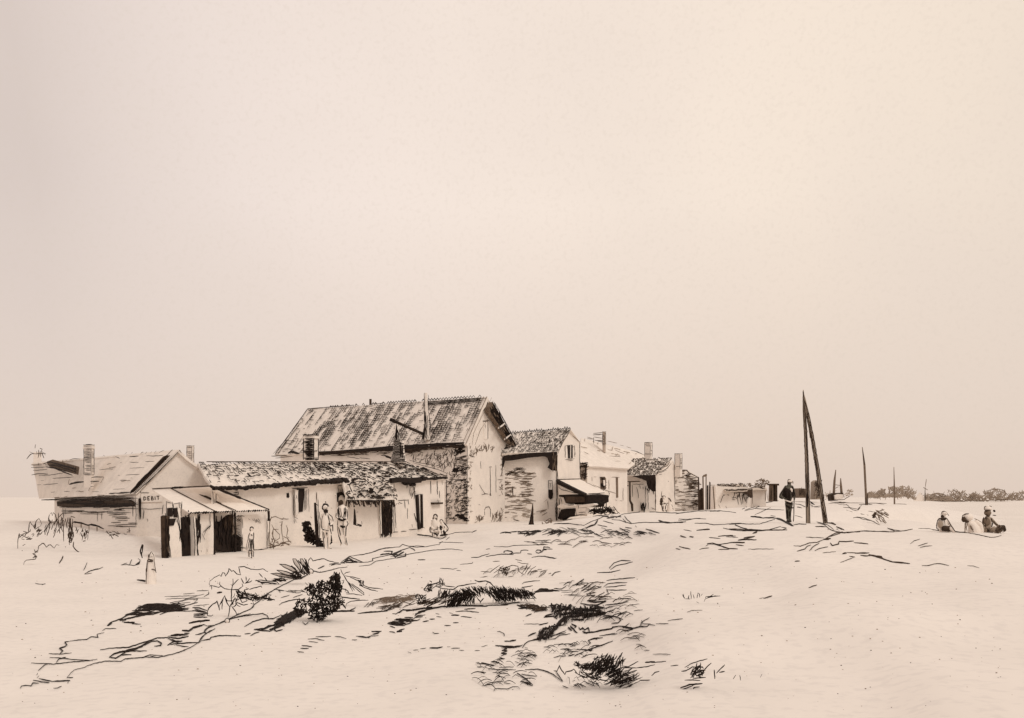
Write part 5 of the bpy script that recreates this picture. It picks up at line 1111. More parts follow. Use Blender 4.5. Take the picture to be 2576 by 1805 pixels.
for s_ in ('2.4:1020 605 1300 605 1600 580 2090 575', '3:1260 590 1460 582', '3:1850 575 2095 560', '2.2:700 615 850 620', '2.4:1040 600 1200 600', '2:1740 470 1820 440 1930 425 2000 440 2070 510 2090 545', '2.2:1100 480 1180 490 1240 520', '2:1320 430 1400 470'): inks(mb, lambda x, y: P(x, y, 648), parse(8, s_), INK3)
mb.build('far_woods', None, kind='stuff', label='faint line of far woods along the opposite shore')  # pale stroke colour carries the haze of distance
# trees over the white hut, and low thicket by the twin pole
bt_ = empty('bushy_tree', P(1914, 1262, 102), 'small bushy tree with an open crown, growing over the white hut', 'tree')
mb = MB()
for po in (((985, 790, 1010, 745, 1090, 725, 1180, 750, 1175, 800, 1110, 840, 1020, 830), 60, 40, 7, 50, .9, INK3), ((1040, 800, 1130, 820, 1120, 850, 1060, 845), 18, 20, 7, 40, .9, INK2), ((840, 800, 930, 770, 960, 810, 940, 850, 860, 850), 24, -20, 7, 40, .8, INK3)):
    for s_ in hatch(zp(6, *po[0]), *po[1:6]):
        dy = R.uniform(-1, 1); ink(mb, lambda x, y: P(x, y, 102 + dy), s_, 2.4 * R.uniform(.6, 1.4), po[6])
mb.build('crown', bt_)
mb = MB(); inks(mb, lambda x, y: P(x, y, 102), parse(6, '3.4:1092 1000 1090 850 1085 800 1060 770;2.4:1085 810 1120 770;2.4:1090 850 940 800'), INK2); mb.build('trunk', bt_)
clump('low_thicket', 116, 7, [((490, 1130, 560, 1110, 560, 1200, 500, 1190), 20, 40, 7, 50, .9, INK4), ((370, 1130, 410, 1120, 420, 1165, 375, 1165), 10, 40, 7, 50, .9, INK3), ((700, 1100, 780, 1090, 800, 1110, 780, 1150, 700, 1160), 26, 20, 8, 40, .9, INK4)], '', 'low grey thicket behind the twin pole and the beached boat', 'bush', w=2.2, spread=1.0)

WS = 1.0
# ------------------------------------------------------------------ plants and things near the houses
clump('leafy_shrub', 39.5, 1, [((250, 1000, 300, 990, 310, 1070, 260, 1080), 14, 55, 9, 20), ((320, 960, 500, 930, 500, 1060, 330, 1060), 20, 70, 20, 16, .1), ((430, 880, 520, 860, 520, 960, 440, 960), 9, 75, 16, 14, .1), ((60, 1060, 240, 990, 240, 1080, 70, 1110), 10, 40, 10, 30), ((100, 1080, 200, 1080, 200, 1115, 100, 1110), 5, 10, 12, 20)],
      '2.2:60 1210 62 1110 75 1050 80 1090 100 1070 130 1080 145 1050 165 1045 175 960 185 930 200 960 215 970 230 1000 235 960 250 920 275 900 300 950 290 980;2.2:240 1000 240 930;2.2:225 960 235 1010 280 980;2:330 1000 350 960;2.2:380 860 370 920 400 950 410 910;2.2:385 855 400 840 410 870 420 840 440 860 450 900 460 940 450 890;2.2:380 870 370 900 395 940 440 930;2:500 880 510 930 500 1000 520 1040;2:350 1040 360 980',
      'sketchy leafy shrub with pale pointed leaves at the left edge, below the gabled house', 'bush', m=INK2, w=2.2, spread=.5)
clump('young_tree', 42.0, 1, [((560, 900, 620, 900, 620, 1130, 575, 1140), 20, 86, 16, 12), ((640, 1000, 790, 1020, 760, 1130, 700, 1100), 24, 80, 11, 20), ((950, 1030, 1200, 1000, 1210, 1060, 980, 1090), 16, -15, 11, 25)],
      '2.2:505 890 530 930 520 1000 525 1130;2.4:580 890 585 980 580 1080 590 1140;3:590 900 600 1000 595 1130;2.4:615 900 610 1000 625 1080 600 1130;4:575 1130 600 1145;2.4:540 900 560 1000;5:735 1040 730 1080;4:720 1130 745 1125;3:625 1135 620 1180 650 1220 685 1245;2.2:640 890 600 880',
      'bare young tree with a split stem, against the left wall of the gabled house', 'tree', m=INK2, w=2.2, spread=.3)
YH = G(*zt(1, 860, 1050), 0).y
mb = MB(); inks(mb, lambda x, y: P(x, y, YH), parse(1, '3.4:625 930 700 942 770 968 800 962 880 980 930 1005;2.6:620 938 700 948 760 966;4:800 955 880 980 930 1005'), INK)
inks(mb, lambda x, y: P(x, y, YH), parse(1, '3:700 945 702 1000;3:860 978 862 1030;2.4:780 965 781 1015'), INK3); mb.build('handrail', None, label='dark sloping handrail right of the bare young tree', cat='handrail')
clump('creeping_shrub', 33.5, 1, [((215, 1230, 255, 1230, 255, 1300, 215, 1300), 8, -30, 8, 30)],
      '2.2:120 1370 125 1340 150 1320 240 1310 250 1280 215 1260 240 1240 265 1220 270 1180 310 1150 330 1160 350 1190 370 1170 390 1165 430 1200 450 1165 480 1170;3:480 1355 520 1285;2.4:540 1190 548 1185;2.4:110 1175 135 1160;2.4:100 1225 110 1225;2:300 1150 330 1148',
      'low creeping shrub drawn in wavy outline below the leafy shrub on the left', 'bush', m=INK2, w=2.2, spread=.2)
mb = MB(); YB = 23.0
def lathe(mb, cx, Y, prof, m, n=16):
    pts = [P(cx, y, Y) for y, r in prof]; mb.tube(pts, [r * Y / F for y, r in prof], m, n)
lathe(mb, 380, YB, [(1468, 13), (1452, 12.5), (1430, 11.5), (1418, 10), (1410, 8.5), (1405, 10), (1398, 9), (1391, 6), (1387, 2)], PLASTER)
for wd, px in parse(1, '2.2:1360 1560 1358 1440 1370 1330 1385 1310 1390 1270 1410 1235 1435 1270 1440 1320;2:1440 1320 1450 1400 1460 1450;4:1380 1310 1430 1325;3:1375 1335 1430 1335;2.6:1400 1410 1440 1415 1462 1445;2:1370 1400 1365 1440;1.8:1400 1290 1420 1285;1.8:1380 1260 1385 1300', 2.2): ink(mb, lambda x, y: P(x, y, YB - .09), px, wd, INK2)
mb.build('stone_bollard', None, label='pale bottle shaped stone bollard in front of the shed door, lower left', cat='bollard')
mb = MB()
for wd, px in parse(1, '4:1320 1160 1300 1230 1320 1300;3:1330 1165 1315 1260', 2.2): ink(mb, lambda x, y: P(x, y, 27), px, wd, INK)
mb.build('stick', None, label='short dark stick standing upright left of the stone bollard', cat='stick')
# leaning post, dark heap by it, tool, sacks
pole('leaning_post', 39.6, ((1690, 1185), (1678, 1050), (1668, 900), (1660, 740)), (5.2, 4.6, 4.2, 3), INK, 'dark leaning post next to the bearded man', k=2, ext=lambda mb: inks(mb, lambda x, y: P(x, y, 39.5), parse(2, '2.2:1700 830 1710 900 1705 1100;2.2:1655 740 1690 770;2:1690 800 1695 1050', 2), INK))
clump('dark_heap', 39.9, 2, [((1545, 940, 1595, 930, 1625, 1000, 1650, 1060, 1640, 1110, 1560, 1120, 1575, 1060, 1538, 1010), 120, 70, 9, 50), ((1560, 1060, 1660, 1050, 1750, 1150, 1750, 1195, 1680, 1170, 1560, 1120), 130, -20, 10, 50)], '5:1545 940 1600 935 1620 970;6:1580 1000 1640 1100;6:1620 1130 1740 1185;5:1560 1110 1640 1140', 'black ragged heap at the foot of the leaning post, behind the bearded man', 'bush', w=4.2, spread=.25)
clump('pale_bush', 38.2, 2, [((1200, 1130, 1250, 1110, 1250, 1200, 1200, 1200), 10, 60, 12, 40), ((1250, 1130, 1400, 1150, 1400, 1180, 1280, 1180), 12, -10, 10, 30)],
      '2:1200 1060 1200 920 1220 890 1260 880 1330 910 1340 890;2:1220 960 1240 1000 1260 1020 1300 1060 1300 1100 1250 1130 1230 1080 1235 1010 1290 1010;2:1240 1000 1225 1050 1240 1110;2:1300 940 1330 930 1325 960 1310 970;2:1325 930 1320 1000 1330 1080 1340 1110;2:1370 970 1385 1020 1370 1080 1400 1100;3:1200 1150 1240 1180 1290 1170 1340 1140 1400 1170;2:1340 1080 1380 1100 1420 1150;2:1330 1100 1340 1140 1420 1130;3:1195 1190 1260 1185;2:1410 1160 1330 1150;2:1220 880 1200 940;2:1195 1030 1200 1180',
      'pale bush of loose looping stems against the cottage wall, right of the awning shed', 'bush', m=INK3, w=2.2, spread=.25)
mb = MB(); mb.prism([P(*zt(3, x, y), 43.0) for x, y in ((846, 1240), (856, 1260), (868, 1370), (862, 1410), (838, 1405), (842, 1350))], Vector((0, .12, 0)), INK)
inks(mb, lambda x, y: P(x, y, 42.9), parse(3, '3:840 1400 870 1410 925 1415;3:875 1395 925 1410;2.2:862 1370 870 1400;2.4:900 1425 925 1420'), INK); mb.build('garden_tool', None, label='dark pointed hand tool leaning on the cottage wall between the doorway and the door', cat='tool')
mb = MB(); mb.tube([P(*zt(4, x, y), 58) for x, y in ((1430, 1440), (1438, 1350), (1446, 1250), (1448, 1190))], [q * 58 / F for q in (9, 4.5, 2.4, 1)], INK2, 7)
inks(mb, lambda x, y: P(x, y, 57.7), parse(4, '5:1400 1430 1430 1400;5:1440 1400 1490 1440;3:1420 1400 1435 1290;3:1440 1300 1460 1420;2.2:1446 1240 1440 1300'), INK); mb.build('tree_stump', None, label='tall pointed splintered stump before the two storey house', cat='stump')
clump('roadside_bush', 57.0, 4, [((1490, 1410, 1560, 1380, 1640, 1350, 1650, 1440, 1520, 1450), 40, 50, 9, 50, .8, INK3), ((1440, 1420, 1560, 1410, 1560, 1450, 1450, 1450), 26, 10, 10, 30, .6, INK2)], '2:1600 1350 1630 1340 1640 1450;2:1560 1390 1600 1450;2:1580 1370 1600 1360', 'thin grey roadside bush just right of the pointed stump', 'bush', w=2.2, spread=.4)
# ivy and small scrub by the bank
clump('bank_tuft', 58, 8, [((230, 790, 270, 740, 290, 760, 270, 820), 16, 60, 7, 20, .3, INK2), ((280, 720, 400, 700, 470, 800, 400, 900, 300, 860), 26, -40, 12, 16, .3, INK3)], '2.4:230 790 270 745 400 705;2:340 740 460 820', 'small grass tuft on the far bank, right of the tall bank post', 'tuft', m=INK3, w=2.2, spread=.3)

WS = 0.76
# ------------------------------------------------------------------ plants in the foreground
clump('dark_bramble', 16.9, 22, [
    ((1230, 690, 1300, 640, 1400, 600, 1480, 610, 1520, 540, 1590, 510, 1640, 580, 1660, 700, 1620, 760, 1690, 850, 1600, 930, 1480, 1000, 1390, 1085, 1300, 1040, 1250, 990, 1150, 1010, 1110, 960, 1110, 900, 1150, 820, 1270, 790), 420, 60, 11, 60, .9),
    ((1500, 560, 1600, 510, 1650, 600, 1640, 760, 1560, 760), 60, 82, 20, 12, .3), ((1300, 800, 1600, 760, 1640, 900, 1400, 1060, 1300, 1000), 260, 40, 9, 70, 1.0),
    ((1240, 670, 1420, 600, 1480, 700, 1300, 760), 50, 70, 12, 30)],
    '4:1500 760 1510 600 1530 550;4:1540 740 1560 560 1590 515;4:1600 740 1610 600 1640 560;4:1400 700 1380 610;3:1240 690 1300 650 1290 700;3:1650 600 1680 590 1660 640;5:1650 850 1700 920;3:1230 620 1260 650;3:1270 620 1300 650;3:1180 700 1230 730;3:1640 690 1700 700 1740 740 1700 730',
    'black tangled bramble bush in the foreground, densest dark mass below the two standing men', 'bush', w=4.2, spread=.28)
clump('outlined_shrub', 16.6, 22, [((560, 740, 700, 750, 820, 760, 860, 830, 620, 820), 50, 20, 12, 40), ((440, 700, 560, 740, 620, 830, 480, 800), 26, -40, 14, 30), ((380, 760, 470, 800, 460, 880, 390, 900), 10, 60, 14, 40)],
    '''3.2:120 640 130 600 180 560 240 530 260 550 275 505 300 510 310 545 345 490 350 455 380 490 400 480 440 520 485 530 460 440 530 435 600 465 690 470 740 460 800 495
3:120 640 150 670 150 700;3:140 650 230 675 260 660;3:245 610 240 640 270 670 300 690 370 700;2.6:190 600 195 610;3.6:395 575 398 620 380 700 375 800 385 850 360 900 345 1000 335 1030;3.2:370 700 460 700 510 660 500 630;3.4:395 650 420 620 460 580;3:370 640 395 660;3.4:490 570 510 610 520 630;3.4:545 550 548 600;3.4:590 570 570 600 530 630 600 610 615 595
4:100 1000 100 960 120 910 160 870 200 850 210 830 225 880 240 940;3.6:240 930 235 890 270 830 300 770 310 810 330 860 360 900;3:270 930 270 850 285 800;3.2:360 900 400 840 420 790 440 840;3.4:380 890 430 960 440 1000;3:430 1000 460 970;3:100 1000 150 1005 165 990
6:430 710 470 790 520 800;5:620 800 720 790 880 820;5:440 740 520 790 640 830;4:570 750 540 740 530 700 580 690;3.4:585 700 610 690 720 660 730 680;3.6:440 850 520 880 570 870;3.6:560 760 700 790;4:620 830 640 870 600 860;7:210 740 270 730;3.4:450 740 500 850 560 830;3:300 780 330 830 400 830''',
    'branching shrub in scribbled outline left of the black bramble', 'bush', w=3.2, spread=.2)
YA = G(*zt(22, 1180, 580), 0).y
def leaf_loops(mb):
    for c in ((930, 405, 1000, 410, 1110, 450, 1165, 545, 1100, 500, 1000, 450), (900, 475, 960, 480, 1060, 510, 1150, 560, 1060, 540, 980, 520), (1085, 345, 1120, 345, 1170, 420, 1195, 520, 1160, 470, 1110, 410), (1170, 345, 1200, 345, 1240, 420, 1262, 510, 1220, 460, 1185, 400), (830, 515, 900, 510, 1040, 540, 1130, 570, 1040, 565, 920, 545)):
        dy = R.uniform(-.2, .2); pz = [P(*zt(22, c[i], c[i + 1]), YA + dy) for i in range(0, len(c), 2)]; mb.prism(pz, Vector((0, .012, 0)), GROUND)
        q = zp(22, *c); ink(mb, lambda x, y: P(x, y, YA - .04 + dy), q + [q[0]], 3.4, INK)
clump('spiky_plant', 23.95, 22, [((1060, 500, 1160, 480, 1200, 560, 1090, 580), 60, 40, 10, 60), ((850, 580, 1000, 560, 1000, 600, 860, 610), 20, 10, 14, 30), ((1180, 400, 1260, 380, 1270, 500, 1210, 520), 24, -65, 22, 10, .1)],
    '''6:1070 425 1130 480;5:1080 540 1160 570;3.2:1245 365 1262 430 1255 490;3.2:1262 440 1270 360 1295 330 1320 370 1420 345 1450 345 1490 365 1570 385 1620 390
3.4:650 600 700 590 900 610 925 635 900 645 770 640;4:660 590 700 610 760 630;4:700 600 740 640;3.4:760 560 790 600 830 605;3.2:840 590 880 600 920 590 960 560;3.2:695 510 740 560;5:680 610 900 632;3.4:940 560 990 580 1010 600;3.4:1200 430 1190 500 1230 540''',
    'spiky agave like plant with long pointed leaves at the head of the path bank', 'plant', w=3.0, spread=.15, mid=leaf_loops)
clump('dead_branch', 20.2, 22, [((1850, 590, 1910, 600, 1900, 660, 1860, 650), 12, 40, 8, 50)],
    '''3:1640 465 1655 505 1690 560 1720 610 1780 720;2.6:1690 540 1780 555 1865 575;2.6:1680 525 1700 505 1750 495;2.6:1725 610 1760 660 1800 710;3.2:1750 560 1820 590 1900 605 1900 650 1960 675 2130 695;3:1890 665 1980 700 2070 720;2.8:1735 620 1830 700 1910 765;2.8:1765 630 1850 690 1905 735 1910 765;2.8:1700 750 1790 750 1890 770;4:1620 785 1720 795 1860 810;3:1700 895 1710 860 1760 835 1860 825 1960 822;5:1860 640 1900 665;3:1640 690 1700 695 1690 730;6:1640 850 1690 850''',
    'forked dead branch lying right of the black bramble', 'branch', w=3.0, spread=.12)
clump('long_dark_shrub', 17.4, 23, [
    ((1200, 710, 1300, 690, 1500, 690, 1600, 680, 1900, 700, 2040, 745, 2030, 800, 1850, 800, 1750, 820, 1640, 850, 1560, 800, 1540, 760, 1460, 745, 1380, 760, 1220, 800, 1120, 760), 420, -62, 17, 14, .1),
    ((900, 740, 1120, 740, 1300, 760, 1360, 800, 1220, 840, 1130, 905, 980, 905, 1060, 800), 200, 62, 20, 16, .2), ((1560, 700, 1900, 710, 2000, 760, 1700, 820, 1600, 800), 150, -58, 15, 14),
    ((660, 760, 790, 760, 790, 860, 690, 860), 80, 30, 8, 60, .8), ((760, 700, 800, 650, 860, 600, 860, 720, 800, 740), 34, 60, 9, 40, .7), ((900, 640, 990, 570, 1000, 640, 930, 680), 20, 50, 9, 50, .7), ((1200, 800, 1360, 780, 1360, 860, 1240, 870), 16, 84, 16, 8, .1),
    ((640, 830, 960, 790, 1060, 810, 960, 880, 780, 870), 40, 18, 26, 8, .1, INK2)],
    '''4:760 700 800 655 860 640 940 620 960 570 975 600 1000 650;3.6:860 690 900 660 980 690 1100 700 1160 660 1230 650 1300 635 1370 625;3.6:1000 655 1060 665 1120 670;4.4:1350 590 1400 610 1480 600 1530 620 1580 680;3:1480 650 1500 620;5:830 600 855 610;4:1380 800 1420 840 1455 800;4:1410 830 1420 860;3:950 560 945 590;3:990 610 970 640;5:800 680 860 720;6:1980 760 2050 745;3:1880 800 2060 800;3:1180 850 1130 900;6:1000 895 1130 905''',
    'long low dark shrub spread sideways across the middle foreground, right of the dead branch', 'bush', w=2.6, spread=.2)
clump('grass_clump', 10.75, 24, [
    ((1040, 1180, 1130, 1160, 1250, 1170, 1340, 1185, 1300, 1220, 1200, 1260, 1100, 1300, 1030, 1300), 170, 56, 26, 16, .2), ((930, 1230, 1050, 1200, 1060, 1260, 940, 1260), 60, 20, 16, 40), ((990, 1290, 1100, 1300, 1110, 1370, 1010, 1340), 30, -20, 16, 30), ((870, 1200, 950, 1210, 1000, 1330, 900, 1300), 22, -40, 16, 30),
    ((1190, 1280, 1280, 1260, 1440, 1330, 1450, 1370, 1360, 1420, 1240, 1400, 1180, 1380), 84, 26, 30, 9, .15), ((1190, 1240, 1260, 1230, 1320, 1330, 1250, 1390), 44, 50, 20, 12, .2)],
    '''4:1060 1180 1090 1140;4:1130 1180 1180 1115 1165 1150;4:1170 1200 1190 1130;4:1270 1170 1310 1110;3:1040 1170 1170 1135;4:1090 1230 1130 1170;4:1230 1180 1260 1140;3.4:1290 1230 1360 1240 1450 1190;3.4:1310 1300 1370 1290 1440 1270;3.4:1430 1250 1520 1240 1600 1220;4:1300 1245 1430 1250;4:1460 1360 1555 1358;3.4:1570 1320 1600 1290 1640 1280;4:1520 1195 1600 1200 1700 1190;5:1510 1200 1600 1192;3.4:1360 1430 1390 1405 1380 1430;4:1200 1400 1330 1350 1440 1340;3.4:1190 1370 1260 1340;5:990 1330 1040 1330 1090 1360;5:880 1290 900 1300;4:900 1300 960 1335 1010 1330;4:870 1210 900 1200 940 1230;3.4:1740 1232 1810 1225;4:690 1275 720 1280 740 1225 760 1270 790 1310 800 1285 850 1275 870 1260 900 1300;4:1100 1355 1180 1370;3.4:1240 1360 1200 1400;4:1160 1300 1190 1330''',
    'ragged dark clump of grass at the bottom of the view, right of centre', 'grass clump', w=2.7, spread=.22)
clump('grass_tuft', 10.6, 25, [((140, 1250, 230, 1230, 240, 1330, 150, 1320), 30, 35, 20, 30)],
    '''3.4:80 1245 130 1215 200 1190 285 1168;4:50 1280 90 1275 140 1250;3.6:100 1270 150 1240 190 1245;4:140 1320 200 1285 250 1270;3.6:235 1325 255 1270 280 1240 320 1205;4:160 1342 270 1335;4:160 1300 240 1340;3.6:80 1360 150 1358 220 1362;5.4:40 1430 120 1400 240 1390;4:60 1445 110 1425 160 1405;4:150 1455 165 1425 215 1420;3.6:345 1265 350 1350;3.6:365 1298 400 1260 440 1220;4:390 1290 440 1280;2.6:515 1350 540 1312;2.6:575 1315 582 1362;2.2:760 1335 775 1305;3.4:120 1240 100 1250;3.4:210 1225 220 1250''',
    'small windblown grass tuft at the bottom edge, right of the ragged clump', 'grass tuft', w=3.2, spread=.12)
clump('grass_tuft', 19.4, 25, [], '''3.6:60 590 80 625;3:70 585 72 620;2.4:110 625 118 595 115 630;2.4:135 560 138 630;2.4:165 625 155 590;2.8:190 622 200 575 212 585 215 615;2.4:225 600 240 585;2.8:262 640 270 610 320 605 400 603;2.8:270 630 320 600 340 585;2.8:290 620 360 600;2:255 655 262 630;2.4:85 628 130 630;2.2:185 655 210 668;4:375 665 380 680''',
    'isolated little grass tuft on the bare slope right of the middle', 'grass tuft', w=2.6, spread=.08)
clump('grass_tuft', 23.5, 23, [((1640, 440, 1760, 430, 1740, 530, 1660, 520), 34, 50, 9, 50, .8, INK2)], '''2.6:1420 490 1530 500 1600 445 1640 420;2.6:1570 510 1640 460 1700 450 1780 420 1850 430 1862 490 1910 522;4:1660 480 1700 500 1720 540;3:1700 540 1740 500;2.6:1700 460 1760 430;2.4:1890 520 1930 470 1962 425;2.4:1930 520 1960 470 2000 420;2.4:1960 520 2010 460 2060 430;2.4:2000 500 2080 490;2.4:2100 495 2190 470 2150 520 2100 550;2.4:1410 560 1500 545;2.2:1840 380 1900 400 1960 400;2.2:1560 378 1640 372;2.4:1740 550 1800 545;2.2:1820 350 1900 370;2.4:2200 520 2230 515;2.4:2245 545 2270 510 2296 500''',
    'wiry brown grass tuft on the path above the long dark shrub', 'grass tuft', m=INK2, w=2.4, spread=.1)

# ------------------------------------------------------------------ marks lying on the ground: path edges, dry grass, pebbles
gl = lambda x, y: G(x, y, .012)
WS = 0.8
mb = MB()
inks(mb, gl, parse(21, '''3.4:85 1350 90 1332 130 1325 185 1330 200 1302 260 1305;4:205 1275 280 1290 360 1300;4:260 1260 400 1288;5:400 1285 560 1278;3:245 1248 262 1232;3:240 1222 250 1205;3.2:255 1180 310 1130 350 1115;3:400 1352 440 1350 480 1333
3.2:185 1108 350 1115 400 1120 560 1100 750 1085 822 1070;3:365 1055 450 1058 600 1075 780 1082;3:355 1018 460 1022 575 1010;3.6:430 1100 450 1070 520 1052;4.4:460 1020 490 990 460 965 510 950 530 930 510 905 545 900;3:545 900 640 885 720 880 760 855 830 860 820 830 890 815;3:870 795 900 775 1005 775
9:925 745 960 715;5:960 710 1040 685 1100 650 1200 615;5:1190 590 1250 560 1300 540 1420 535 1500 545 1600 545;6:1250 575 1400 560 1620 555;6:1300 570 1500 580 1640 575;5:1200 605 1400 590 1640 595;4:1040 700 1100 680 1220 650 1400 615 1600 605 1750 605;3.6:1060 710 1180 715 1160 728 1240 732;3.4:1060 690 1230 655 1380 620;6:1040 695 1100 690;5:1080 715 1170 720;2:1290 540 1300 555 1200 580;6:1420 600 1600 600;3:1640 560 1790 520;5:1450 550 1600 545
2:1470 465 1600 462 1780 455;2:1480 490 1600 482 1900 480;2:1520 525 1650 500 1700 480 1850 440;2.2:1780 410 1850 408 1895 405;2:1650 440 1760 432;2.2:1600 520 1700 490 1790 490 1750 530;2.2:1520 528 1620 530 1720 520;2:1750 555 1900 540;2.4:1895 415 1895 440 1850 465
3.2:530 1250 570 1200 600 1175 700 1150 740 1130 800 1110 900 1090 1050 1092 1090 1068 1200 1060 1300 1050 1400 1055 1550 1022 1660 985 1750 940 1800 905 1820 880 1860 830 1955 775;4:535 1250 590 1248;5:535 1275 560 1280;4:538 1300 545 1290
6:940 1050 980 1020 1040 1002 1120 995 1200 970;7:1060 1000 1200 970 1280 925 1330 890;4:850 980 950 965 1130 955 1230 920 1300 900 1400 865 1500 862 1560 900 1620 900;4.4:940 1052 1000 1062 1050 1030 1150 1028;4:1060 990 1300 992;4.4:1280 935 1340 900 1400 893 1440 915 1430 940 1370 945;5:1510 860 1600 870 1700 850;5:1500 935 1560 900 1640 895;4:1520 930 1600 920 1700 912 1800 910;6:1540 880 1600 910;3.4:1580 935 1640 945 1700 950;5:1530 840 1600 830 1690 835;3.2:1100 1066 1250 1055 1330 1030 1450 1035;4:1000 1060 1100 1000;5:1100 985 1260 950
7:1640 793 1700 800 1740 770 1830 745;5:1660 820 1710 820;3.4:1700 835 1500 850;3.4:1740 760 1850 738;3.2:1950 742 2010 720 2080 690 2180 660 2296 630;3:1870 830 1855 790 1900 752 1950 748;2.6:1840 890 1905 880 1920 860 1980 848 2070 840 2200 850;3:1765 835 1870 810
4:1740 570 1810 575 1880 600;4:1740 600 1880 620;4:1750 635 1890 630;4:1750 662 1880 665;7:1705 722 1800 705 1905 695;4:1760 585 1870 615;3.4:1750 650 1860 645
2.4:455 140 480 110 492 70;2.4:700 245 760 212 830 200 878 178;3:730 225 830 195;2.2:700 248 770 238;2:690 210 710 170 725 135;2.4:1060 160 1110 155 1170 165 1225 150 1235 110 1215 95;2.4:1130 160 1155 105;2.2:1050 160 1110 140;6:1195 155 1230 130;5:1205 303 1290 320 1370 335;4:1330 280 1390 310;2.4:1215 300 1300 310;2.4:1310 280 1360 275;2:225 335 270 345 325 342;3:290 350 320 340;2.2:1380 1050 1330 1040'''), INK)
inks(mb, gl, parse(22, '''3.2:0 1120 60 1110 100 1130 180 1120 330 1055 440 1000 600 930 640 880 720 820 800 750 900 690 1000 640 1100 590 1180 582 1270 520 1330 490 1400 507 1480 490 1560 470 1610 455 1715 443
3.2:340 1050 470 1020 600 1000 740 985 790 1005 810 1045 860 1050;3.6:530 1135 580 1105 620 1080 740 1045 860 1045 940 1008;3:0 1230 60 1200 100 1155 180 1125;3:0 1310 40 1250 120 1190 190 1160;3:0 1325 30 1300 130 1280 140 1260 240 1238 350 1240 490 1245;2.6:590 935 640 900
3:920 720 930 710 990 720;2.4:1000 720 1090 740 1130 720;2.4:1030 715 1170 720 1250 740;2.2:1060 720 1130 745 1180 740;3.2:930 885 960 860 1040 835 1120 820 1230 822;2.4:950 800 1050 770;2.4:1090 800 1200 760;2.6:870 700 935 712 940 740
5:640 1170 760 1160 880 1110;8:820 1170 900 1150 960 1120;10:880 1110 960 1070 1040 1030;12:940 1060 1020 1010 1100 970;10:960 1100 1020 1060;12:1020 1010 1130 960 1200 950;4:640 1170 700 1180 820 1190 860 1175;3.4:530 1222 600 1215;3.6:600 1240 640 1215 700 1200;5:740 1165 800 1130 900 1120;4:860 1160 900 1190 970 1170;5:880 1100 990 1130;4:900 1050 1000 1020;4:720 1180 830 1130
3:1640 392 1700 350 1740 320 1790 345 1900 390;4:1640 400 1740 370 1880 392;5:1680 380 1740 335;5:1730 340 1800 380;5:1700 395 1830 392;4:1510 412 1570 405 1640 412;4:1530 425 1600 405;5:1380 462 1450 430;3.4:1640 398 1690 400;5:1700 360 1780 380
2.4:1740 318 1900 300 2000 275 2070 245 2150 222 2296 212;2.4:1820 390 1950 388 2010 372 2008 345 2100 325 2200 305 2296 300;2.2:1850 435 1980 420 2050 375 2200 352 2296 340;4:2100 300 2200 285;5:2240 310 2296 300;3.4:2150 260 2230 262 2230 285
3:1350 1255 1530 1250;3:1260 1282 1350 1275 1450 1297;2.6:1570 1252 1640 1255 1705 1277;3:1815 1248 1930 1262 1990 1245 2040 1245;3.4:1995 1195 2110 1190;3:2010 1225 2080 1220;3.4:1190 1355 1310 1370;3.4:1175 1388 1270 1390;3:1140 1425 1215 1435;2.6:1270 1308 1380 1322;3:1770 1290 1830 1290;3:2200 1195 2260 1200;5:1530 968 1700 950;6:1620 960 1800 955;3.4:1740 950 1790 930 1815 910;3.4:1840 985 1900 978 2000 970 2170 955 2230 920;3:1200 1080 1230 1115 1270 1080
4:2180 1100 2290 1120;4:2190 1090 2296 1080;2.2:640 240 750 240;2.2:750 225 860 215'''), INK)
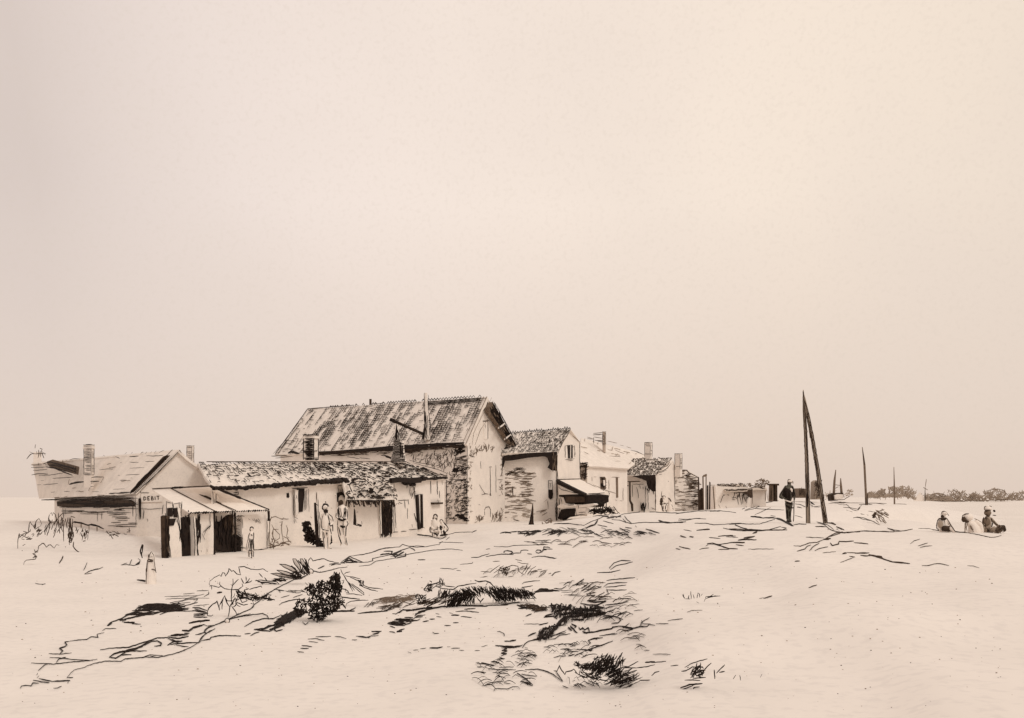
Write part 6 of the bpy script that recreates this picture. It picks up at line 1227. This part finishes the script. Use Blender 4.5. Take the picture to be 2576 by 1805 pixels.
inks(mb, gl, parse(23, '''2.4:380 325 570 300 640 285 720 272 850 250 1000 240 1080 235 1210 250;2.4:0 305 150 280 280 235 420 215 480 212 515 180 600 205 690 215 780 210 880 190 940 185 960 158;2.2:600 200 700 200 770 205;2:960 155 1090 158 1220 162;4:940 165 980 150
4:260 305 330 290 400 295 480 260 560 232 600 218;3.4:300 262 400 262 390 290 280 300;8:410 310 450 280 500 260;7:430 330 480 300 530 270;5:450 340 550 320 555 285;3.4:600 215 650 240 660 255;4:410 290 440 340;3:540 300 560 310
2.4:1040 70 1120 45 1200 40 1320 38;4:1320 42 1370 20;6:650 62 720 75 800 85;5:780 75 870 97;3:590 70 640 68;3:880 100 950 120 1000 105;2:1020 130 1060 95
3:1310 335 1400 330 1425 318 1520 290;3:1480 325 1560 310 1660 295 1800 300;4:1690 280 1690 262 1730 255 1780 265 1790 285 1740 298 1700 292;3:1780 285 1880 282;2.6:1880 282 1885 255 1920 248 1970 252;2.6:1960 290 2010 295;4:2055 265 2070 248 2110 250 2125 270 2090 285 2060 275;3.4:2130 270 2150 240 2150 210 2220 218;5:2130 250 2180 245;2.4:2160 235 2250 238;2:1570 205 1740 210 1800 195 2200 185;2:1960 155 2100 155 2250 162;2:2050 140 2230 132;2.6:2010 335 2080 320 2160 320 2270 345 2296 340;4:2170 325 2280 345;2:1480 240 1530 232
3.4:695 360 780 360;2:1180 415 1320 402 1330 385;2:950 460 1040 462 1100 470 1150 460;2:1140 485 1190 488;2.6:1900 640 1920 622 2050 605 2105 602;2.6:1890 685 1960 672 2020 660
9:2050 738 2150 715;8:2130 712 2296 722;4:2050 740 2100 700 2200 700;5:2100 730 2260 725
3.4:0 985 100 968 250 960 330 952 380 910 480 885;3.4:400 985 440 990 520 940;5:480 975 520 940 600 945 650 950;6:560 955 740 930 860 910;6:700 965 850 930 960 905 1000 898;5:660 1010 700 970 780 960;4:980 905 1130 895;3.4:1130 890 1250 895 1450 890;4:1200 885 1300 895 1450 900 1500 900;3:1450 895 1600 888 1720 885 1750 870 1860 848;4:1650 885 1760 870;3:1760 865 1880 850
4.6:345 1100 450 1120 540 1125;4.6:380 1095 560 1110;4.6:400 1075 560 1095;4.6:420 1060 600 1062;4.6:440 1048 640 1050;4:440 1080 690 1062;4:540 1030 640 1032;4:560 1085 700 1060 720 1045;3.6:640 1050 690 1010 780 1000;4:670 1030 750 1020;3.6:370 1130 430 1150;8:450 1195 510 1190;3.6:480 1175 540 1162;3.4:370 1193 430 1205;3:160 1190 270 1190;3.4:170 1225 250 1205;3.4:210 1200 275 1188;3:0 1248 60 1250 130 1265 150 1245 240 1240;4:540 1120 620 1090;3.4:600 1080 640 1050;4:660 990 740 970
3:1130 962 1260 955 1400 972;4:1080 1005 1175 1003;3:1190 1020 1320 1030;3:1100 1092 1165 1090;3:1000 1125 1075 1125;3.4:750 1080 820 1070;4:830 1050 890 1048;3:900 983 940 992;3:910 1020 965 1026;3:865 1200 890 1218 940 1215;3.4:1230 935 1360 925;2.6:1060 975 1100 985
5:830 1385 920 1385 980 1372;2.6:720 1395 790 1385;3:1080 1390 1180 1387;2.6:1350 1415 1410 1415;2:1430 1370 1500 1352;3:1690 1305 1790 1305;5:1590 1355 1640 1360 1760 1380 1890 1358;2.6:1610 1195 1640 1192 1690 1218 1695 1248;2:1920 1110 2000 1105 2120 1108;3.4:1660 1385 1720 1390 1670 1415 1725 1420 1665 1445 1720 1450;4:1700 1360 1720 1380;2.4:1170 1410 1230 1412;2.4:580 1430 620 1445;2.4:640 1412 700 1408;2.4:1030 1372 1070 1372;3:1760 1300 1830 1290'''), INK)
inks(mb, gl, parse(24, '''2.4:500 575 540 560 580 550;8:560 560 640 552;5:640 555 740 562;3:690 540 760 545 800 520;3:780 510 810 485 850 482;5:870 512 910 490 960 455;3:890 515 940 490 1000 490;3.4:860 510 930 500;3:930 540 970 520 1000 490;3:940 560 1030 500;3:960 575 1060 520;3:1000 560 1070 510;3:1050 550 1120 520;3:980 590 1060 580;3.4:985 600 1060 605;3:1060 625 1100 600 1145 578;3:1090 630 1140 610 1190 585;3:1180 580 1165 545;3:1165 470 1230 458 1420 442;3:1140 525 1170 500 1250 488 1350 488;3:1155 530 1230 525 1340 510;3:1170 552 1250 558 1345 553;3:1190 350 1230 310 1300 287 1380 290;3:1200 370 1250 335 1320 320 1400 300;3:1080 398 1180 395 1240 385 1290 372;3:1190 390 1215 395;2:1200 345 1190 360;3:670 422 700 395 750 385;2.4:650 405 665 400
2:760 575 900 570;2:780 600 930 592;2:740 560 860 555;2:820 600 960 610
4:930 675 1010 690 1080 690 1160 660;5:1000 655 1070 665 1160 657;4:990 650 1080 645;3.4:1150 692 1260 680 1360 660;3:1240 640 1300 632 1385 632;3:1220 660 1240 645;2:1380 690 1460 682;2:1410 742 1490 735;3:1080 645 1160 630;4:1040 690 1150 718
5:440 690 540 705 620 720;6:360 690 420 712 500 722;5:500 740 620 735;7:530 745 600 730;4:370 720 460 720;4:640 700 700 690 700 720;4:660 690 690 730;4:720 700 750 735
8:700 800 760 740 830 705;10:760 780 860 760 960 770;9:840 800 960 780 1100 765;7:900 745 1000 735 1100 745;7:960 800 1080 780 1140 770;6:690 770 740 730;5:600 800 690 790 720 815;5:610 790 680 770;12:720 860 780 810 840 790;12:690 920 740 850 790 820;10:660 930 720 900;8:560 940 600 910 650 900;9:580 970 640 950;9:540 990 600 990 640 980;7:600 1000 650 960 690 930;5:460 970 500 950 530 940;4:440 790 490 770;6:1010 725 1100 715;5:1060 690 1130 720;4:890 724 1000 728;7:800 745 830 705 840 730;6:860 820 960 825;5:500 1005 560 1000;8:1080 770 1160 760;5:640 890 720 880 780 870;4:560 870 640 850
4:1130 782 1220 790 1260 798 1310 820;4:1130 812 1180 800 1220 797;3.4:1265 785 1300 765 1350 745;3.6:1210 855 1270 852 1290 830 1270 800;3:1150 720 1230 700;2.6:1170 750 1240 730
6:850 860 890 880 880 895;5:915 890 930 912 950 895 970 915 1000 895 1010 930;6:950 930 990 945;5:960 942 1050 935 1110 920 1210 905 1220 890 1270 882;4:1270 880 1330 885 1400 900 1470 888;3:1300 885 1400 910 1350 920 1310 912;3:1310 900 1370 855;3:1470 888 1530 885 1550 865 1600 875;3:1470 880 1480 845 1550 805;3:1480 830 1490 860;3:1490 860 1560 862;2.6:1610 860 1720 860;2.4:1715 835 1760 825 1850 815;2.4:1400 900 1470 880 1510 885
3:650 1000 700 995 740 965 840 950;3:640 985 690 965 800 920;3:700 960 800 940;7:820 890 850 920;6:840 880 880 920;5:870 920 900 940
3:1100 970 1240 945;4:1000 1050 1020 1030 1000 1010 1060 992 1130 985;4:1020 1000 1060 990 1080 1000;4:900 1088 1030 1100 1035 1082 1100 1060 1220 1015;4:980 1100 1040 1080;3:690 1047 800 1042 920 1045;3:840 1065 890 1055;3:600 1070 665 1070;3.4:780 1090 850 1110 910 1110;3:750 1090 830 1085;3:690 1165 740 1150 800 1152;3:820 1150 880 1135;3:880 1150 960 1110;3:940 1165 990 1135;2.6:1360 990 1460 990;2.6:1400 968 1455 972;2.4:1430 1045 1460 1045 1500 1065;2.4:1500 1100 1550 1100;2.4:1580 1135 1650 1133 1740 1138;2:1350 960 1400 940;2.6:1210 960 1260 950
3:250 1020 300 1018 350 1010;4:170 1055 240 1065 330 1075 380 1065 410 1050;5:250 1062 330 1065;3.4:410 1075 430 1040 460 1018 500 1010 540 1005;3:430 1075 455 1080;4:240 1080 270 1085 225 1100 270 1105 220 1125 265 1130 215 1150;4:180 1180 250 1175;4:200 1160 240 1175;2.4:350 1110 410 1100;2.4:360 1130 520 1120;2.4:370 1150 480 1155;2.4:360 1170 420 1185 460 1180;2.4:340 1200 380 1215
3.4:0 1220 60 1222 160 1235;4:40 1210 150 1240;3:130 1208 200 1205;3:0 1250 60 1250;3.4:0 1293 80 1302;3:100 1270 240 1275 350 1275;2.6:140 1300 280 1310;3:200 1255 330 1250;4:430 1275 550 1270 640 1295 690 1320 720 1345 770 1380;3.6:710 1280 730 1320 770 1380;5:360 1305 430 1350 500 1410;4:390 1380 490 1400;3.4:400 1315 480 1330 540 1332;4:420 1390 500 1420;3:155 1465 160 1445 270 1450 320 1430 370 1430 385 1445;2.6:50 1420 110 1412 160 1402;2.6:160 1385 240 1380;2.6:240 1395 300 1400
3.4:770 1420 820 1440;3.4:870 1410 910 1428;3:900 1395 980 1430;3:960 1380 1050 1420;3:1000 1370 1090 1415;3:860 1380 880 1370'''), INK)
mb.build('path_edges', None, kind='structure', label='dark broken edges of the sandy path and banks')
mb = MB()
for poly, n, a, ln, m, w_ in (((560, 1040, 1000, 1030, 1180, 1100, 900, 1190, 660, 1180), 26, 8, 26, INK, 2.2), ((0, 1200, 180, 1200, 480, 1240, 520, 1400, 300, 1460, 0, 1420), 34, -4, 30, INK, 2.4),
    ((340, 1090, 540, 1100, 500, 1230, 350, 1220), 18, 4, 26, INK, 2.2), ((1180, 930, 1480, 900, 1560, 1120, 1300, 1060), 10, 4, 24, INK2, 2.2), ((760, 480, 1130, 470, 1180, 660, 900, 640), 34, 30, 26, INK2, 2.2),
    ((1100, 600, 1400, 580, 1460, 740, 1180, 720), 18, 12, 28, INK2, 2.2), ((60, 380, 560, 330, 620, 420, 100, 430), 26, 35, 18, INK2, 2.0), ((440, 120, 860, 90, 960, 160, 500, 170), 12, 4, 30, INK2, 2.0),
    ((860, 820, 1150, 700, 1400, 780, 1150, 860), 20, 20, 26, INK, 2.4), ((820, 1370, 1080, 1340, 1120, 1430, 880, 1440), 16, -28, 18, INK, 2.2), ((480, 0, 900, 0, 1380, 10, 1650, 50, 1400, 62, 1100, 68, 940, 60, 640, 40), 60, -14, 20, INK, 2.2), ((190, 45, 380, 12, 500, 18, 780, 20, 780, 45, 620, 50), 30, 12, 24, INK, 3.2), ((900, 70, 1400, 80, 1340, 190, 1000, 160), 22, -8, 22, INK2, 2.2)):
    for s_ in hatch(zp(24, *poly), n, a, ln, 16, .3): ink(mb, gl, s_, w_ * R.uniform(.6, 1.3), m, lift=.03)
for s_ in hatch(zp(24, 560, 930, 700, 880, 760, 850, 880, 730, 1140, 720, 1130, 790, 870, 830, 760, 870, 650, 1000, 560, 1000), 190, 48, 15, 24, .3): ink(mb, gl, s_, R.uniform(1.8, 3.4), INK, lift=.05)
for s_ in hatch(zp(24, 660, 700, 840, 700, 900, 760, 860, 820, 700, 790), 60, 70, 13, 30, .5): ink(mb, gl, s_, R.uniform(2.6, 5), INK, lift=.05)
for s_ in hatch(zp(24, 380, 690, 620, 700, 640, 740, 540, 750), 50, 5, 18, 16, .3): ink(mb, gl, s_, R.uniform(2.2, 4.4), INK2, lift=.02)
for s_ in hatch(zp(23, 250, 830, 400, 780, 660, 775, 650, 830, 450, 870, 320, 860, 260, 900), 60, 6, 34, 8, .1): ink(mb, gl, s_, R.uniform(1.6, 2.6), INK3, lift=.02)
for s_ in hatch(zp(23, 60, 880, 250, 810, 260, 860, 80, 910), 16, 40, 12, 18, .1): ink(mb, gl, s_, 2.0, INK2)
for s_ in hatch(zp(23, 240, 900, 480, 870, 640, 840, 640, 880, 330, 950), 26, 12, 26, 14, .2): ink(mb, gl, s_, 2.2, INK2)
for s_ in hatch(zp(21, 1080, 690, 1200, 600, 1300, 545, 1620, 535, 1640, 600, 1380, 620), 60, 6, 42, 7, .1): ink(mb, gl, s_, R.uniform(2.4, 4.5), INK)
for s_ in hatch(zp(22, 880, 1110, 960, 1010, 1130, 940, 1260, 960, 1120, 1040, 1000, 1100, 900, 1150), 110, 28, 18, 22, .3): ink(mb, gl, s_, R.uniform(3, 5.5), INK)
inks(mb, gl, parse(5, '''2.6:60 1450 130 1440 250 1440 440 1465;4:80 1445 270 1443;3:440 1470 560 1410 620 1390 700 1350;2.4:180 1400 250 1395 300 1385;9:480 1500 530 1480 580 1462;6:580 1465 620 1400;6:740 1375 830 1370;5:850 1370 910 1345;3.4:880 1350 960 1320 1050 1310 1180 1295 1300 1298 1400 1302 1640 1312 1890 1285 2000 1285;3:800 1390 900 1400 980 1430 1050 1445 1200 1430 1400 1432 1700 1432;5:1400 1402 1450 1425 1540 1432;6:0 1550 100 1545 200 1535;6:20 1560 110 1535;3:620 1460 740 1485;2.6:690 1410 820 1445;5:410 1530 540 1540;3:420 1572 550 1570;3:660 1560 720 1530 800 1520;3.4:850 1530 940 1580;3.6:900 1500 1020 1560;5:1120 1540 1240 1562;4:1130 1560 1220 1580;4:1230 1512 1320 1540 1400 1566;3:970 1490 1050 1502;2.6:960 1345 1000 1400 1050 1440;2.4:940 1380 980 1420;4:1870 1530 1940 1525 2010 1520;3.4:1390 1400 1410 1420 1500 1440;2.4:1640 1400 1760 1400 1850 1380 1990 1385;3:1500 1440 1700 1420;3.4:780 1350 920 1360;5:640 1340 760 1360;3:560 1350 640 1340 760 1345;2.4:1100 1470 1110 1490'''), INK)
inks(mb, gl, parse(6, '''2.6:0 1170 80 1160 150 1145 290 1132 440 1130 570 1132 700 1145 760 1155;4:0 1282 60 1278 130 1270;2.6:40 1232 150 1240 250 1228 310 1225;3:240 1290 380 1290 480 1310 600 1302;5:270 1380 350 1372 430 1365;3:600 1305 700 1298 800 1292 920 1300 1050 1298;7:680 1302 760 1300 830 1292;4:750 1310 830 1345 950 1380;3:600 1350 700 1375 820 1385 1100 1385;7:840 1388 960 1385 1080 1380;4:980 1412 1030 1395;3:1050 1390 1180 1372 1330 1330;3.6:540 1455 620 1450 720 1443;4:860 1475 940 1465 1000 1455;4:790 1505 900 1498 1020 1500;3:400 1550 560 1560 700 1535 870 1530;3:500 1560 620 1590;8:950 1205 1030 1215 1100 1225;6:1100 1225 1200 1222 1290 1228;9:1280 1228 1340 1250 1400 1280;10:1380 1270 1440 1300 1480 1325;3.4:1490 1310 1560 1298 1650 1302;3:1510 1042 1570 1050 1640 1080;4:1540 1080 1590 1095;2.2:1510 1190 1600 1215;2.6:1050 1300 1150 1270 1250 1240;2.6:430 1140 560 1135;3.6:840 1110 900 1080 1040 1045 1200 1020 1300 988;2.4:880 1120 1000 1080 1120 1060;2.4:870 1132 1000 1100 1130 1112 1370 1120;2.6:1000 1100 1080 1060;2.2:1000 1180 1200 1090;2.4:1330 1340 1400 1350 1350 1370;3.4:60 1445 130 1470;3:170 1460 220 1470;2:100 1370 200 1390;2.2:420 1470 480 1475;3:1700 1030 1760 1055;6:1690 1010 1750 1050;2.2:1710 1080 1850 1070;2.4:1780 1270 1920 1310 2000 1370;2:1760 1330 1880 1330;2.4:1200 1190 1260 1200'''), INK)
inks(mb, gl, parse(7, '''5:530 1428 570 1435 610 1445;8:570 1430 610 1450;6:620 1470 650 1485 695 1502;2.6:430 1430 500 1450 560 1500 650 1528 700 1535 780 1525 860 1522;2.2:410 1470 520 1472;3:560 1570 600 1555 660 1535;6:500 1600 560 1590;2.4:350 1240 400 1270 450 1270;3.4:560 1200 640 1202 700 1180 760 1145;2.4:740 1150 810 1130 900 1135;6:600 1205 660 1205 720 1195;3:720 1240 770 1290 830 1310;3:690 1270 760 1278 840 1290;3:720 1300 780 1320;6:835 1300 870 1255;4:850 1245 930 1240 980 1245;2.6:870 1340 940 1352;2.4:790 1378 830 1370 900 1380 980 1410 1060 1450;9:985 1360 1010 1325;3:1010 1322 1060 1300 1115 1293;3:1020 1330 1090 1330 1165 1372;2.4:940 1310 1050 1325;2.6:750 1190 820 1200 880 1200;2.6:1140 1490 1207 1512;2.2:640 1240 740 1250;2.4:700 1150 740 1190 800 1205;2.2:800 1160 870 1190;3:930 1165 1000 1190 1120 1190;2.4:540 1230 700 1230'''), INK2)
inks(mb, gl, parse(8, '''2.8:0 1005 70 1002 130 998 250 1005 380 1002 530 1012;2.6:440 955 530 985 620 998 700 990 780 970;2.6:860 962 930 962 1000 965 1120 990 1200 1000 1300 1005;3.4:1280 1000 1400 1012 1520 1022;2.4:1520 1022 1620 1038 1730 1062 1830 1085 1900 1080 1980 1055;2.2:0 812 70 820 120 840 210 855;2.6:80 760 120 775 185 782;2.2:0 1160 90 1160 180 1172;2:0 1300 100 1302 190 1300;2.6:85 1328 130 1338 185 1335;5:200 1320 260 1338 370 1345;4:250 1335 370 1370 440 1395 500 1415;3.6:490 1415 600 1428 745 1440;2.6:905 1468 1000 1465 1070 1445 1150 1440 1200 1450 1270 1466;2:1520 1468 1600 1472 1680 1498;2:750 1172 800 1130 880 1108;2.2:855 1200 920 1180 985 1162;2.2:880 1222 950 1205 1045 1200;2.2:290 562 360 568 430 565;2.4:550 565 640 570 700 575;2.2:200 605 400 640;3:0 560 60 580'''), INK2)
inks(mb, gl, parse(25, '''4:1345 92 1400 60 1440 40 1500 30;3:1060 155 1120 160 1200 130 1270 125 1340 95;3:1090 205 1160 185 1180 160 1215 148;3:1200 200 1240 160 1290 130;2.6:1250 200 1290 180 1370 165;4:1390 130 1410 155 1460 142 1470 112;4:1470 115 1530 120 1600 113;2.8:1600 127 1730 140;8:1330 98 1375 100;2.4:1170 78 1330 85;2:1320 220 1440 208
6:1500 228 1535 220;3:1540 215 1640 222 1740 218;5:1735 235 1800 250 1860 265;4:1840 265 1950 302 2010 305 2100 316;2.8:1560 250 1612 258;2:1480 305 1600 260;2.6:1660 240 1750 248
2.4:1380 0 1440 25 1480 35 1560 32 1620 28 1700 20 1800 25 1950 30 2050 20 2130 5;3.4:1450 0 1470 25;4:190 15 240 12 305 8;3.4:380 72 440 65 540 68;2.4:300 80 400 90;4:560 105 640 90 700 75;4:600 100 720 103;4:500 127 620 128;2.6:280 135 330 130 400 152;4:400 150 440 170 480 182 555 184;2.4:380 190 480 188;2.2:270 158 300 135;2:650 187 780 185 880 185;3:30 160 80 175 130 185;3:0 178 40 188;6:480 5 620 12;7:620 10 760 20;5:760 15 900 15 1000 12;3:690 45 730 35;3.4:130 70 160 75;3.4:40 65 80 80;2.4:210 190 240 180 300 175;2.4:450 75 560 80;3:540 145 610 155
4:1070 296 1115 293;4:790 630 830 618 865 608;3:1195 535 1230 520 1270 510;2:750 632 790 625;2:100 755 140 742 240 738;2:0 820 60 818'''), INK2)
mb.build('dry_grass', None, kind='stuff', label='scattered dry grass blades and runners on the pale sand')
for x, y, r, lb in ((1295, 485, 30, 'round pale stone at the foot of the spiky plant'), (332, 1055, 27, 'round pale stone on the bank line below the outlined shrub')):
    a_, b_ = zt(22, x, y); gp_ = G(a_, b_ + r / 4.592, 0); rr = r / 4.592 * gp_.y / F
    mb = MB(); mb.ball(gp_ + Vector((0, 0, rr * .8)), rr, rr, rr, GROUND, 14, 10)
    mb.tube([gp_ + Vector((math.cos(t * .4) * rr, -rr * .3, rr * .8 + math.sin(t * .4) * rr)) for t in range(17)], 1.3 * gp_.y / F, INK)
    mb.build('round_stone', None, smooth=False, label=lb, cat='stone')
mb = MB()   # pebbles: pointed specks, larger near the viewer
for i in range(420):
    a = R.random(); px, py = R.uniform(20, 2550), 1420 + 370 * R.random()
    if px < 1300 and R.random() < .35: px, py = R.uniform(350, 1250), R.uniform(1420, 1700)
    p = G(px, py, 0); r = R.choice((1.0, 1.2, 1.5, 1.9)) * p.y / F * R.uniform(.6, 1.1)
    mb.ball(p + Vector((0, 0, r * .3)), r * R.uniform(.9, 1.6), r, r * .8, R.choice((INK, INK2, INK3, INK4, INK4, INK4, INK3)), 5, 4)
mb.build('pebbles', None, kind='stuff', label='tiny dark pebbles strewn over the sand')
